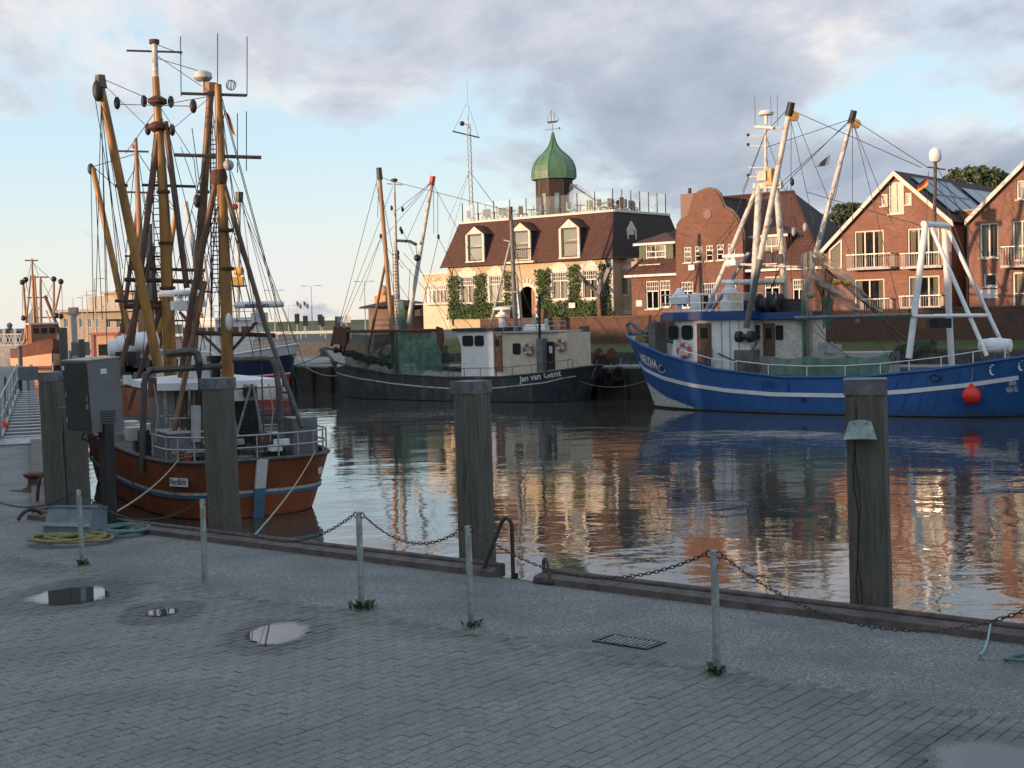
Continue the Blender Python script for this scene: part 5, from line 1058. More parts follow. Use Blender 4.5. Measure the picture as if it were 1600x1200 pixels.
# low lean-to part under the long left roof, with the slanted window
l0 = H.px(1288,430)[0]; tw = [H.px(1297,419), H.px(1315,419), H.px(1315,375), H.px(1297,391)]
MB().add([H.pt(l0,.02,GZ-.3), H.pt(ul,.02,GZ-.3), H.pt(ul,.02,rz(ul)-.2), H.pt(l0,.02,rz(l0)-.2)], [(0,1,2,3)], [[(l0,0),(ul,0),(ul,5),(l0,4)]]).quad(H.pt(l0,.02,GZ-.3), H.pt(l0,17,GZ-.3), H.pt(l0,17,rz(l0)-.2), H.pt(l0,.02,rz(l0)-.2), [(0,0),(17,0),(17,4),(0,4)]).build('lean_to_wall', 'brick_red', hA, smooth=False)
wn_ = MB()
for i in range(4): p, q = tw[i], tw[(i+1) % 4]; wn_.bar(H.pt(p[0],-.02,p[1]), H.pt(q[0],-.02,q[1]), .10, .08, H.n)
wn_ = wn_.build('slanted_window', 'trim_white', hA, smooth=False); MB().add([H.pt(p[0],.004,p[1]) for p in tw], [(0,1,2,3)]).build('pane', 'glass', wn_, smooth=False); MB().add([H.pt(p[0],.012,p[1]) for p in tw], [(0,1,2,3)]).build('curtain', 'curtain', wn_, smooth=False)
# solar panels on the right slope
sd = Vector((eR[0]-pk[0], 0, eR[1]-pk[1])); SL = sd.length
def onroof(f, w_, lift=.10):
    u_ = pk[0]+(eR[0]-pk[0])*f; z_ = pk[1]+(eR[1]-pk[1])*f; nx, nz = -(eR[1]-pk[1])/SL, (eR[0]-pk[0])/SL; return H.pt(u_+nx*lift, w_, z_+nz*lift)
for i in range(2):
    for j in range(3):
        w0, w1 = 1.2+j*2.15+(0 if i == 0 else .0), 1.2+j*2.15+2.05; f0, f1 = .12+i*.36, .12+i*.36+.34
        q = [onroof(f0,w0), onroof(f1,w0), onroof(f1,w1), onroof(f0,w1)]; pn = MB().add(q+[onroof(f,w_,.06) for f, w_ in ((f0,w0),(f1,w0),(f1,w1),(f0,w1))], [(0,1,2,3)]+[(k,(k+1) % 4,(k+1) % 4+4,k+4) for k in range(4)]).build('solar_panel', 'solar', hA, smooth=False)
        mb = MB()
        for k in range(4): mb.bar(q[k], q[(k+1) % 4], .05, .05)
        mb.build('panel_frame', 'rail_metal', pn, smooth=False)
for j in range(3):
    w0, w1 = 8.6+j*2.15, 8.6+j*2.15+2.05; q = [onroof(.2,w0), onroof(.68,w0), onroof(.68,w1), onroof(.2,w1)]; MB().add(q+[p-UP*.05 for p in q], [(0,1,2,3)]+[(k,(k+1) % 4,(k+1) % 4+4,k+4) for k in range(4)]).build('solar_panel', 'solar', hA, smooth=False)
# connecting part
lk = empty('link_building', H.P(1500,490,2.0), 'narrow flat-roofed brick link between the two gable houses', 'building')
c0, c1 = H.px(1487,420,2)[0], H.px(1519,420,2)[0]; wl = rect_px(H,1495,1513,352,413,2.0); wl2 = rect_px(H,1495,1512,432,478,2.0); zl = H.px(1500,331,2)[1]
hole_wall(H, c0, c1+.6, GZ-.3, zl, [wl,wl2], 2.0).build('wall', 'brick_red', lk, smooth=False); window(H, wl, lk, 2, 1, 0, 'trim_white', .09, 2.08, .25, False); window(H, wl2, lk, 2, 1, 0, 'trim_white', .09, 2.08, .25, False)
MB().box(H.pt((c0+c1)/2,7,zl+.06), c1-c0+1.2, 10.2, .12, (H.u,H.n,UP)).build('flat_roof', 'grey_paint', lk, smooth=False)
MB().path([H.pt(c0+.15,1.8,zl), H.pt(c0+.15,1.8,GZ)], .06, 8).build('downpipe', 'steel_dark', lk)
# right-hand gable house, cut by the picture edge
K = front(77.6); bl = K.px(1514,420)[0]; pkB = (bl+5.4, K.px(1514,342)[1]+5.0); eLB = K.px(1510,344); 
sl = (K.px(1600,253)[1]-eLB[1])/(K.px(1600,253)[0]-eLB[0]); pkB = (eLB[0]+4.9, eLB[1]+4.9*sl); eRB = (2*pkB[0]-eLB[0], eLB[1]); brr = 2*pkB[0]-bl
wB = [(rect_px(K,1531,1560,348,403), dict(cols=2, frame='trim_white', fw=.10, mull=.09, curtain=.3, sill=True)), (rect_px(K,1582,1612,344,408), dict(cols=2, frame='trim_white', fw=.10, mull=.09, curtain=.6, sill=False)), (rect_px(K,1537,1558,427,448), dict(cols=1, frame='trim_white', fw=.10, sill=True)), (rect_px(K,1582,1640,424,492), dict(cols=1, rows=2, frame='trim_white', fw=.12, curtain=.7, sill=False)), (rect_px(K,1588,1640,280,310), dict(cols=3, frame='trim_white', fw=.1, curtain=.6, sill=True))]
hB, _ = gable_house(K, 'gable_house', 'modern red brick gable house cut off by the right picture edge', bl, brr, pkB, eLB, eRB, wB, 14)
balcony(K, 1563, 1640, 384, 417, hB, 1.1)
MB().box(K.pt(K.px(1546,459)[0],-.03,K.px(1546,459)[1]), .95, .05, .5, (K.u,K.n,UP)).build('house_sign', 'sign_white', hB, smooth=False)
# added unseen houses behind the camera; ridge heights chosen to shade the harbour
SH = Vector((SUN_H.x,SUN_H.y,0)); ST = Vector((-SH.y,SH.x,0))
if ST.y < 0: ST = -ST
for k in range(9):
    c_ = SH*33+ST*(-34+k*16.2); e = empty('shade_house', Vector((c_.x,c_.y,0)), 'added shade-casting brick house out of view behind the viewer, number %s along the row' % ['one','two','three','four','five','six','seven','eight','nine'][k], 'building', 'added shade-casting houses behind the viewer'); hh, rr = 5.6, CAST_Z[k]
    a_, b2 = c_-ST*8.05, c_+ST*8.05
    MB().prism([a_-SH*5, b2-SH*5, b2+SH*5, a_+SH*5], UP*hh).build('wall', 'brick_old', e, smooth=False)
    for s in (-1,1): slope([a_+SH*(s*5.4)+UP*(hh-.2), b2+SH*(s*5.4)+UP*(hh-.2), b2+UP*rr, a_+UP*rr], 'roof', 'tile_red', e)
    MB().prism([a_-SH*5+UP*hh, a_+SH*5+UP*hh, a_+UP*(rr-.2)], ST*16.1).build('gable', 'brick_old', e, smooth=False)
# trees behind the right houses
def tree(c, rx, ry, rz_, n, label, s0=.10, s1=.24):
    e = empty('tree', Vector((c.x,c.y,GZ)), label, 'tree'); rs = random.Random(int(c.x*10)); MB().path([Vector((c.x,c.y,GZ)), Vector((c.x+.1,c.y,c.z-rz_*.5)), Vector((c.x,c.y,c.z))], [.3,.22,.08], 8).build('trunk', 'wood_brown', e)
    mb = MB(); cl = []
    for _ in range(150):
        a = rs.uniform(0,6.28); q = rs.uniform(-.5,1); r = math.sqrt(max(0,1-q*q))*rs.uniform(.45,1.12); cl.append((Vector((c.x+math.cos(a)*r*rx, c.y+math.sin(a)*r*ry, c.z+q*rz_)), rs.uniform(.09,.27)*min(rx,rz_)))
    for _ in range(n):
        o_, r = rs.choice(cl); d_ = Vector((rs.gauss(0,1),rs.gauss(0,1),rs.gauss(0,1))).normalized(); p = o_+d_*r*rs.random()**.4; s = rs.uniform(s0,s1)
        n_ = (d_+Vector((rs.gauss(0,.6),rs.gauss(0,.6),rs.gauss(.3,.6)))).normalized(); x = n_.orthogonal().normalized(); x.rotate(Matrix.Rotation(rs.uniform(0,6.28),3,n_)); y = n_.cross(x)
        mb.add([p-x*s, p-y*s*.6, p+x*s, p+y*s*.6], [(0,1,2,3)])
    mb.build('crown', 'tree', e, smooth=False)
tree(atY(1525,305,120), 3.2, 3.0, 2.3, 15000, 'broad dark green tree showing above the solar roof'); tree(atY(1328,342,110), 1.9, 2.2, 1.1, 8000, 'green tree top left of the modern gable house')
# signal mast behind the café
b0 = atY(738,420,112); tp = atY(730,142,112); b0.z = GZ; e = empty('signal_mast', b0, 'tall white lattice signal mast with yard and stays behind the café', 'mast')
for a in range(3):
    o_ = Vector((math.cos(a*2.1)*.26, math.sin(a*2.1)*.26, 0)); MB().tube(b0+o_, b0.lerp(tp,.86)+o_*.6, .05, .04, 6).build('mast_tube', 'white_worn', e)
n = 34
mb = MB()
for k in range(n):
    for a in range(3):
        f0 = .86*k/n; f1 = .86*(k+1)/n; o0 = Vector((math.cos(a*2.1)*.25, math.sin(a*2.1)*.25, 0)); o1 = Vector((math.cos((a+1)*2.1)*.25, math.sin((a+1)*2.1)*.25, 0)); mb.tube(b0.lerp(tp,f0)+o0, b0.lerp(tp,f1)+o1, .018, n=4)
mb.build('lattice', 'white_worn', e); MB().tube(b0.lerp(tp,.84), tp, .06, .03, 6).build('topmast', 'white_worn', e); MB().tube(tp, tp+UP*.8, .012, n=4).build('aerial', 'wire', e)
MB().bar(atY(707,205,112), atY(749,215,112), .10, .10).build('yard', 'steel_dark', e, smooth=False); MB().sphere(atY(722,193,112), .2, 10, 8).build('camera_dome', 'black', e); MB().bar(atY(722,193,112), atY(731,195,112), .05, .05).build('camera_arm', 'steel_dark', e)
for x, y in ((700,345),(690,420),(788,340),(790,345)):
    wire(b0.lerp(tp,.66), atY(x,y,108 if x < 720 else 109), .014, e)
for s in (708,748): wire(atY(730,160,112), atY(s,206 if s < 720 else 214,112), .012, e)
# ================================================================== boats
class Hull:
    """stations: (s_waterline, s_deck, half_beam_wl, half_beam_deck, sheer_z); frame s runs along fr.u"""
    def __init__(s, fr, st, zw=WATER_Z): s.fr = fr; s.st = st; s.zw = zw
    def at(s, i, k):
        sw, sd, bw, bd, zs = s.st[i]
        if k >= 0: return (sw+(sd-sw)*k**1.15, bw+(bd-bw)*k**.8, s.zw+(zs-s.zw)*k)
        return (sw+(sd-sw)*k*.6, bw*(1+k*.9), s.zw+k*2.0)
    def half(s, a, z):
        prev = None
        for i in range(len(s.st)):
            zs = s.st[i][4]; k = (z-s.zw)/(zs-s.zw); k = max(-.3, min(1.05, k)); p = s.at(i, k)
            if prev and (prev[0] <= a <= p[0] or prev[0] >= a >= p[0]):
                f = (a-prev[0])/((p[0]-prev[0]) or 1); return prev[1]+(p[1]-prev[1])*f
            prev = p
        return .05
    def px(s, x, y, side=-1, it=8):
        w_ = side*2.0
        for _ in range(it):
            a, z = s.fr.px(x, y, w_); w_ = side*s.half(a, z)
        return a, z
    def sheer(s, a):
        for i in range(len(s.st)-1):
            p, q = s.st[i], s.st[i+1]
            if min(p[1],q[1]) <= a <= max(p[1],q[1]): f = (a-p[1])/((q[1]-p[1]) or 1); return p[4]+(q[4]-p[4])*f, p[3]+(q[3]-p[3])*f
        return s.st[0][4], .3
    def band(s, name, parent, mat, k0, k1, out=0, n=5, sides=(-1,1)):
        mb = MB()
        for sd in sides:
            base = len(mb.v); ks = [k0+(k1-k0)*j/n for j in range(n+1)]
            for i in range(len(s.st)):
                for k in ks: a, h, z = s.at(i, k); mb.v.append(s.fr.pt(a, sd*(h+out), z))
            m_ = n+1
            for i in range(len(s.st)-1):
                for j in range(n): mb.f.append([base+i*m_+j, base+(i+1)*m_+j, base+(i+1)*m_+j+1, base+i*m_+j+1])
        return mb.build(name, mat, parent, angle=.9)
    def deck(s, name, parent, mat, k, inset=.08):
        mb = MB(); n = len(s.st)
        for i in range(n): a, h, z = s.at(i, k); mb.v += [s.fr.pt(a, -max(.01,h-inset), z), s.fr.pt(a, max(.01,h-inset), z)]
        mb.f = [[2*i,2*i+2,2*i+3,2*i+1] for i in range(n-1)]; return mb.build(name, mat, parent)
    def rail(s, name, parent, mat, r=.07, lift=0.02, k=1):
        mb = MB()
        for sd in (-1,1): mb.path([s.fr.pt(p[0], sd*p[1], p[2]+lift) for p in [s.at(i,k) for i in range(len(s.st))]], r, 6)
        return mb.build(name, mat, parent)
    def stripe(s, name, parent, mat, pts, h, out=.03, sides=(-1,1)):
        """band of height h following (s,z) points on the hull"""
        mb = MB(); fine = []
        for i in range(len(pts)-1):
            for j in range(8): f = j/8; fine.append((pts[i][0]+(pts[i+1][0]-pts[i][0])*f, pts[i][1]+(pts[i+1][1]-pts[i][1])*f))
        fine.append(pts[-1])
        for sd in sides:
            base = len(mb.v)
            for a, z in fine:
                for dz, o_ in ((-h/2,0),(-h/2,out),(h/2,out),(h/2,0)): mb.v.append(s.fr.pt(a, sd*(s.half(a,z+dz)+o_), z+dz))
            for i in range(len(fine)-1):
                for j in range(3): mb.f.append([base+i*4+j, base+i*4+4+j, base+i*4+5+j, base+i*4+1+j])
        return mb.build(name, mat, parent)
    def wrap(s, side=-1, out=.035):
        def f(p):
            d_ = Vector(p)-s.fr.o; a, z = d_.dot(s.fr.u), p.z; return s.fr.pt(a, side*(s.half(a,z)+out), z)
        return f
def railing(parent, pts, h, mat, r=.022, rails=(1.0,.5), posts=True, rname='railing', step=1):
    for k in rails: MB().path([Vector(p)+UP*(h*k) for p in pts], r, 6).build(rname, mat, parent)
    if posts:
        for p in pts[::step]: MB().tube(p, Vector(p)+UP*h, r*.95, n=6).build('stanchion', mat, parent)
def cabin(fr, parent, s0, s1, w0, w1, z0, z1, mat, name='cabin', bevel=0):
    return MB().box(fr.pt((s0+s1)/2,(w0+w1)/2,(z0+z1)/2), s1-s0, w1-w0, z1-z0, (fr.u,fr.n,UP)).build(name, mat, parent, smooth=False)
def rwindow(fr, parent, x0, x1, y0, y1, w_, rim='black', name='window', rnd=.25):
    """rounded boat window on a wall at offset w_ (proud frame, glass just inside)"""
    a, b_, c, d = rect_px(fr, x0, x1, y0, y1, w_); cx_, cz, hx, hz = (a+b_)/2, (c+d)/2, (b_-a)/2, (d-c)/2; r = rnd*min(hx,hz)*2; pts = []
    for qx, qz, a0 in ((1,1,0),(-1,1,90),(-1,-1,180),(1,-1,270)):
        for k in range(5): t_ = rad(a0+k*22.5); pts.append((cx_+qx*(hx-r)+math.cos(t_)*r, cz+qz*(hz-r)+math.sin(t_)*r))
    wn_ = MB().path([fr.pt(p[0], w_-.02, p[1]) for p in pts], .035, 5, True).build(name, rim, parent)
    MB().poly([fr.pt(p[0], w_-.012, p[1]) for p in pts]).build('pane', 'boat_glass', wn_, smooth=False); return wn_
m, t, b = nodes('boat_glass'); b.inputs['Base Color'].default_value = (.02,.028,.032,1); b.inputs['Roughness'].default_value = .06; bump(t, b, noise(t, coords(t), 1.2, 2), .05, .02)
def life_ring(fr, c, R, label, mat='ring_red', band='white_worn', n_=None):
    n_ = n_ or -fr.n; x = fr.u; e = empty('life_ring', c-UP*R, label, 'life ring'); N_ = 32
    P = [c+x*(math.cos(2*math.pi*k/N_)*R*.78)+UP*(math.sin(2*math.pi*k/N_)*R*.78) for k in range(N_)]
    MB().path(P, R*.22, 8, True).build('ring', mat, e)
    for q in range(4):
        a0 = q*8+3; MB().path([c+(P[(a0+j) % N_]-c)*1.0 for j in range(4)], R*.235, 8).build('reflective_band', band, e)
    L_ = [c+x*(math.cos(2*math.pi*k/N_)*R*1.06)+UP*(math.sin(2*math.pi*k/N_)*R*1.06)+n_*.02 for k in range(N_)]
    MB().path(L_, .012, 4, True).build('grab_line', 'rope_tan', e); return e
def block(p, parent, r=.16, mat='black', name='block'): return MB().sphere(p, r, 10, 8, (.6,.6,1.15)).build(name, mat, parent)
def radar(c, L, ang, parent, txt=None, mat='white_paint'):
    d_ = Vector((math.cos(ang),math.sin(ang),0)); s = Vector((-d_.y,d_.x,0))
    r = MB().box(c-UP*.28, .42, .42, .26, (d_,s,UP)).lathe([(.13,-.16),(.10,-.06),(.08,0)], c, 10).build('radar_housing', mat, parent, angle=.4)
    MB().path([c-d_*L/2+UP*.07, c-d_*(L/2-.06)+UP*.07, c+d_*(L/2-.06)+UP*.07, c+d_*L/2+UP*.07], [.06,.095,.095,.06], 10).build('radar_bar', mat, r)
    return r
def net(name, parent, mat, A, B, drop, folds=9, sway=.25, nu=40, nv=14, nrm=None, seed=1, taper=.0, belly=.0):
    """net hung from A..B, falling by drop (number or pair), pleated along its width"""
    rs = random.Random(seed); A, B = Vector(A), Vector(B); nrm = nrm or (B-A).cross(UP).normalized(); d0, d1 = drop if isinstance(drop, tuple) else (drop, drop); mb = MB(); ph = [rs.uniform(0,6.28) for _ in range(4)]
    for j in range(nv+1):
        for i in range(nu+1):
            f, g = i/nu, j/nv; p = A.lerp(B, .5+(f-.5)*(1-taper*g)); dd = d0+(d1-d0)*f
            o_ = sway*(.3+.7*g)*(.6*math.sin(f*folds*6.28+ph[0]+g*.8)+.4*math.sin(f*folds*2.3*6.28+ph[1])+.3*math.sin(g*5+ph[2]+f*3))
            mb.v.append(p-UP*(dd*g+.12*dd*math.sin(f*6.28*2+ph[3])*g*.4+belly*math.sin(math.pi*f)*(1-g)*.5)+nrm*o_)
    for j in range(nv):
        for i in range(nu): mb.f.append([j*(nu+1)+i, j*(nu+1)+i+1, (j+1)*(nu+1)+i+1, (j+1)*(nu+1)+i])
    return mb.build(name, mat, parent)
def ladder(parent, p, q, side, n, mat='steel_dark', wd=.18):
    for s in (-1,1): MB().tube(p+side*(s*wd), q+side*(s*wd), .018, n=4).build('ladder_rail', mat, parent)
    for k in range(n): c = p.lerp(q,(k+.5)/n); MB().tube(c-side*wd, c+side*wd, .015, n=4).build('ladder_rung', mat, parent)

# ---------------------------------------------------------------- ANNA, blue cutter on the right (bow to the left)
A_ = Frame((16.6,66.6), (.795,-.607))
SA = [(-11.3,-12.85,.02,.03,.0),(-11.1,-12.65,.26,.55,.0),(-10.6,-12.15,.6,1.05,.0),(-9.6,-11.1,1.1,1.65,.0),(-7.8,-9.3,1.8,2.25,.0),(-5.0,-6.2,2.45,2.62,.0),(-2,-2.4,2.72,2.75,.0),(1.5,1.5,2.75,2.75,.0),(4.6,4.8,2.6,2.7,.0),(6.6,7.2,2.2,2.55,.0),(7.8,8.8,1.5,2.2,.0),(8.4,9.7,.9,1.6,.0),(8.7,10.2,.3,.8,.0),(8.75,10.35,.02,.03,.0)]
shp = [(985,523),(1010,540),(1040,555),(1100,575),(1200,590),(1320,592),(1450,580),(1520,570),(1600,557)]
def sheer_from(fr, pts, hb):
    tab = []
    for i, (x, y) in enumerate(pts): tab.append(fr.px(x, y, -hb[min(i,len(hb)-1)]))
    def f(a):
        if a <= tab[0][0]: return tab[0][1]
        for p, q in zip(tab, tab[1:]):
            if p[0] <= a <= q[0]: return p[1]+(q[1]-p[1])*(a-p[0])/(q[0]-p[0])
        return tab[-1][1]
    return f
sf = sheer_from(A_, shp, [.05,1.3,2.1,2.6,2.75,2.75,2.65,2.4,1.6])
SA = [(a,b_,c,d,sf(b_)) for a, b_, c, d, _ in SA]
HA = Hull(A_, SA); hc = HA
an_ = empty('fishing_cutter', A_.pt(0,0,WATER_Z), 'blue fishing cutter with white masts moored on the right', 'boat', 'fishing cutters in the harbour')
HA.band('hull', an_, 'hull_blue', .02, 1.0, 0, 9); HA.band('boot_top', an_, 'hull_boot', -.3, .02, 0, 3); HA.band('bulwark_inside', an_, 'white_worn', .62, .99, -.09, 3)
HA.deck('deck', an_, 'deck_paint', .64); HA.rail('cap_rail', an_, 'hull_blue', .075)
strp = [HA.px(x,y) for x, y in ((1000,568),(1008,577),(1038,591),(1082,602),(1135,610),(1206,616),(1316,618),(1417,611.5),(1510,602),(1592,590))]
HA.stripe('white_stripe', an_, 'white_paint', strp, .19, .05)
# white forefoot
mb = MB(); tops = [.40,.37,.30,.18,.05]
for sd in (-1,1):
    bs_ = len(mb.v)
    for i in range(5):
        for q in range(5): a, h, z = HA.at(i, .03+(tops[i]-.03)*q/4); mb.v.append(A_.pt(a, sd*(h+.02), z))
    for i in range(4):
        for q in range(4): mb.f.append([bs_+i*5+q, bs_+i*5+5+q, bs_+i*5+6+q, bs_+i*5+1+q])
mb.build('white_forefoot', 'white_worn', an_)
p0, p1 = HA.px(1003,565), HA.px(1028,577); text('registration_number', 'NEU244', A_.pt(p0[0],0,p0[1]), A_.pt(p1[0],0,p1[1]), UP*.50, 'letter_white', an_, wrap=HA.wrap(), bold=.04)
a, z = HA.px(1035,576); q = A_.pt(a,-(HA.half(a,z)+.03),z); MB().lathe([(.22,0),(.22,.03),(.12,.04)], q, 14, -A_.n).build('crest', 'letter_white', an_); MB().lathe([(.17,0),(.17,.02)], q-A_.n*.035, 14, -A_.n).build('crest_shield', 'navy', an_)
for txt, xa, xb, y in (('ANNA',1577,1589,603),('NEUH.-SIEL',1573,1592,613)):
    p0, p1 = HA.px(xa,y), HA.px(xb,y-2); text('stern_name', txt, A_.pt(p0[0],0,p0[1]), A_.pt(p1[0],0,p1[1]), UP*.22, 'letter_white', an_, wrap=HA.wrap(), bold=.02)
for x0, y0, x1, y1 in ((1405,590,1385,642),(1425,588,1407,643),(1450,586,1433,644),(1475,583,1457,645),(1500,580,1483,646),(1525,577,1507,645),(1345,596,1330,640)):
    P = [HA.px(x0+(x1-x0)*k/6, y0+(y1-y0)*k/6) for k in range(7)]; MB().path([A_.pt(a,-(HA.half(a,z)+.015),z) for a, z in P], .022, 5).build('plate_frame', 'hull_blue', an_)
for x0, x1, y0, y1, mt in ((1190,1209,597,606,'blue_roof'),(1252,1260,622,628,'black'),(1230,1234,598,616,'blue_roof')):
    P = [HA.px(x,y) for x, y in ((x0,y1),(x1,y1),(x1,y0),(x0,y0))]; MB().poly([A_.pt(a,-(HA.half(a,z)+.03),z) for a, z in P]).build('hull_plate', mt, an_, smooth=False)
a, z = HA.px(1461,590); MB().path([A_.pt(a+math.cos(q)*.22,-(HA.half(a,z)+.03),z+math.sin(q)*.14) for q in [k*math.pi/8 for k in range(16)]], .04, 6, True).build('fairlead', 'navy', an_)
for x, y in ((1551,578),(1596,571)): a, z = HA.px(x,y); MB().path([A_.pt(a+math.cos(q)*.10,-(HA.half(a,z)+.03),z+math.sin(q)*.22) for q in [rad(60+k*20) for k in range(13)]], .04, 6).build('hawse_lip', 'white_paint', an_)
# wheelhouse
def apx(x, y, w_): return A_.P(x, y, w_)
wf, wb = -1.75, 1.75; zd = A_.px(1070,578,wf)[1]-.25; zr_ = A_.px(1100,499,wf)[1]
s0 = A_.px(1033,540,wf)[0]; s1 = A_.px(1172,540,wf)[0]; s2 = A_.px(1246,540,wf)[0]
# front part, with raked and rounded fore end
mb = MB(); plan = [(s1,wf),(s0+1.3,wf),(s0+.45,-1.2),(s0+.1,-.4),(s0+.1,.4),(s0+.45,1.2),(s0+1.3,wb),(s1,wb)]
lo_ = [A_.pt(a-.25 if a < s0+1 else a,w_,zd) for a, w_ in plan]; hi_ = [A_.pt(a+.1 if a < s0+1 else a,w_,zr_) for a, w_ in plan]; n = len(plan)
mb.add(lo_+hi_, [(i,(i+1) % n,(i+1) % n+n,i+n) for i in range(n)]+[tuple(range(n,2*n))]); whs = mb.build('wheelhouse', 'white_paint', an_, smooth=False)
rp = [(s1+.35,wf-.3),(s0+.9,wf-.3),(s0-.1,-1.4),(s0-.55,-.5),(s0-.55,.5),(s0-.1,1.4),(s0+.9,wb+.3),(s1+.35,wb+.3)]
rt = A_.px(1100,488,wf)[1]; MB().prism([A_.pt(a,w_,zr_-.02) for a, w_ in rp], UP*(rt-zr_+.05)).build('wheelhouse_roof', 'blue_roof', an_, smooth=False)
# after part, set back
cabin(A_, an_, s1-.01, s2, -1.15, 1.5, zd, zr_-.06, 'white_worn', 'after_cabin'); MB().box(A_.pt((s1+s2)/2,.1,zr_+.1), s2-s1+.5, 3.3, .34, (A_.u,A_.n,UP)).build('after_roof', 'blue_roof', an_, smooth=False)
for x in ((1045,1060),(1066,1082)): rwindow(A_, an_, x[0], x[1], 509, 530, wf-.005)
for x0, x1, y0, y1, ww, mt in ((1090,1112,505,577,wf,'wood_brown'),(1193,1211,505,556,-1.15,'wood_brown')):
    a, b_, c, d = rect_px(A_,x0,x1,y0,y1,ww); c = max(c, zd); D = MB().box(A_.pt((a+b_)/2,ww-.02,(c+d)/2), b_-a, .06, d-c, (A_.u,A_.n,UP)).build('door', mt, an_, smooth=False)
    MB().box(A_.pt((a+b_)/2,ww-.055,d-.5), (b_-a)*.5, .02, .55, (A_.u,A_.n,UP)).build('door_pane', 'boat_glass', D, smooth=False)
for x in ((1176,1187),(1213,1223)): rwindow(A_, an_, x[0], x[1], 509, 530, -1.155, rnd=.1)
for x in (1128,1141,1155): a = A_.px(x,540,wf)[0]; MB().tube(A_.pt(a,wf-.03,zd), A_.pt(a,wf-.03,zr_-.1), .02, n=5).build('wall_pipe', 'grey_light', an_)
cabin(A_, an_, *[A_.px(x,575,-1.5)[0] for x in (1153,1183)], -1.9, -1.2, zd, zd+1.25, 'grey_paint', 'winch_box')
life_ring(A_, apx(1068.5,547.5,wf-.12), .40, 'red life ring on the white wheelhouse of the blue cutter')
# upper deck rail and equipment
ur_ = [A_.pt(a,w_,rt) for a, w_ in ((s0-.2,-1.3),(s0+1.0,wf-.1),(s0+2.4,wf-.1),(s0+3.9,wf-.1),(s1-.3,wf-.1))]; hrl = A_.px(1100,459,wf)[1]-rt; railing(an_, ur_, hrl, 'white_paint', .028, (1,.52,.1)); railing(an_, [A_.pt(s0-.2,-1.3,rt), A_.pt(s0-.5,0,rt), A_.pt(s0-.2,1.3,rt), A_.pt(s0+1.2,wb,rt), A_.pt(s1-.3,wb,rt)], hrl, 'white_paint', .028, (1,.52))
def lathe_at(x, y, w_, prof, name, mat, n=14): p = apx(x, y, w_); return MB().lathe(prof, Vector((p.x,p.y,rt)), n).build(name, mat, an_)
lathe_at(1086,488,-1.0,[(.26,0),(.26,.75),(.20,.95),(.05,1.02)],'vent_cowl','white_paint'); lathe_at(1062,488,-.9,[(.12,0),(.12,.4),(.48,.5),(.50,.8),(.30,.98),(.1,1.3)],'satellite_dome','white_paint')
lathe_at(1141,488,-.6,[(.5,0),(.5,.55),(.34,.6),(.34,.9),(.42,.95),(.40,1.12),(.22,1.2),(.22,1.4),(.3,1.45),(.05,1.62)],'searchlight_tower','white_paint',12)
cabin(A_, an_, *[A_.px(x,475,-.8)[0] for x in (1140,1163)], -1.0, -.2, rt, rt+.85, 'cream_paint', 'deck_locker'); cabin(A_, an_, *[A_.px(x,475,-.5)[0] for x in (1163,1240)], -.9, .9, rt-.1, rt+.55, 'steel_dark', 'winch_house')
for x, y, r in ((1195,476,.55),(1212,476,.55)): p = apx(x,y,-.95); MB().lathe([(r,-.3),(r,-.25),(.3,-.2),(.3,.2),(r,.25),(r,.3)], p, 16, A_.u).build('net_drum', 'steel_dark', an_)
# masts: tripod of thick white pipes, top mast, crossbar with radar
TT = apx(1190,292,0)
for (x0,y0,w0),(x1,y1,w1),r0,r1,nm,mt in (((1186,290,0),(1176,492,-.9),.16,.19,'mast_leg','white_worn'),((1213,292,.2),(1228,472,.9),.15,.18,'mast_leg','white_worn'),((1181,298,0),(1103,488,-.3),.12,.13,'fore_strut','white_worn'),((1170,395,.4),(1112,486,.9),.10,.10,'fore_strut','grey_light'),((1197,300,0),(1196,196,0),.11,.06,'top_mast','white_worn'),((1128,441,-.4),(1226,440,.3),.13,.15,'crossbar','white_worn'),((1157,413,-.3),(1258,418,.3),.07,.07,'crossbar','white_worn')):
    MB().tube(apx(x0,y0,w0), apx(x1,y1,w1), r1 if False else r0, r1, 12).build(nm, mt, an_)
MB().bar(apx(1178,291,0), apx(1222,290,.2), .34, .28).build('mast_head', 'white_worn', an_, smooth=False); MB().box(apx(1203,277,0), .36, .4, .85, (A_.u,A_.n,UP)).build('mast_lantern_box', 'brass_wood', an_, smooth=False); MB().box(apx(1192,275,-.1), .5, .4, .5, (A_.u,A_.n,UP)).build('lamp_bracket', 'cream_paint', an_, smooth=False)
for y, a, b_ in ((213,1168,1200),(228,1167,1200),(262,1169,1200),(276,1168,1197),(200,1180,1222)): MB().tube(apx(a,y,0), apx(b_,y,0), .035, n=6).build('spreader', 'white_worn', an_)
for y in (213,228,276): MB().sphere(apx(1169,y-2,0), .09, 8, 6).build('signal_lamp', 'steel_dark', an_)
MB().lathe([(.08,-.5),(.10,-.1),(.36,-.05),(.40,.06),(.30,.16),(.05,.2)], apx(1197,178,0), 14).build('radome', 'white_paint', an_); MB().bar(apx(1181,198,0), apx(1210,200,0), .3, .12).build('mast_platform', 'white_worn', an_, smooth=False)
for x in (1180,1205,1215): p = apx(x,196,0); MB().tube(p, p+UP*1.5, .012, n=4).build('aerial', 'wire', an_)
radar(apx(1146,402,-.3), 1.25, math.atan2(A_.u.y,A_.u.x), an_); MB().sphere(apx(1140,412,-.3), .28, 12, 8, (1,1,.7)).build('radome', 'white_paint', an_)
for x in (1202,1218): MB().box(apx(x,403,-.2), .34, .1, .42, (A_.u,A_.n,Vector((0,.3,1)).normalized())).build('deck_floodlight', 'black', an_, smooth=False)
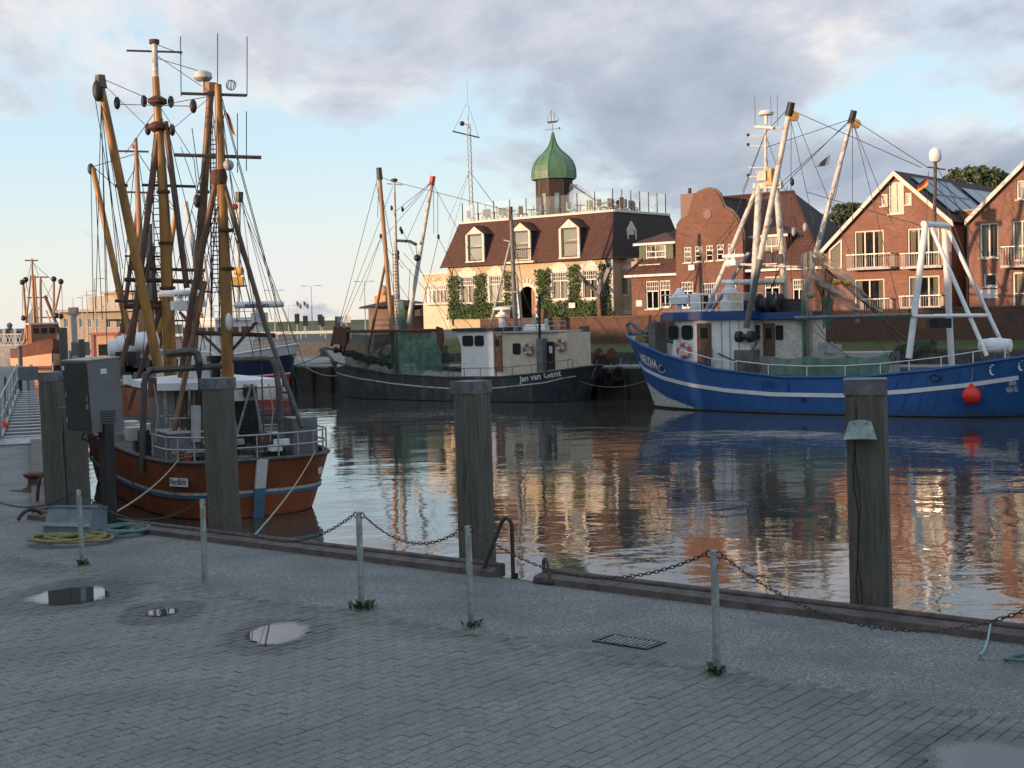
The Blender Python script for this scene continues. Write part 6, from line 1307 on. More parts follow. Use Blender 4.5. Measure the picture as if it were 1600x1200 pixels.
MB().path([apx(1150,440,-.35)+A_.u*(math.cos(k)*.22)+UP*(math.sin(k)*.22-.25) for k in [q*.42 for q in range(15)]], .035, 6, True).build('hanging_ring', 'white_worn', an_)
# outrigger booms
def boom(parent, f0, f1, r, mats, headmat='black', blk='brass_wood', split=.35):
    mid = f0.lerp(f1, split); MB().tube(f0, mid, r*1.08, r, 12).build('outrigger_boom', mats[0], parent); MB().tube(mid, f1, r, r*.9, 12).build('boom_upper', mats[1], parent)
    d_ = (f1-f0).normalized(); MB().tube(f1-d_*.1, f1+d_*.55, r*1.35, r*1.2, 10).build('boom_head', headmat, parent)
    side = Vector((RGT.x,RGT.y,0)).normalized(); b_ = f1+side*.24-UP*.12; MB().lathe([(.05,-.13),(.22,-.11),(.24,0),(.22,.11),(.05,.13)], b_, 14, Vector((0,-1,0))).build('boom_block', blk, parent)
B1a, B1b = apx(1166,512,-2.1), apx(1233,178,-2.6); B2a, B2b = apx(1247,500,1.6), apx(1330,190,2.6)
boom(an_, B1a, B1b, .145, ('grey_paint','white_worn'), split=.33); boom(an_, B2a, B2b, .13, ('grey_light','white_worn'), split=.5)
MB().lathe([(.1,-.5),(.28,-.45),(.28,-.2),(.14,-.15),(.14,.15),(.28,.2),(.28,.45),(.1,.5)], apx(1164,526,-2.1), 14, A_.u).build('boom_pivot_winch', 'steel_dark', an_)
# stern gantry
for (x0,y0,w0),(x1,y1,w1),r in (((1446,352,-1.0),(1420,560,-1.6),.155),((1476,356,1.0),(1487,572,1.7),.155),((1455,356,-.8),(1542,556,-1.5),.095),((1482,360,.9),(1575,556,1.4),.095)):
    MB().tube(apx(x0,y0,w0), apx(x1,y1,w1), r, n=12).build('gantry_leg', 'white_paint', an_)
MB().tube(apx(1443,350,-1.1), apx(1481,353,1.1), .15, n=12).build('gantry_crossbar', 'white_paint', an_)
MB().tube(apx(1425,494,-1.55), apx(1545,493,-1.4), .075, n=8).build('gantry_rail', 'white_paint', an_); MB().tube(apx(1460,493,1.6), apx(1548,492,1.3), .075, n=8).build('gantry_rail', 'white_paint', an_)
MB().tube(apx(1460,350,0), apx(1461.5,252,0), .09, .075, 10).build('mizzen_pole', 'rust_edge', an_); p = apx(1461.5,246,0)
MB().lathe([(.2,-.2),(.27,-.1),(.29,.10),(.26,.30),(.15,.42),(.03,.46)], p, 16).build('satellite_dome', 'white_paint', an_); MB().tube(apx(1450,261,0), apx(1477,265,0), .04, n=6).build('spreader', 'steel_dark', an_)
for k, mt in enumerate(('flag_black','flag_red','flag_gold')):
    mb = MB(); n = 8; tl, bl_ = apx(1451,272,0), apx(1451,287,0)
    for i in range(n+1):
        f = i/n
        for j in (k/3,(k+1)/3): p = tl.lerp(bl_, j)-A_.u*(f*.52)-UP*(f*.55)*(.9-.2*j)+A_.n*(.08*math.sin(f*5)); mb.v.append(p)
    mb.f = [[2*i,2*i+2,2*i+3,2*i+1] for i in range(n)]; mb.build('flag_stripe', mt, an_)
wire(apx(1451,268,0), apx(1447,352,-1), .012, an_, 'halyard')
# pennant
mb = MB(); q0, q1, q2 = apx(1297,241,0), apx(1272,262,0), apx(1294,258,0); mb.add([q0,q1,q2,q0+A_.n*.02,q1+A_.n*.02,q2+A_.n*.02], [(0,1,2),(3,5,4),(0,1,4,3),(1,2,5,4),(2,0,3,5)]).build('pennant', 'flag_grey', an_, smooth=False)
# fishing gear: beam, nets, floats
MB().tube(apx(1242,497,-1.9), apx(1424,492,-1.7), .10, n=8).build('trawl_beam', 'grey_paint', an_)
for x0, y0, x1, y1 in ((1236,290,1420,525),(1262,395,1432,545)): MB().tube(apx(x0,y0,-.6) if x0 < 1240 else apx(x0,y0,.5), apx(x1,y1,-1.0), .05, n=6).build('derrick_stay', 'steel_dark', an_) if x0 > 1240 else None
MB().tube(apx(1348,455,.8), apx(1345,455,.8)+UP*.1, .05, n=6).build('shackle', 'rust', an_)
net('trawl_net', an_, 'net_beige', apx(1250,398,-1.5), apx(1268,392,-1.0), (5.2,5.0), 2, .12, 14, 24, seed=3, taper=.2)
net('trawl_net', an_, 'net_green', apx(1251,470,-1.7), apx(1262,470,-1.6), (3.2,3.2), 2, .14, 12, 16, seed=5, taper=.1)
def swag(name, mat, pts, wd, seed):
    rs = random.Random(seed); mb = MB(); n = 28; P = []
    for i in range(n+1):
        f = i/n*(len(pts)-1); k = min(int(f), len(pts)-2); P.append(pts[k].lerp(pts[k+1], f-k))
    for j in range(9):
        for i, p in enumerate(P):
            g = j/8; ww = wd*(.55+.45*math.sin(math.pi*i/n)); mb.v.append(p-UP*(ww*g)+A_.n*(.16*math.sin(g*9+i*.35+seed))+A_.u*(.08*math.sin(i*1.3+g*4)))
    m_ = n+1
    for j in range(8):
        for i in range(n): mb.f.append([j*m_+i, j*m_+i+1, (j+1)*m_+i+1, (j+1)*m_+i])
    return mb.build(name, mat, an_)
swag('trawl_net', 'net_beige', [apx(1256,392,-1.0), apx(1280,425,-1.0), apx(1310,450,-1.0), apx(1342,475,-1.1)], .75, 1); swag('trawl_net', 'net_beige', [apx(1272,384,-.2), apx(1300,405,-.2), apx(1335,440,-.2), apx(1378,480,-.3)], .7, 2)
swag('trawl_net', 'net_brown', [apx(1275,400,.1), apx(1290,415,.1), apx(1300,430,.1)], 2.6, 4); net('trawl_net', an_, 'net_beige', apx(1335,474,-1.0), apx(1342,474,-1.0), .9, 1, .05, 6, 6, seed=9); net('trawl_net', an_, 'net_green', apx(1285,462,-.4), apx(1300,466,-.4), 1.6, 2, .12, 12, 10, seed=6)
for x, y in ((1307,441),(1325,442),(1267,461)): MB().sphere(apx(x,y,-1.15), .15, 10, 8, (1.4,1,1)).build('net_float', 'yellow_box' if x > 1270 else 'rope_tan', an_)
# green net draped over the rail
gp = [HA.px(x,y) for x, y in ((1150,553),(1200,556),(1260,556),(1320,556),(1385,552))]
for i in range(len(gp)-1):
    (a0,z0),(a1,z1) = gp[i], gp[i+1]; net('draped_net', an_, 'net_green' if i else 'net_brown', A_.pt(a0,-2.5,z0), A_.pt(a1,-2.5,z1), (1.05,1.05), 3, .10, 30, 12, -A_.n, seed=20+i, belly=.3)
net('draped_net', an_, 'net_brown', A_.P(1096,530,-2.2), A_.P(1114,548,-2.2), (1.6,.9), 2, .15, 14, 10, seed=31)
swag('net_heap', 'net_dark', [apx(1388,553,-1.6), apx(1405,540,-1.4), apx(1432,535,-1.4), apx(1462,530,-1.2)], .9, 7)
for x, y, s in ((1290,543,.55),(1304,545,.5),(1475,505,.5),(1462,505,.45)): MB().box(apx(x,y,-.4), s*1.3, s, s*.9, (Matrix.Rotation(.4,3,'Z') @ A_.u, Matrix.Rotation(.4,3,'Z') @ A_.n, UP)).build('fish_box', 'grey_light' if x < 1400 else 'black', an_, smooth=False)
cabin(A_, an_, *[A_.px(x,556,.3)[0] for x in (1300,1390)], -.6, 1.6, zd, A_.px(1340,551,-.6)[1], 'grey_light', 'sorting_tray')
# rails along the bulwark
def railpx(pts, hb, h, step=1):
    P = []
    for x, y in pts: a, z = HA.px(x,y); zz, bb = HA.sheer(a); P.append(A_.pt(a,-(bb-.05),zz))
    railing(an_, P, h, 'white_paint', .025, (1.0,)); 
railpx([(1062,562),(1085,570),(1112,577),(1150,584)], 0, .5); railpx([(1150,584),(1200,589),(1260,591),(1320,592),(1375,588),(1420,583),(1470,578),(1520,570),(1570,562)], 0, .55)
p = apx(1555,540,-.9); MB().lathe([(.1,-.75),(.29,-.68),(.33,-.25),(.35,-.23),(.35,.23),(.33,.25),(.29,.68),(.1,.75)], p, 16, A_.u).build('liferaft_canister', 'white_paint', an_)
for s in (-.5,.5): MB().box(p+A_.u*s-UP*.45, .1, .7, .25, (A_.u,A_.n,UP)).build('raft_cradle', 'grey_paint', an_, smooth=False)
MB().tube(p-UP*.4, Vector((p.x,p.y,HA.sheer(6)[0]-.9)), .14, n=8).build('raft_post', 'grey_paint', an_)
# bow gear
MB().path([apx(1003,530,-.6)+Vector((math.cos(k*.8)*.32,math.sin(k*.8)*.2,.35*math.sin(k*.8*.5+k)*.6)) for k in range(36)], .05, 6).build('rope_hank', 'rope_yellow', an_); cabin(A_, an_, *[A_.px(x,520,0)[0] for x in (1022,1033)], -.6, .6, zd, A_.px(1028,503,0)[1], 'grey_paint', 'anchor_winch')
MB().path([apx(985,520,0), apx(980,508,0), apx(985,503,0), apx(1000,516,0), apx(1012,520,0)], .11, 8).build('anchor_davit', 'grey_paint', an_)
# rigging
RG = [(1186,300,1000,524),(1188,305,1010,528),(1197,205,1128,395),(1197,205,1160,300),(1236,165,1198,205),(1236,168,1215,292),(1198,215,1260,395),(1330,185,1222,292),(1330,186,1198,230),(1328,190,1205,300),(1236,165,1330,400),(1236,170,1236,440),(1332,188,1332,345),(1332,190,1395,350),(1332,186,1450,262),(1236,172,1440,262),(1236,190,1300,480),(1333,190,1415,520),(1230,290,1200,520),(1168,520,1230,465),(1230,465,1150,560),(1247,500,1330,560),(1258,395,1300,330),(1300,330,1330,190),(1345,455,1420,560),(1448,355,1260,300),(1458,262,1560,545),(1461,255,1600,520),(1200,250,1175,490),(1225,430,1238,300),(1300,540,1250,470),(1345,500,1390,560)]
for i, (x0,y0,x1,y1) in enumerate(RG): wire(apx(x0,y0,[-.6,.6,0][i % 3]), apx(x1,y1,[-.8,.4,.0][i % 3]), .016, an_)
block(apx(1229,285,0)+A_.u*.3, an_, .18); MB().path([apx(1218,420,-.5), apx(1196,470,-.5), apx(1180,540,-1.6), apx(1160,570,-1.8), apx(1122,552,-1.8)], .035, 5).build('warp', 'steel_dark', an_)
for x in (1203,1218,1258,1240): block(apx(x,[345,350,355,362][[1203,1218,1258,1240].index(x)],.3), an_, .2, 'grey_light', 'pulley_block')
# red fender buoy on the quarter
a, z = HA.px(1523,617); c = A_.pt(a,-(HA.half(a,z)+.42),z); e = empty('fender_buoy', c-UP*.42, 'round red fender buoy hanging at the stern of the blue cutter', 'buoy'); MB().sphere(c, .40, 24, 16).build('ball', 'red_buoy', e); MB().lathe([(.09,.36),(.09,.50),(.05,.52)], c, 8).build('neck', 'red_buoy', e); wire(c+UP*.5, A_.pt(a,-(HA.half(a,z)+.1),HA.sheer(a)[0]), .012, e, 'lanyard', 'rope_tan')

# ---------------------------------------------------------------- Jan van Gent, black cutter in the middle (bow to the left)
J = Frame((-.87,83.9), (.815,-.58))
sj = sheer_from(J, [(513,545),(530,566),(585,581),(676,590),(777,590),(850,583),(917,572),(926,570)], [.05,.8,1.8,2.35,2.4,2.35,1.4,.2])
SJ = [(-12.6,-14.2,.02,.03),(-12.2,-13.6,.25,.6),(-11.2,-12.4,.8,1.2),(-9.2,-10.2,1.5,1.8),(-6,-6.6,2.15,2.3),(-2,-2.2,2.4,2.4),(2,2,2.4,2.4),(4.2,4.5,2.0,2.2),(5.4,6.0,1.4,1.75),(6.0,6.8,.8,1.2),(6.2,7.1,.02,.03)]
HJ = Hull(J, [(a,b_,c,d,sj(b_)) for a, b_, c, d in SJ])
jn = empty('fishing_cutter', J.pt(0,0,WATER_Z), 'black hulled fishing cutter with cream deckhouse moored in the middle', 'boat', 'fishing cutters in the harbour')
HJ.band('hull', jn, 'hull_black', .03, 1.0, 0, 8); HJ.band('boot_top', jn, 'hull_boot', -.3, .03, 0, 3); HJ.band('bulwark_inside', jn, 'white_worn', .66, .99, -.08, 3); HJ.deck('deck', jn, 'deck_paint', .67); HJ.rail('cap_rail', jn, 'rust_edge', .06)
HJ.stripe('white_stripe', jn, 'white_worn', [HJ.px(x,y) for x, y in ((526,582),(560,591),(613,599),(660,604),(704,607),(777,606),(850,598),(900,589),(917,586))], .07, .04)
p = [HJ.px(x,y) for x, y in ((514,560),(528,574),(538,571),(530,564),(516,550))]; MB().poly([J.pt(a,-(HJ.half(a,z)+.03),z) for a, z in p]).build('white_bow_flare', 'white_worn', jn, smooth=False)
p0, p1 = HJ.px(812,597), HJ.px(878,587); text('boat_name', 'Jan van Gent', J.pt(p0[0],0,p0[1]), J.pt(p1[0],0,p1[1]), UP*.36, 'letter_white', jn, wrap=HJ.wrap(), bold=.02)
def jp(x, y, w_=0): return J.P(x, y, w_)
zdj = sj(0)-.75; jf = -1.45
def jcab(x0, x1, yt, w0, w1, mat, name, zb=None): a, b_ = J.px(x0,550,w0)[0], J.px(x1,550,w0)[0]; return cabin(J, jn, a, b_, w0, w1, zb if zb is not None else zdj, J.px((x0+x1)/2,yt,w0)[1], mat, name)
# white wheelhouse with forward rake
a0, a1 = J.px(718,560,jf)[0], J.px(771,560,jf)[0]; zt_ = J.px(745,517,jf)[1]; zm = J.px(745,541,jf)[1]
mb = MB(); prof = [(a0+.1,zdj),(a0+.15,zm),(a0-.2,zt_),(a1,zt_),(a1,zdj)]; mb.prism([J.pt(a,jf,z) for a, z in prof], J.n*2.9).build('wheelhouse', 'white_paint', jn, smooth=False)
MB().box(J.pt((a0+a1)/2,0,zt_+.08), a1-a0+.75, 3.3, .18, (J.u,J.n,UP)).build('wheelhouse_roof', 'steel_dark', jn, smooth=False)
for x in ((723.5,739),(742.5,755.5)): rwindow(J, jn, x[0], x[1], 525, 540, jf-.005, rnd=.18)
jcab(771,887,521,-1.25,1.25,'cream_paint','deckhouse'); MB().box(J.pt(J.px(829,520,0)[0],0,J.px(829,520,-1.25)[1]+.05), J.px(888,520,-1.25)[0]-J.px(771,520,-1.25)[0]+.2, 2.8, .10, (J.u,J.n,UP)).build('deckhouse_roof', 'grey_light', jn, smooth=False)
for x0, x1, y0, y1, mt in ((771,785,524,581,'wood_brown'),(856,867,534,577,'black')):
    r = rect_px(J,x0,x1,y0,y1,-1.25); D = MB().box(J.pt((r[0]+r[1])/2,-1.27,(max(r[2],zdj)+r[3])/2), r[1]-r[0], .06, r[3]-max(r[2],zdj), (J.u,J.n,UP)).build('door', mt, jn, smooth=False); MB().box(J.pt((r[0]+r[1])/2,-1.305,r[3]-.45), (r[1]-r[0])*.45, .015, .42, (J.u,J.n,UP)).build('door_pane', 'boat_glass' if mt != 'black' else 'sign_white', D, smooth=False)
rwindow(J, jn, 802, 813, 537, 553, -1.255, rnd=.2); jcab(838,848,529,-1.75,-1.3,'grey_paint','engine_casing')
life_ring(J, jp(825,546,-1.42), .35, 'faded red life ring on the cream deckhouse beside the grey casing', 'ring_worn'); life_ring(J, jp(876,539,-1.42), .36, 'faded red life ring at the stern end of the cream deckhouse', 'ring_worn')
zr2 = J.px(829,520,-1.25)[1]+.1; railing(jn, [J.pt(J.px(x,520,-1.2)[0],-1.2,zr2) for x in (787,803,820,838,856,872,884)], .55, 'grey_light', .02); railing(jn, [J.pt(J.px(x,520,1.2)[0],1.2,zr2) for x in (787,803,820,838,856,872,884)], .55, 'grey_light', .02)
MB().path([jp(843,532,-1.5), jp(843,462,-1.5), jp(846,459,-1.5), jp(849,461,-1.5)], .075, 8).build('exhaust_pipe', 'black', jn)
for x, y in ((834,490),(853,498)): p = jp(x,y,-.2); MB().tube(Vector((p.x,p.y,zr2)), p, .10, n=8).build('vent_pipe', 'white_worn', jn)
MB().lathe([(.05,-.8),(.3,-.75),(.34,0),(.3,.75),(.05,.8)], jp(838,518,-.1)+UP*.12, 14, J.u).build('liferaft_canister', 'white_paint', jn)
# masts, booms
for (x0,y0,w0),(x1,y1,w1),r0,r1,nm,mt in (((624,585,0),(618,390,0),.21,.17,'main_mast','white_worn'),((618,390,0),(616,284,0),.13,.07,'top_mast','white_worn'),((798,327,0),(806,520,0),.11,.17,'aft_mast','grey_paint'),((797,380,0),(765,513,-.5),.07,.08,'aft_strut','grey_light'),((807,430,0),(817,516,.6),.07,.08,'aft_strut','grey_light'),((603,408,0),(573,560,-.9),.08,.10,'fore_strut','wood_brown')):
    MB().tube(jp(x0,y0,w0), jp(x1,y1,w1), r0, r1, 10).build(nm, mt, jn)
MB().tube(jp(798,345,0), jp(798,323,0), .13, .12, 10).build('mast_cap', 'rust', jn)
def jboom(x0,y0,w0,x1,y1,w1,mt,hm): 
    f0, f1 = jp(x0,y0,w0), jp(x1,y1,w1); MB().tube(f0, f1, .15, .13, 10).build('outrigger_boom', mt, jn); MB().tube(f1-(f1-f0)*.02, f1+(f1-f0)*.045, .19, .17, 8).build('boom_head', hm, jn); return f1
h1 = jboom(616,560,-1.5,593,275,-1.9,'wood_mast','steel_dark'); h2 = jboom(638,505,1.2,675,285,1.8,'white_worn','red_paint')
MB().bar(jp(605,287,0), jp(629,289,0), .06, .06).build('spreader', 'steel_dark', jn); MB().lathe([(.04,-.15),(.22,-.08),(.22,.05),(.03,.1)], jp(616,281,0), 10).build('mast_lamp', 'steel_dark', jn); MB().bar(jp(787,375,0), jp(800,378,0), .05, .05).build('spreader', 'grey_light', jn)
MB().path([jp(621,376,0), jp(640,377,-.4), jp(650,382,-.6)], .10, 6).build('crane_arm', 'steel_dark', jn); wire(jp(650,382,-.6), jp(651,402,-.6), .02, jn); MB().sphere(jp(652,403,-.6), .22, 12, 8).build('hanging_ball', 'black', jn)
for x, y in ((595,369),(629,327),(612,325),(622,402),(622,395),(626,358),(685,370),(628,362)): block(jp(x,y,-.5), jn, .15)
ladder(jn, jp(620,510,-.3), jp(617,395,-.3), J.u, 22)
radar(jp(784,484,-.3), 1.1, math.atan2(J.u.y,J.u.x)+.4, jn); MB().lathe([(.3,-1.1),(.22,-1.0),(.22,-.45),(.4,-.35),(.4,-.2)], jp(784,486,-.3), 12).build('radar_pedestal', 'white_paint', jn)
MB().tube(jp(770,481,-.6), jp(800,478,.3), .05, n=6).build('crosstree', 'white_worn', jn); MB().bar(jp(785,456,0), jp(812,456,0), .3, .06).build('lamp_platform', 'grey_light', jn, smooth=False)
# bow gallows, trawl beam and net
MB().prism([jp(516,538,-.5), jp(530,538,-.5), jp(534,512,-.5), jp(522,509,-.5)], J.n*.9).build('bow_gallows', 'rust', jn, smooth=False); MB().path([jp(518,540,.2), jp(524,520,.2), jp(530,514,.2), jp(534,530,.2), jp(533,548,.2)], .12, 6).build('bow_fender', 'rubber', jn)
MB().tube(jp(532,518,-2.2), jp(690,516,-2.2), .10, n=8).build('trawl_beam', 'rust', jn)
for x in (534,685): MB().prism([jp(x-4,510,-2.3), jp(x+5,513,-2.3), jp(x+7,530,-2.3), jp(x+3,548,-2.3), jp(x-2,538,-2.3)], J.n*.16).build('trawl_shoe', 'rust', jn, smooth=False)
net('trawl_net', jn, 'net_dark', jp(538,520,-2.15), jp(622,519,-2.15), (2.4,2.75), 4, .16, 50, 14, seed=41, belly=.3); net('trawl_net', jn, 'net_green', jp(610,519,-2.1), jp(688,518,-2.15), (2.8,2.4), 5, .18, 50, 14, seed=42, belly=.3)
net('trawl_net', jn, 'net_green', jp(622,470,-.6), jp(634,470,-.6), (3.4,3.4), 2, .14, 12, 16, seed=43); net('trawl_net', jn, 'net_dark', jp(648,545,-1.6), jp(700,540,-1.5), (1.3,1.4), 4, .2, 24, 8, seed=44)
for x, y, mt in ((560,560,'cream_paint'),(600,550,'wood_brown'),(592,556,'white_worn'),(608,548,'grey_light'),(572,568,'cream_paint')): MB().box(jp(x,y,-.8), .5, .4, .6, (Matrix.Rotation(.7,3,'Y') @ J.u, J.n, Matrix.Rotation(.7,3,'Y') @ UP)).build('deck_gear', mt, jn, smooth=False)
mb = MB(); rs = random.Random(3)
for k in range(14): mb.sphere(jp(525+k*6.5,548+k*1.9-rs.uniform(0,4),-1.6+rs.uniform(-.2,.2)), rs.uniform(.16,.3), 8, 6)
mb.build('tyre_fender_row', 'rubber', jn)
pr = []
for x in (700,725,750,775,800,830,860,890,915): a, z = HJ.px(x,588); zz, bb = HJ.sheer(a); pr.append(J.pt(a,-(bb-.04),zz))
railing(jn, pr, .55, 'rust_edge', .022, (1.0,))
MB().tube(jp(573,520,-1.8), jp(573,585,-1.8), .10, n=8).build('mast_prop', 'white_worn', jn); MB().tube(jp(690,560,-1.6), jp(676,535,-2.0), .06, n=6).build('prop', 'steel_dark', jn)
for i, (x0,y0,x1,y1) in enumerate([(592,270,528,515),(592,270,590,340),(616,285,530,512),(596,370,530,520),(595,372,562,470),(616,285,592,275),(616,300,625,470),(618,330,675,285),(675,282,630,330),(677,283,633,380),(675,285,800,515),(677,290,678,365),(685,372,655,500),(685,372,760,515),(595,375,630,420),(592,275,615,400),(675,285,596,375),(600,410,660,500),(620,400,770,580),(629,360,700,515),(798,330,820,470),(796,400,840,515),(616,284,798,330),(641,420,635,520),(588,285,625,520),(630,395,745,520),(684,365,684,300)]): wire(jp(x0,y0,[-.6,.5,0][i % 3]), jp(x1,y1,[-.7,.5,0][i % 3]), .017, jn)

# ---------------------------------------------------------------- Nordlicht, brown cutter on the left, stern towards us
NA = Vector((-.45,.893,0)).normalized(); NO = Vector((-6.42,34.9,0))
Nf = Frame((NO.x,NO.y), (NA.x,NA.y)); Nf.n = Vector((NA.y,-NA.x,0))      # n points to starboard (right)
def nst(s0, s1, bw, bd): return (s0, s1, bw, bd, -2.2+1.52+max(0,(s1-8)/9)**1.6*1.25)
SN = [nst(.55,.0,.02,.03), nst(.60,.03,.55,.8), nst(.75,.14,1.02,1.35), nst(1.05,.42,1.45,1.8), nst(1.6,1.0,1.82,2.13), nst(2.6,2.1,2.1,2.33), nst(5,4.6,2.28,2.42), nst(9,9,2.25,2.4), nst(12,12.3,2.0,2.3), nst(14.2,15,1.2,1.65), nst(15.4,16.6,.5,.85), nst(15.9,17.3,.02,.03)]
HN = Hull(Nf, SN); nd = empty('fishing_cutter', Vector((NO.x,NO.y,WATER_Z)), 'brown fishing cutter with ochre masts, stern towards the viewer', 'boat', 'fishing cutters in the harbour')
HN.band('hull', nd, 'hull_brown', .46, 1.0, 0, 5); HN.band('hull_bottom', nd, 'hull_orange', .02, .38, 0, 5); HN.band('rubbing_strake', nd, 'hull_light_blue', .375, .435, .06, 2); HN.band('white_band', nd, 'white_worn', .43, .485, .05, 2); HN.band('boot_top', nd, 'hull_boot', -.3, .02, 0, 3)
HN.band('bulwark_inside', nd, 'hull_brown', .62, .99, -.10, 3); HN.deck('deck', nd, 'deck_paint', .64); HN.rail('cap_rail', nd, 'rust_edge', .06)
def np_(s, w_, z): return Nf.pt(s, w_, z)
zsn = -2.2+1.52
# stern post, white above, blue below
for z0, z1, mt, nm in ((-1.42,zsn+.02,'white_paint','stern_post'),(-2.25,-1.42,'hull_light_blue','stern_post_lower')):
    f = lambda z: .55-.55*((z+2.2)/1.52)**1.15 if z > -2.2 else .55
    MB().prism([np_(f(z0)-.09,-.14,z0), np_(f(z0)-.09,.14,z0), np_(f(z0)+.25,.14,z0), np_(f(z0)+.25,-.14,z0)], np_(f(z1),0,z1)-np_(f(z0),0,z0)).build(nm, mt, nd, smooth=False)
def stern_wrap(out=.03):
    def f(p):
        # follow the sight line until it meets the round stern
        d_ = (p-CAM); best = None
        for k in range(400):
            q = CAM+d_*(.94+k*.0003); r = q-Nf.o; a, w_ = r.dot(Nf.u), r.dot(Nf.n)
            if a > -.2 and abs(w_) <= HN.half(max(a,.002), q.z) and a > stern_s(q.z, abs(w_)): best = q; break
        q = best or p; n_ = (q-np_(2.3,0,q.z)).normalized(); n_.z = 0; return q+n_*out
    return f
def stern_s(z, w_):
    k = max(0,min(1,(z-HN.zw)/1.52)); prev = None
    for i in range(len(SN)):
        p = HN.at(i, k)
        if prev and prev[1] <= w_ <= p[1]: return prev[0]+(p[0]-prev[0])*(w_-prev[1])/((p[1]-prev[1]) or 1)
        prev = p
    return 9
SW = stern_wrap(.062); SW0 = stern_wrap(.035)
c_ = SW0(atY(283,753,35.3)); cl_, cr_ = SW0(atY(266,753,35.3)), SW0(atY(299,753,35.3)); tx = cr_-cl_; tx.z = 0; tx.normalize(); tn = Vector((tx.y,-tx.x,0)); c_ = c_+tn*.05
MB().box(c_, .62, .03, .215, (tx,tn,UP)).build('name_board', 'sign_white', nd, smooth=False)
text('boat_name', 'Nordlicht', c_+tn*.02-tx*.285-UP*.06, c_+tn*.02+tx*.285-UP*.06, UP*.155, 'letter_black', nd, bold=.02)
q = [SW0(atY(x,y,35.3)) for x, y in ((495,741),(502,740),(502,729),(495,731))]; MB().add(q, [(0,1,2,3)]).build('port_plate', 'sign_white', nd, smooth=False)
# stern rails
zr0 = zsn+.02; rp_ = []
for ang in [rad(a) for a in range(-92,93,15)]: w_ = 2.2*math.sin(ang); rp_.append((stern_s(zsn,abs(w_))+.12 if abs(w_) < 2.15 else 2.2+abs(ang)*.2, w_))
rpts = [np_(a,w_,zr0) for a, w_ in rp_]; railing(nd, rpts, .62, 'alu', .026, (1.0,.5))
# wheelhouse
zdn = -1.22; zrf = 1.12
def nbox(s0, s1, w0, w1, z0, z1, mat, name): return cabin(Nf, nd, s0, s1, w0, w1, z0, z1, mat, name)
nbox(4.4,7.6,-1.15,1.25,zdn,zrf-.12,'grey_paint','wheelhouse')
for k in range(9): nbox(4.34,4.39,-1.1+k*.135,-1.1+k*.135+.115,zdn+.02,zrf-.2,'wood_brown' if k % 3 == 1 else 'grey_paint','wall_plank')
dk = nbox(4.31,4.36,.25,1.2,zdn,zrf-.35,'black','doorway_shade')  # black panel paints the dark interior behind the opening
for k in range(13): MB().box(np_(4.28,.72,zdn+.55+k*.10), .03, .7, .05, (Nf.u,Nf.n,Vector((0,0,1)))).build('louvre', 'steel_dark', dk, smooth=False)
rfp = [(3.6,-1.1),(3.4,-.2),(3.4,.7),(3.7,1.75),(8,1.7),(8,-1.6),(4.3,-1.75)]
MB().prism([np_(s,w_,zrf-.10) for s, w_ in rfp], UP*.20).build('wheelhouse_roof', 'white_paint', nd, smooth=False)
MB().add([np_(s,w_,zrf+.10) for s, w_ in rfp]+[np_(5.6,0,zrf+.30)], [(i,(i+1) % 7,7) for i in range(7)]).build('roof_crown', 'white_paint', nd, smooth=False)
nbox(3.3,3.5,.15,1.6,zrf-.45,zrf-.14,'white_worn','roof_fascia'); nbox(3.2,3.45,.5,.85,zrf-.33,zrf-.08,'black','floodlight')
# canister liferaft, funnel
p = np_(5.0,-.25,zrf+.48); MB().lathe([(.1,-.62),(.44,-.6),(.5,-.5),(.5,.5),(.44,.6),(.1,.62)], p, 20, Nf.u).build('liferaft_canister', 'white_paint', nd)
for s in (-.42,-.2,.05,.28): MB().lathe([(.515,s-.03),(.515,s+.03)], p, 20, Nf.u).build('raft_strap', 'grey_light', nd)
p = np_(4.0,-.05,zrf); MB().box(p+UP*.35, .2, .22, .75, (Nf.u,Nf.n,UP)).build('exhaust_stack', 'black', nd, smooth=False); MB().box(p+UP*.74, .3, .42, .14, (Nf.u,Nf.n,UP)).build('stack_cap', 'black', nd, smooth=False)
# pipe gantry over the after deck
G1, G2_ = 1.25, 1.32
def gpipe(pts, r=.085): MB().path(pts, r, 8).build('gantry_pipe', 'pipe_dark', nd)
pL = lambda x, y, Y=36.3: atY(x, y, Y)
gpipe([pL(222,738), pL(225,600), pL(229,584), pL(240,578), pL(300,575,36.8), pL(346,572,37.2)]); gpipe([pL(365,563,36.6), pL(414,561,36.3), pL(425,563,36.2), pL(431,573,36.1), pL(436,612,36.1), pL(441,700,36.1)])
gpipe([pL(262,553,37), pL(300,549,36.8), pL(308,553,36.8), pL(311,566,36.8), pL(313,640,36.8), pL(316,736,36.8)], .11)
MB().tube(pL(306,690,36.6), pL(306,634,36.6), .13, n=8).build('capstan_column', 'grey_light', nd); MB().tube(pL(238,590,37), pL(238,620,37), .12, n=8).build('bollard_post', 'wood_brown', nd)
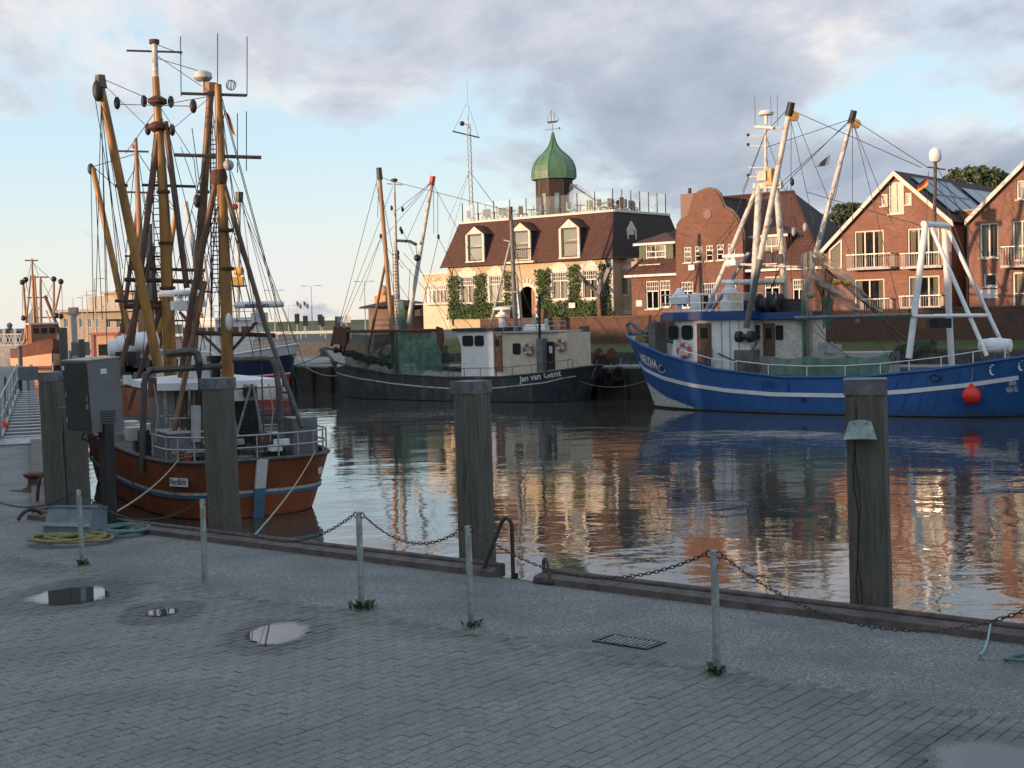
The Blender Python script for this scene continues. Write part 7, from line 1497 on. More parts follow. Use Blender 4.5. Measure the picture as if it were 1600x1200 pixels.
# winch housing, box, basket on the after deck
nbox(2.5,4.0,-1.75,-.75,zdn,zdn+1.15,'grey_paint','winch_housing'); nbox(2.45,4.05,-1.8,-.7,zdn+1.15,zdn+1.2,'grey_light','winch_lid'); nbox(2.44,2.5,-1.7,-.8,zdn+.62,zdn+.68,'grey_light','winch_ledge')
for k in range(2): MB().path([np_(2.6+k*1.2,-1.7,zdn+1.2), np_(2.6+k*1.2,-1.7,zdn+1.55), np_(2.6+k*1.2,-.8,zdn+1.55), np_(2.6+k*1.2,-.8,zdn+1.2)], .03, 6).build('winch_guard', 'steel_galv', nd)
nbox(1.6,2.5,1.35,2.05,zdn,zsn+.9,'grey_paint','stern_locker'); nbox(3.0,4.2,1.4,2.2,zdn,zdn+.55,'deck_paint','fish_box')
for k, (x, y, mt) in enumerate([(430,700,'white_paint'),(440,690,'white_paint'),(372,690,'alu'),(330,690,'rope_tan'),(350,705,'net_dark'),(300,717,'red_paint')]): MB().box(pL(x,y,36), .3, .3, .14, (Matrix.Rotation(k*.7,3,'Z') @ Nf.u, Matrix.Rotation(k*.7,3,'Z') @ Nf.n, UP)).build('deck_gear', mt, nd, smooth=False)
mb = MB(); rs = random.Random(5)
for k in range(26): mb.sphere(np_(rs.uniform(1.0,3.6), rs.uniform(-.2,1.9), zdn+rs.uniform(.05,.3)), rs.uniform(.10,.24), 8, 6)
mb.build('net_pile', 'net_dark', nd, kind='stuff')
MB().path([np_(1.05,-1.8,zsn+.06)+Vector((math.cos(k*.9)*.16,math.sin(k*.9)*.16,.01*k)) for k in range(28)], .02, 6).build('mooring_hank', 'rope_yellow', nd); MB().tube(np_(1.05,-1.8,zsn), np_(1.05,-1.8,zsn+.3), .09, n=8).build('mooring_bitt', 'wood_brown', nd)
# masts and booms
def ym(s): return np_(s,0,0).y
yz, yf = ym(3.7), ym(10.4)
MB().path([atY(356.5,640,yz), atY(354,480,yz), atY(346,280,yz), atY(340.5,132,yz)], [.185,.165,.14,.10], 12).build('mizzen_mast', 'ochre_low', nd); 
MB().path([atY(267,600,yf), atY(262,470,yf), atY(257,330,yf), atY(248,200,yf), atY(243,120,yf)], [.21,.20,.17,.135,.11], 14).build('main_mast', 'ochre', nd); MB().tube(atY(243,121,yf), atY(241.5,66,yf), .10, .09, 10).build('mast_top', 'white_worn', nd); MB().lathe([(.16,-.05),(.16,.08)], atY(241,66,yf), 12).build('mast_truck', 'rust', nd)
def nboom(x0,y0,Y0,x1,y1,Y1,r,mt): f0, f1 = atY(x0,y0,Y0), atY(x1,y1,Y1); MB().path([f0, f0.lerp(f1,.6), f1], [r*1.1,r,r*.8], 12).build('outrigger_boom', mt, nd); return f1
nb1 = nboom(249,582,yf-1.2,157,132,yf-2.2,.145,'ochre'); nb2 = nboom(299,590,yf-.6,329,140,yf-1.5,.135,'ochre_brown')
MB().sphere(nb1-Vector((.06,.1,.2)), .22, 12, 10, (.75,.6,1.5)).build('boom_block', 'black', nd); MB().tube(nb1-UP*.1, nb1+UP*.28, .20, .15, 8).build('boom_head', 'pipe_dark', nd); MB().tube(nb2-UP*.1, nb2+UP*.2, .22, .2, 8).build('boom_head', 'ochre_brown', nd)
for x0,y0,Y0,x1,y1,Y1,r,mt in ((250,185,yf,205,540,yf-.5,.10,'wood_brown'),(258,190,yf,292,450,yf,.10,'wood_brown'),(337,285,yz,300,470,yz,.09,'wood_brown'),(300,470,yz,282,590,yz,.09,'wood_brown'),(349,285,yz,415,510,yz-.6,.07,'wood_brown'),(415,510,yz-.6,472,668,yz-1.6,.065,'pipe_dark'),(320,440,yz,262,722,yz-1.6,.075,'ochre_brown'),(240,385,yf,170,640,yf-1,.09,'wood_brown'),(252,480,yf,200,640,yf,.08,'wood_brown')):
    MB().tube(atY(x0,y0,Y0), atY(x1,y1,Y1), r, n=8).build('strut', mt, nd)
for x0,x1,y,Y,r in ((198,285,79,yf,.035),(222,306,289,yf,.05),(272,408,242,yz,.055),(283,385,146,yz,.045),(200,320,419,yf,.06),(195,315,437,yf,.08),(195,315,478,yf,.11),(300,430,520,yz,.07),(180,260,470,yf,.06)):
    MB().tube(atY(x0,y,Y), atY(x1,y+(x1-x0)*.03,Y), r, n=6).build('crosstree', 'steel_dark' if y < 300 else 'rust', nd)
for x, y, Y, r in ((283,105,yz,.012),(340,100,yz,.012),(386,105,yz,.012),(371,225,yz,.012),(385,222,yz,.012)): p = atY(x,y+45,Y); MB().tube(p, atY(x-1 if x < 300 else x,y-48,Y), .013, n=4).build('aerial', 'wire', nd)
for x, y, Y in ((183,161,yf-2),(225,158,yf),(267,159,yf),(302,166,yz),(231,202,yf),(269,203,yf),(308,314,yz)): block(atY(x,y,Y), nd, .17)
for y in (160,200): MB().lathe([(.12,-.15),(.3,-.02),(.3,.1),(.12,.2)], atY(246,y,yf), 10).build('mast_collar', 'rust', nd)
MB().lathe([(.2,-.2),(.24,0),(.2,.2)], atY(342,277,yz), 10).build('mast_collar', 'rust', nd)
MB().lathe([(.04,-.35),(.05,-.1),(.18,-.08),(.26,.0),(.24,.14),(.12,.2)], atY(317,122,yz), 14).build('gps_dome', 'white_worn', nd); MB().sphere(atY(357,258,yz-.2), .15, 14, 10).build('hailer', 'grey_light', nd)
for k in range(5): MB().path([atY(361,133,yz)+Vector((math.cos(a)*.14*math.cos(k*.63), math.cos(a)*.14*math.sin(k*.63), math.sin(a)*.14)) for a in [q*math.pi/8 for q in range(16)]], .008, 4, True).build('loop_aerial', 'wire', nd)
for k, mt in enumerate(('flag_black','flag_red','flag_gold')):
    mb = MB(); tl = atY(351,174,yz)
    for i in range(9):
        for j in (k/3,(k+1)/3): f = i/8; mb.v.append(tl+Vector((.02+f*.18+j*.10,.05*math.sin(f*6),-f*.62-j*.08)))
    mb.f = [[2*i,2*i+2,2*i+3,2*i+1] for i in range(8)]; mb.build('flag_stripe', mt, nd)
MB().tube(atY(344,205,yz), atY(352,172,yz), .015, n=5).build('flag_gaff', 'wood_brown', nd)
ladder(nd, atY(337,460,yz), atY(334,215,yz), Vector((1,0,0)), 34, wd=.11); ladder(nd, atY(250,500,yf), atY(243,240,yf), Vector((1,0,0)), 26, wd=.12)
r1 = radar(atY(280,462,39.5), 1.18, .0, nd); text('radar_lettering', 'FURUNO', atY(273,465,39.35), atY(303,466,39.35), UP*.09, 'letter_blue', r1, bold=.03)
r2 = radar(atY(405,480,yz-.3), 1.36, .05, nd); text('radar_lettering', 'FURUNO', atY(383,481,yz-.45), atY(420,480,yz-.45), UP*.10, 'letter_blue', r2, bold=.03)
MB().tube(atY(281,488,39.5), atY(355,560,yz), .045, n=6).build('radar_bracket', 'wood_brown', nd); MB().tube(atY(405,498,yz-.3), atY(362,548,yz), .045, n=6).build('radar_bracket', 'wood_brown', nd)
MB().sphere(atY(357.5,503,yz-.22), .24, 14, 10, (.4,.5,1.05)).build('white_lamp', 'white_paint', nd); MB().lathe([(.14,-.1),(.12,0),(.04,.14)], atY(403,513,yz-.3), 12).build('bell', 'white_paint', nd)
rig = [(153,120,yf-2,245,160,yf),(160,130,yf-2,232,200,yf),(185,163,yf-2,300,166,yz),(242,85,yf,330,145,yz),(242,90,yf,308,110,yz),(247,165,yf,330,150,yz),(268,203,yf,330,150,yz),(246,160,yf,303,250,yz),(303,250,yz,309,300,yz),(153,125,yf-2,195,480,yf-1),(156,140,yf-2,210,480,yf-1),(148,150,yf-2,192,420,yf-1),(346,150,yz,432,470,yz-1),(355,250,yz,480,580,yz-2),(348,180,yz,372,380,yz-.5),(334,150,yz,300,400,yz),(300,200,yz,330,420,yz),(248,200,yf,300,430,yz),(246,170,yf,196,240,yf),(262,200,yf,330,480,yz),(338,180,yz,260,480,yf),(335,300,yz,285,560,yz),(300,330,yf,345,470,yz),(270,300,yf,330,590,yz),(230,300,yf,290,560,yf),(352,300,yz,392,480,yz-1),(340,135,yz,470,620,yz-2),(405,515,yz,410,590,yz),(265,240,yf,300,560,yf),(283,230,yf,350,420,yz),(241,68,yf,285,85,yf),(222,300,yf,262,520,yf)]
rs = random.Random(77)
for k in range(26):
    hx, hy, hY = rs.choice([(246,160,yf),(248,200,yf),(341,140,yz),(345,277,yz),(330,145,yf-1.5),(158,135,yf-2.2)]); fx = hx+rs.uniform(-55,75); rig.append((hx,hy+rs.uniform(0,30),hY,fx,rs.uniform(470,590),hY+rs.uniform(-1.5,1)))
for x, y, Y, r in ((355,420,yz,.19),(352,360,yz,.185),(259,380,yf,.22),(262,450,yf,.235),(255,300,yf,.20),(190,290,yf-1.8,.17),(215,420,yf-1.5,.18),(318,300,yf-1,.17)): MB().lathe([(r,-.05),(r+.015,-.03),(r+.015,.03),(r,.05)], atY(x,y,Y), 12).build('iron_band', 'rust', nd)
for x0,y0,Y0,x1,y1,Y1 in rig: wire(atY(x0,y0,Y0), atY(x1,y1,Y1), .012, nd)
MB().path([atY(409,590,36.2)-UP*(k*.05)+Vector((.01*math.sin(k*2),0,0)) for k in range(40)], .022, 5).build('hanging_chain', 'chain_steel', nd)
for x0,y0,x1,y1 in ((393,600,370,680),(395,600,412,690),(365,650,372,680)): MB().tube(pL(x0,y0), pL(x1,y1), .03, n=6).build('lever', 'steel_galv', nd)
# clutter of the working deck and under the roof edge
rs = random.Random(21)
for k in range(16): x = 285+k*3.3+rs.uniform(-1,1); MB().tube(pL(x,735-rs.uniform(0,12),37.0+rs.uniform(-.3,.3)), pL(x+rs.uniform(-3,3),600+rs.uniform(0,50),37.2), rs.uniform(.018,.045), n=6).build('deck_pole', rs.choice(['pipe_dark','wood_brown','steel_dark','steel_galv']), nd)
for k in range(22): MB().box(np_(rs.uniform(1.2,4.2), rs.uniform(-2.0,2.0), zdn+rs.uniform(.1,.55)), rs.uniform(.2,.5), rs.uniform(.2,.5), rs.uniform(.15,.5), (Matrix.Rotation(k*.6,3,'Z') @ Nf.u, Matrix.Rotation(k*.6,3,'Z') @ Nf.n, UP)).build('deck_gear', rs.choice(['steel_dark','grey_paint','wood_brown','pipe_dark','rubber','plastic_bluegrey']), nd, smooth=False)
for k in range(14): MB().box(np_(rs.uniform(7.8,14), rs.uniform(-1.7,1.7), -.9+rs.uniform(0,.5)), rs.uniform(.4,1.0), rs.uniform(.3,.8), rs.uniform(.3,.9), (Nf.u,Nf.n,UP)).build('deck_gear', rs.choice(['steel_dark','grey_paint','wood_brown','pipe_dark','white_worn']), nd, smooth=False)
for x0, x1 in ((240,247),(420,427)): MB().path([pL(x0,600,36.8), pL(x1,640,36.6), pL(x0+2,690,36.5)], .02, 5).build('hanging_line', 'rope_tan', nd)
net('hanging_net', nd, 'net_dark', pL(380,600,37.2), pL(402,602,37.2), (1.6,1.7), 3, .08, 20, 10, seed=61); net('hanging_net', nd, 'net_dark', pL(292,650,36.9), pL(318,652,36.9), (1.2,1.3), 3, .08, 20, 10, seed=62)
# mooring lines
def mooring(p, q, sag, label, r=.014, mat='rope_tan'): MB().path([Vector(p).lerp(Vector(q),k/14)-UP*(sag*4*(k/14)*(1-k/14)) for k in range(15)], r, 6).build('mooring_line', mat, label=label, cat='rope', group='mooring lines')
mooring(np_(.5,1.6,zsn+.1), uv2(u_at(388,V_EDGE,.05),V_EDGE+.05,.05), .12, 'pale mooring line from the brown stern to the quay edge, right of the pile')
mooring(np_(1.0,-1.85,zsn+.1), atZ(152,815,.2), .15, 'pale mooring line from the brown stern to the bollard on the left')
mooring(J.pt(5.5,-1.6,sj(5.5)), fq(A_.pt(-11,0,0).dot(QU)-3, V_FQ-.1, -.6), .9, 'white mooring line sagging from the black cutter stern to the right'); mooring(J.pt(-13.8,-.3,sj(-13.5)), fq(u_fl+.8,V_FQ-.1,-.35), .3, 'dark mooring line from the bow of the black cutter to the left quay end', .025, 'rubber')
mooring(A_.pt(-12.8,.3,sf(-12.8)), fq(A_.pt(-11,0,0).dot(QU)-2, V_FQ-.1, -.5), .7, 'mooring line from the bow of the blue cutter to the quay')

# ---------------------------------------------------------------- white cutter moored ahead of the brown one
def simple_cutter(name, label, stern, bow, beam, hmat, rmat, sheer0, sheer1, mats, detail=None, stripe=None):
    st, bw_ = Vector((*stern,0)), Vector((*bow,0)); d_ = (bw_-st); L = d_.length; fr = Frame((st.x,st.y), (d_.x,d_.y)); b_ = beam/2
    S = []
    for f, w0, w1 in ((.02,.02,.03),(.03,.5,.6),(.07,.78,.85),(.15,.95,.97),(.35,1,1),(.6,.97,1),(.78,.72,.85),(.9,.36,.55),(.97,.1,.22),(1,.012,.015)):
        S.append((f*L*(.94), f*L, w0*b_, w1*b_, sheer0+(sheer1-sheer0)*max(0,(f-.35)/.65)**1.7))
    h = Hull(fr, S); e = empty(name, Vector((st.x,st.y,WATER_Z))+d_/2, label, 'boat', 'fishing cutters in the harbour')
    h.band('hull', e, hmat, .02, 1.0, 0, 6); h.band('boot_top', e, 'hull_boot', -.3, .02, 0, 2); h.band('bulwark_inside', e, 'white_worn', .66, .99, -.08, 2); h.deck('deck', e, 'deck_paint', .67); h.rail('cap_rail', e, rmat, .07)
    return e, fr, h, L
w2, f2, h2_, L2 = simple_cutter('fishing_cutter', 'white hulled cutter with orange masts moored ahead of the brown one', (-19.2,72), (-13.4,55.5), 5.0, 'hull_white', 'wood_brown', -.5, .45, None)
cabin(f2, w2, 3, 6, -1.3, 1.3, -1, 1.5, 'white_paint', 'wheelhouse'); MB().box(f2.pt(4.5,0,1.56), 3.4, 3.0, .14, (f2.u,f2.n,UP)).build('wheelhouse_roof', 'grey_light', w2, smooth=False)
for k in range(3): MB().box(f2.pt(6.02,-.8+k*.8,.9), .05, .6, .55, (f2.u,f2.n,UP)).build('window', 'boat_glass', w2, smooth=False)
ybm = f2.pt(9,0,0).y
for x0,y0,x1,y1,r0,r1,nm,mt in ((145,262,203,530,.12,.17,'outrigger_boom','ochre'),(212,216,224,520,.08,.22,'main_mast','wood_mast'),(275,330,247,520,.10,.15,'outrigger_boom','ochre'),(215,330,190,520,.10,.10,'strut','wood_brown'),(228,330,252,540,.10,.10,'strut','rust'),(233,350,236,540,.15,.16,'gallow_post','grey_paint'),(290,315,318,480,.10,.14,'strut','white_worn')): MB().tube(atY(x0,y0,ybm), atY(x1,y1,ybm), r0, r1, 10).build(nm, mt, w2)
for x0,x1,y in ((182,232,236),(195,230,300),(195,260,400),(180,330,455),(170,300,500)): MB().tube(atY(x0,y,ybm), atY(x1,y+1,ybm), .05, n=6).build('crosstree', 'rust', w2)
MB().sphere(atY(142,264,ybm), .2, 10, 8, (.8,.6,1.3)).build('boom_block', 'black', w2); MB().sphere(atY(209,229,ybm), .1, 8, 6).build('mast_ball', 'red_paint', w2)
for x0,y0,x1,y1 in ((142,268,146,500),(148,262,190,300),(148,270,160,500),(213,225,190,470),(213,225,250,470),(190,300,213,260),(140,262,213,240),(225,340,280,500),(275,330,225,300),(230,400,300,520),(205,420,240,560),(210,230,275,330)): wire(atY(x0,y0,ybm), atY(x1,y1,ybm), .018, w2)
for x, y in ((189,545),(202,540),(228,535)): p = atY(x,y,62); MB().lathe([(.1,-.6),(.45,-.5),(.5,0),(.45,.5),(.1,.6)], p, 14, f2.n).build('liferaft_canister', 'white_paint', w2)
for x, y, mt in ((195,575,'steel_dark'),(215,570,'steel_dark'),(200,560,'black'),(225,585,'grey_paint')): MB().box(atY(x,y,60), .9, .7, .6).build('deck_gear', mt, w2, smooth=False)
# ---------------------------------------------------------------- navy, white and red cutter at the far quay end
w3, f3, h3_, L3 = simple_cutter('fishing_cutter', 'navy, white and red cutter with its bow showing behind the brown one', (-30.5,111), (-15.2,98.0), 5.8, 'hull_white', 'white_paint', -.1, 1.25, None)
h3_.band('navy_band', w3, 'navy', .40, .80, .02, 4); h3_.band('red_band', w3, 'red_paint', .12, .385, .02, 3); h3_.band('white_band', w3, 'white_paint', .385, .42, .03, 2)
cabin(f3, w3, 9, 13, -1.7, 1.7, 0, 3.1, 'white_paint', 'wheelhouse'); MB().box(f3.pt(11,0,3.2), 4.6, 3.9, .16, (f3.u,f3.n,UP)).build('wheelhouse_roof', 'white_paint', w3, smooth=False)
for k in range(4): MB().box(f3.pt(9.5+k,-1.72,2.3), .75, .05, .6, (f3.u,f3.n,UP)).build('window', 'boat_glass', w3, smooth=False)
for k in range(3): MB().box(f3.pt(13.02,-1.1+k*1.1,2.3), .05, .8, .6, (f3.u,f3.n,UP)).build('window', 'boat_glass', w3, smooth=False)
P3 = [f3.pt(L3*f,-2.9*min(1,(1.02-f)*3.2),h3_.sheer(L3*f)[0]) for f in (.3,.4,.5,.6,.7,.8,.88,.94,.99)]; railing(w3, P3, .9, 'white_worn', .03, (1,.66,.33)); P3 = [f3.pt(11+dx,dy,3.28) for dx, dy in ((-2,-1.8),(0,-1.8),(2,-1.8),(2,0),(2,1.8),(0,1.8),(-2,1.8))]; railing(w3, P3, .9, 'white_worn', .03)
y3 = f3.pt(11,0,0).y
for x0,y0,x1,y1,r0,r1,nm,mt in ((374,302,371,500,.12,.2,'main_mast','white_worn'),(318,400,332,500,.14,.16,'mast_leg','white_worn'),(300,380,318,520,.12,.16,'mast_leg','wood_mast'),(385,450,398,495,.06,.06,'strut','grey_light'),(362,450,352,495,.06,.06,'strut','grey_light')): MB().tube(atY(x0,y0,y3), atY(x1,y1,y3), r0, r1, 10).build(nm, mt, w3)
MB().tube(atY(374,316,y3), atY(374,300,y3), .28, .3, 8).build('mast_head', 'black', w3); MB().sphere(atY(367,323,y3), .25, 10, 8).build('red_lamp', 'red_paint', w3)
MB().box(atY(371,440,y3), .9, .7, .7).build('yellow_lamp_box', 'yellow_box', w3, smooth=False); MB().lathe([(.3,-.3),(.36,0),(.3,.3)], atY(373,424,y3), 12, (1,-.3,0)).build('searchlight', 'yellow_box', w3); MB().box(atY(373,447,y3), 1.1, .9, .12).build('lamp_platform', 'steel_dark', w3, smooth=False)
for x0,y0,x1,y1 in ((376,305,425,500),(376,310,440,520),(372,310,340,500),(372,330,350,520),(376,318,460,530),(370,340,330,480),(380,330,400,500)): wire(atY(x0,y0,y3), atY(x1,y1,y3), .022, w3)
mooring(f3.pt(L3-.3,-.4,.6), fq(u_fl+9,V_FQ-.1,-.45), 1.0, 'pale line sagging from the navy bow to the far quay', .03)
# ---------------------------------------------------------------- red-brown cutter far away on the left, bow towards us
w4, f4, h4_, L4 = simple_cutter('fishing_cutter', 'far red-brown cutter with a forest of masts on the left', (-66,188), (-57.2,172), 5.6, 'hull_far', 'wood_brown', .2, 1.5, None)
h4_.band('cream_band', w4, 'peach', .10, .52, .03, 3)
cabin(f4, w4, 10.0, 12.8, -1.6, 1.6, 0, 3.4, 'wood_door', 'wheelhouse'); MB().box(f4.pt(11.4,0,3.5), 3.3, 3.7, .2, (f4.u,f4.n,UP)).build('wheelhouse_roof', 'cream_paint', w4, smooth=False)
for k in range(3): MB().box(f4.pt(12.83,-1+k,2.6), .05, .7, .7, (f4.u,f4.n,UP)).build('window', 'boat_glass', w4, smooth=False)
y4 = f4.pt(11,0,0).y
for x0,y0,x1,y1,r0,r1,nm,mt in ((49.5,404,55,520,.12,.26,'main_mast','wood_mast'),(63,432,64,522,.16,.24,'mizzen_mast','wood_mast'),(36,440,43,530,.16,.2,'outrigger_boom','wood_mast'),(84,437,84,500,.16,.18,'outrigger_boom','wood_mast'),(96,440,86,485,.14,.16,'outrigger_boom','wood_mast'),(70,462,98,530,.2,.24,'strut','wood_brown'),(48,430,38,535,.12,.14,'strut','wood_mast'),(54,430,60,520,.12,.14,'strut','wood_mast'),(60,480,40,545,.12,.12,'strut','peach'),(72,485,92,540,.12,.12,'strut','peach'),(36,532,34,545,.1,.1,'strut','peach')): MB().tube(atY(x0,y0,y4), atY(x1,y1,y4), r0, r1, 8).build(nm, mt, w4)
for x0,x1,y in ((39,59,407),(48,76,433),(42,75,465),(53,82,496),(42,90,518)): MB().tube(atY(x0,y,y4), atY(x1,y,y4), .10, n=6).build('crosstree', 'wood_brown', w4)
for x, y in ((35,441),(40,437),(84,436),(95,440),(37,497),(95,494),(88,493)): MB().sphere(atY(x,y,y4), .38, 8, 6).build('boom_block', 'black', w4)
for x0,y0,x1,y1 in ((35,440,35,500),(96,442,98,490),(50,405,36,470),(50,405,64,440),(84,440,70,470),(64,435,96,500),(50,410,84,440),(40,440,60,520)): wire(atY(x0,y0,y4), atY(x1,y1,y4), .03, w4)
swag4 = net('trawl_net', w4, 'net_brown', atY(40,500,y4), atY(56,470,y4), (3,5), 3, .4, 16, 10, seed=50)
# small dark boat at the far left edge
e, fr_, hh_, L_ = simple_cutter('motor_boat', 'small dark motor boat with grey cover at the left picture edge', (-52,118), (-43.5,121), 3.0, 'hull_black', 'grey_light', -1.3, -.9, None); cabin(fr_, e, 3, 6, -1, 1, -1.6, -.2, 'grey_light', 'cuddy'); MB().box(fr_.pt(4.5,0,-.15), 3.3, 2.2, .12, (fr_.u,fr_.n,UP)).build('canopy', 'wood_brown', e, smooth=False)
# ================================================================== background on the left and along the far quay
# sign pile beside the black cutter stern
b0 = fq(J.pt(6.9,0,0).dot(QU)-.3, V_FQ-.35, -3); s_ = [None]
def fp(x, y, v=V_FQ-.3): return front(v).P(x, y, 0)
p = fp(914,540); e = empty('mooring_pile', Vector((p.x,p.y,-3)), 'tall grey timber pile at the stern of the black cutter', 'timber pile'); MB().box(Vector((p.x,p.y,(fp(914,511).z-3)/2)), .42, .42, fp(914,511).z+3, (QU,QV,UP)).build('shaft', 'pile_wood', e, smooth=False); MB().box(Vector((p.x,p.y,fp(914,511).z+.03)), .46, .46, .06, (QU,QV,UP)).build('cap', 'zinc_cap', e, smooth=False)
p = fp(902,542); e = empty('harbour_sign', Vector((p.x,p.y,-.3)), 'blue and white harbour sign beside the timber pile', 'sign'); MB().box(fp(902,547)+UP*0, .48, .05, .75, (QU,QV,UP)).build('blue_panel', 'sign_blue', e, smooth=False); MB().box(fp(902,531), .48, .05, .42, (QU,QV,UP)).build('white_panel', 'sign_white', e, smooth=False)
MB().tube(fp(902,560)-UP*.6, fp(902,526), .04, n=6).build('pole', 'steel_galv', e); MB().box(fp(902.5,546)-QV*.035, .08, .02, .34, (QU,QV,UP)).build('pictogram', 'letter_white', e, smooth=False); MB().box(fp(902.5,540)-QV*.035, .16, .02, .10, (QU,QV,UP)).build('pictogram', 'letter_white', e, smooth=False)
# tyre fenders and clutter on the far quay wall between the cutters
for i, (x, y) in enumerate(((930,588),(952,592),(968,585))):
    c = fp(x,y,V_FQ-.35); e = empty('tyre_fender', c-UP*.45, ['black tyre fender nearest the black cutter stern on the quay wall','middle black tyre fender hanging on the far quay wall','black tyre fender hanging nearest the blue bow'][i], 'tyre', 'tyres on the far quay wall'); MB().path([c+QU*(math.cos(a)*.33)+UP*(math.sin(a)*.36) for a in [k*math.pi/10 for k in range(20)]], .13, 8, True).build('tyre', 'rubber', e); wire(c+UP*.4, c+UP*.95+QV*.25, .02, e, 'hanger', 'rope_tan')
for k in range(34):
    u_ = u_fl+.8+k*1.9; p = fq(u_, V_FQ-.2, 0); MB().path([Vector((p.x,p.y,-4)), Vector((p.x,p.y,-.45+random.uniform(-.25,.12)))], .14, 8).build('fender_timber', 'quay_wall', label='dark vertical fender timber on the far quay wall', cat='timber pile', group='fender timbers on the far quay wall')
for x in (935,965,985): p = fp(x,566,V_FQ+1.2); MB().path([Vector((p.x,p.y,-.3)), Vector((p.x,p.y,.55))], .03, 6).build('railing_post', 'steel_dark', label={935:'thin dark railing post on the far quay beside the sign pile',965:'thin dark railing post on the far quay between the cutters',985:'thin dark railing post on the far quay near the blue bow'}[x], cat='post')
p = fp(945,560,V_FQ+2.0); e = empty('quay_winch', Vector((p.x,p.y,-.3)), 'rusty quay winch between the black and the blue cutter', 'winch'); MB().lathe([(.5,-.5),(.5,-.42),(.22,-.38),(.22,.38),(.5,.42),(.5,.5)], Vector((p.x,p.y,.25)), 16, QU).build('drum', 'rust', e); MB().box(Vector((p.x,p.y,-.1)), 1.4, .5, .4, (QU,QV,UP)).build('base', 'steel_dark', e, smooth=False)
# round kiosk with lantern behind the black cutter's bow
K_ = front(84); kc = K_.P(625,500); kc.z = 1.0; e = empty('pavilion', kc, 'low dark pavilion with a round lantern behind the black cutter masts', 'building')
zt2 = K_.px(620,478)[1]; MB().lathe([(2.6,0),(2.6,zt2-1.2)], kc, 18).build('wall', 'brick_old', e); MB().lathe([(3.4,zt2-1.15),(3.3,zt2-1.0),(1.2,zt2-.6),(.2,zt2-.5)], kc, 24).build('roof', 'tile_dark', e)
lp = K_.P(599,455); MB().sphere(lp, .42, 14, 10).build('lantern_globe', 'peach', e); MB().box(K_.P(600,468), 1.3, 1.0, .7, (QU,QV,UP)).build('lantern_base', 'brass_wood', e, smooth=False); MB().tube(K_.P(600,468)-UP*1.5, K_.P(600,468), .5, n=8).build('lantern_column', 'steel_dark', e); MB().path([lp+QU*(math.cos(a)*.47)+UP*(math.sin(a)*.47) for a in [q*math.pi/8 for q in range(16)]], .03, 5, True).build('lantern_hoop', 'steel_dark', e)
MB().box(K_.P(660,483), 2.4, 1.6, 1.1, (QU,QV,UP)).build('dark_shed', 'steel_dark', e, smooth=False)
# lamp posts
def lamp(x, yt, yb, Y, label, arm=1, two=False):
    tp, bt = atY(x,yt,Y), atY(x,yb,Y); bt = Vector((tp.x,tp.y,min(bt.z,1.0))); e = empty('street_lamp', bt, label, 'street lamp', 'street lamps on the far bank'); MB().tube(bt, tp, .09, .05, 8).build('pole', 'grey_light', e)
    L_ = 1.0*Y/200
    for s in ((-1,1) if two else (arm,)): MB().bar(tp, tp+Vector((s*L_,0,.06)), .05, .05).build('arm', 'grey_light', e, smooth=False); MB().box(tp+Vector((s*L_*1.1,0,.04)), .7*Y/200, .3, .12).build('lamp_head', 'grey_light', e, smooth=False)
lamp(147,436,530,150,'tall street lamp with one arm at the left, nearest of the row'); lamp(135,455,530,172,'street lamp second from the right in the left row'); lamp(128,462,530,190,'street lamp third in the left row above the beige building'); lamp(113.5,466,530,205,'smallest street lamp at the far end of the left row')
lamp(486,447,512,215,'twin-arm street lamp on the car park right of the navy cutter', two=True); lamp(428,454,512,200,'twin-arm street lamp just above the navy cutter', two=True); lamp(569,440,500,200,'twin-arm street lamp behind the black cutter mast', two=True); lamp(450,478,510,290,'small distant street lamp above the sea dike', two=True)
# flagpoles and signs by the road
for i, (x, yt, Y) in enumerate(((463,470,230),(474,470,235))):
    tp = atY(x,yt,Y); e = empty('flagpole', Vector((tp.x,tp.y,1.0)), ['flagpole with a dark flag, left one of the pair by the road','flagpole with a dark flag, right one of the pair by the road'][i], 'flagpole'); MB().tube(Vector((tp.x,tp.y,1.0)), tp, .06, .04, 6).build('pole', 'white_worn', e)
    mb = MB()
    for k in range(7): f = k/6; mb.v += [tp+Vector((f*.9,0.1*math.sin(f*6),-f*.7)), tp+Vector((f*.8,.1*math.sin(f*6),-.7-f*.8))]
    mb.f = [[2*k,2*k+2,2*k+3,2*k+1] for k in range(6)]; mb.build('flag', 'flag_grey', e)
for i, (x, yt, yb, Y, kind) in enumerate(((464,491,512,150,'black'),(477,494,512,160,'black'),(500,492,512,170,'black'),(503,495,512,180,'black'),(527,495,512,150,'black'),(541,492,514,120,'sign_white'),(533,492,508,125,'sign_blue'))):
    tp = atY(x,yt,Y); e = empty('traffic_signal' if kind == 'black' else 'road_sign', Vector((tp.x,tp.y,1.0)), ['first dark traffic signal from the left by the road','second dark traffic signal from the left by the road','third dark traffic signal from the left by the road','fourth dark traffic signal from the left by the road','dark traffic signal nearest the black cutter bow','white road sign behind the bow of the black cutter','dark blue direction sign behind the bow of the black cutter'][i], 'traffic light' if kind == 'black' else 'sign')
    MB().tube(Vector((tp.x,tp.y,1.0)), tp, .05, n=6).build('pole', 'grey_light', e); s = Y/150; MB().box(tp-UP*(.5*s), .5*s if kind == 'black' else .9*s, .3*s if kind == 'black' else .05, 1.1*s if kind == 'black' else .7*s).build('signal_head' if kind == 'black' else 'sign_panel', kind, e, smooth=False)
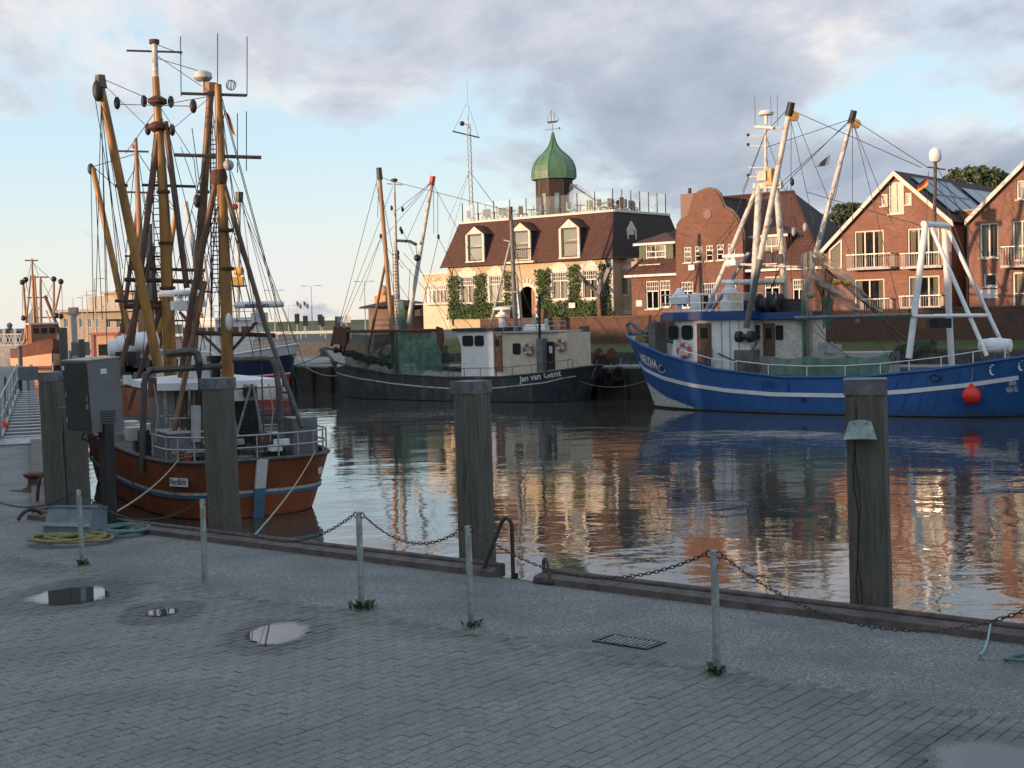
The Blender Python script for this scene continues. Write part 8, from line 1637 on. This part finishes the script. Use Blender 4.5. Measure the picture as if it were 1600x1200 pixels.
# guard rail of the road
e = empty('guard_rail', atY(520,505,150), 'low guard rail along the road beyond the mound', 'guard rail'); a_, b_ = Vector((-40,160,1.7)), Vector((-8,138,1.7)); MB().bar(a_, b_, .06, .3).build('rail', 'grey_light', e, smooth=False)
for k in range(12): q = a_.lerp(b_, k/11); MB().box(Vector((q.x,q.y,1.35)), .12, .12, .7).build('rail_post', 'grey_light', e, smooth=False)
# beige harbour building at the left with terracotta upper block
def bpx(x, y): return atY(x, y, 196)
e = empty('harbour_building', Vector((bpx(140,540).x,196,-.3)), 'long beige harbour building with terracotta upper storey on the left', 'building')
FB = Frame((bpx(150,500).x,196), (1,0)); x0, x1 = FB.px(94,510)[0], FB.px(215,510)[0]; z1 = FB.px(150,487)[1]
wins_ = [rect_px(FB, x, x+7, 497, 512) for x in (100,112,124,136,148,166,182)]
hole_wall(FB, x0, x1, -.3, z1, wins_).build('wall', 'render_cream', e, smooth=False); MB().quad(FB.pt(x0,0,-.3), FB.pt(x0,12,-.3), FB.pt(x0,12,z1), FB.pt(x0,0,z1)).quad(FB.pt(x0,12,-.3), FB.pt(x1,12,-.3), FB.pt(x1,12,z1), FB.pt(x0,12,z1)).quad(FB.pt(x1,0,-.3), FB.pt(x1,12,-.3), FB.pt(x1,12,z1), FB.pt(x1,0,z1)).build('side_wall', 'render_cream', e, smooth=False)
for r in wins_: window(FB, r, e, 2, 1, 0, 'frame_white', .1, .1, 0, False)
MB().box(FB.pt((x0+x1)/2,5.6,z1+.2), x1-x0+1.0, 13.2, .4, (FB.u,FB.n,UP)).build('roof_slab', 'cream_paint', e, smooth=False)
u0_, u1_ = FB.px(135,480)[0], FB.px(215,480)[0]; z2 = FB.px(160,484)[1]; MB().box(FB.pt((u0_+u1_)/2,5,z1+.4+.9), u1_-u0_, 8, 1.8, (FB.u,FB.n,UP)).build('middle_storey', 'cream_paint', e, smooth=False)
u0_, u1_ = FB.px(158,470)[0], FB.px(215,470)[0]; za_, zb_ = FB.px(180,473)[1], FB.px(180,458)[1]; MB().box(FB.pt((u0_+u1_)/2,5,(za_+zb_)/2), u1_-u0_, 7, zb_-za_, (FB.u,FB.n,UP)).build('upper_storey', 'peach', e, smooth=False); MB().box(FB.pt((u0_+u1_)/2,5,zb_+.15), u1_-u0_+.8, 7.8, .3, (FB.u,FB.n,UP)).build('upper_roof', 'cream_paint', e, smooth=False); MB().box(FB.pt((u0_+u1_)/2+.6,5,(za_+z1)/2+.6), u1_-u0_-1.5, 6, za_-z1, (FB.u,FB.n,UP)).build('glazed_storey', 'boat_glass', e, smooth=False)
for k in range(8): x = u0_-1+k*(u1_-u0_+1)/7; MB().tube(FB.pt(x,1.0,za_-1.6), FB.pt(x,1.0,za_-.3), .06, n=5).build('terrace_post', 'cream_paint', e)
# kiosk with red corner posts
c = atY(168,540,112); e = empty('kiosk', Vector((c.x,c.y,-.3)), 'small peach kiosk with red corners behind the cabinet', 'kiosk'); zt3 = atY(168,523,112).z; MB().box(Vector((c.x,c.y,(zt3-.3)/2)), 1.9, 1.6, zt3+.3).build('wall', 'peach', e, smooth=False); MB().box(Vector((c.x,c.y,zt3+.1)), 2.3, 2.0, .2).build('roof', 'red_kiosk', e, smooth=False)
for sx in (-1,1): MB().box(Vector((c.x+sx*.95,c.y-.8,(zt3-.3)/2)), .22, .22, zt3+.28).build('corner_post', 'red_kiosk', e, smooth=False)
MB().box(Vector((c.x-.1,c.y-.82,zt3*.45)), .8, .05, .9).build('hatch', 'boat_glass', e, smooth=False)
# far mooring piles on the left
for i, (x, w_, yt, yb, Y, cap) in enumerate(((98,.62,512,565,100,False),(115,.40,491,568,95,True),(127,.4,530,565,90,False))):
    tp = atY(x,yt,Y); e = empty('mooring_pile', Vector((tp.x,tp.y,-3)), ['thick round timber pile behind the left quay','slim grey mooring pile with a square cap behind the cabinet','short dark pile right of the capped one'][i], 'timber pile'); MB().path([Vector((tp.x,tp.y,-3)), tp], w_/2, 12).build('shaft', 'pile_wood' if i != 1 else 'grey_light', e)
    if cap: MB().box(tp+UP*.2, .55, .55, .55).build('cap_box', 'grey_paint', e, smooth=False)
c = atY(126,545,92); MB().box(Vector((c.x,c.y,c.z)), 1.0, .8, .9).build('waste_container', 'cab_grey', smooth=False, label='blue-grey container behind the cabinet top', cat='container')
# harbour mouth: dark breakwater blocks and a white lattice footbridge
e = empty('breakwater', Vector((-115,300,-2.2)), 'dark concrete breakwater with pale piers on the left horizon', 'breakwater')
yb_ = 300
for i, (xa, xb) in enumerate(((-60,9),(14,24),(32,44))): a_, b_ = atY(xa,516,yb_), atY(xb,516,yb_); MB().box(Vector(((a_.x+b_.x)/2,yb_,(a_.z-3)/2)), b_.x-a_.x, 3, a_.z+3).build('block', 'far_wall', e, smooth=False)
for x in (11,28): a_ = atY(x,514,yb_); MB().box(Vector((a_.x,yb_-.5,(a_.z-3)/2)), .6, 3, a_.z+3.2).build('pier', 'grey_light', e, smooth=False)
a_ = atY(15,510,yb_); MB().lathe([(.5,-2),(.5,0),(.7,.2),(.3,.8)], a_, 10).build('beacon', 'far_wall', e)
a_, b_ = atY(-30,540,150), atY(34,539,150); e = empty('footbridge', Vector((a_.x,150,-2.2)), 'pale lattice footbridge at the left picture edge', 'bridge'); hgt = atY(0,523,150).z-atY(0,540,150).z
for h in (0,hgt): MB().bar(a_+UP*h, b_+UP*h, .15, .15).build('chord', 'white_worn', e, smooth=False)
for k in range(12): p, q = a_.lerp(b_,k/12), a_.lerp(b_,(k+1)/12); MB().tube(p, q+UP*hgt, .05, n=5).build('diagonal', 'white_worn', e); MB().tube(p+UP*hgt, q, .05, n=5).build('diagonal', 'white_worn', e)
MB().bar(a_-UP*.1, b_-UP*.1, 1.6, .12).build('walkway', 'grey_light', e, smooth=False)
for f in (.1,.95): q = a_.lerp(b_,f); MB().tube(Vector((q.x,q.y,-3)), q, .25, n=8).build('bridge_pier', 'far_wall', e)
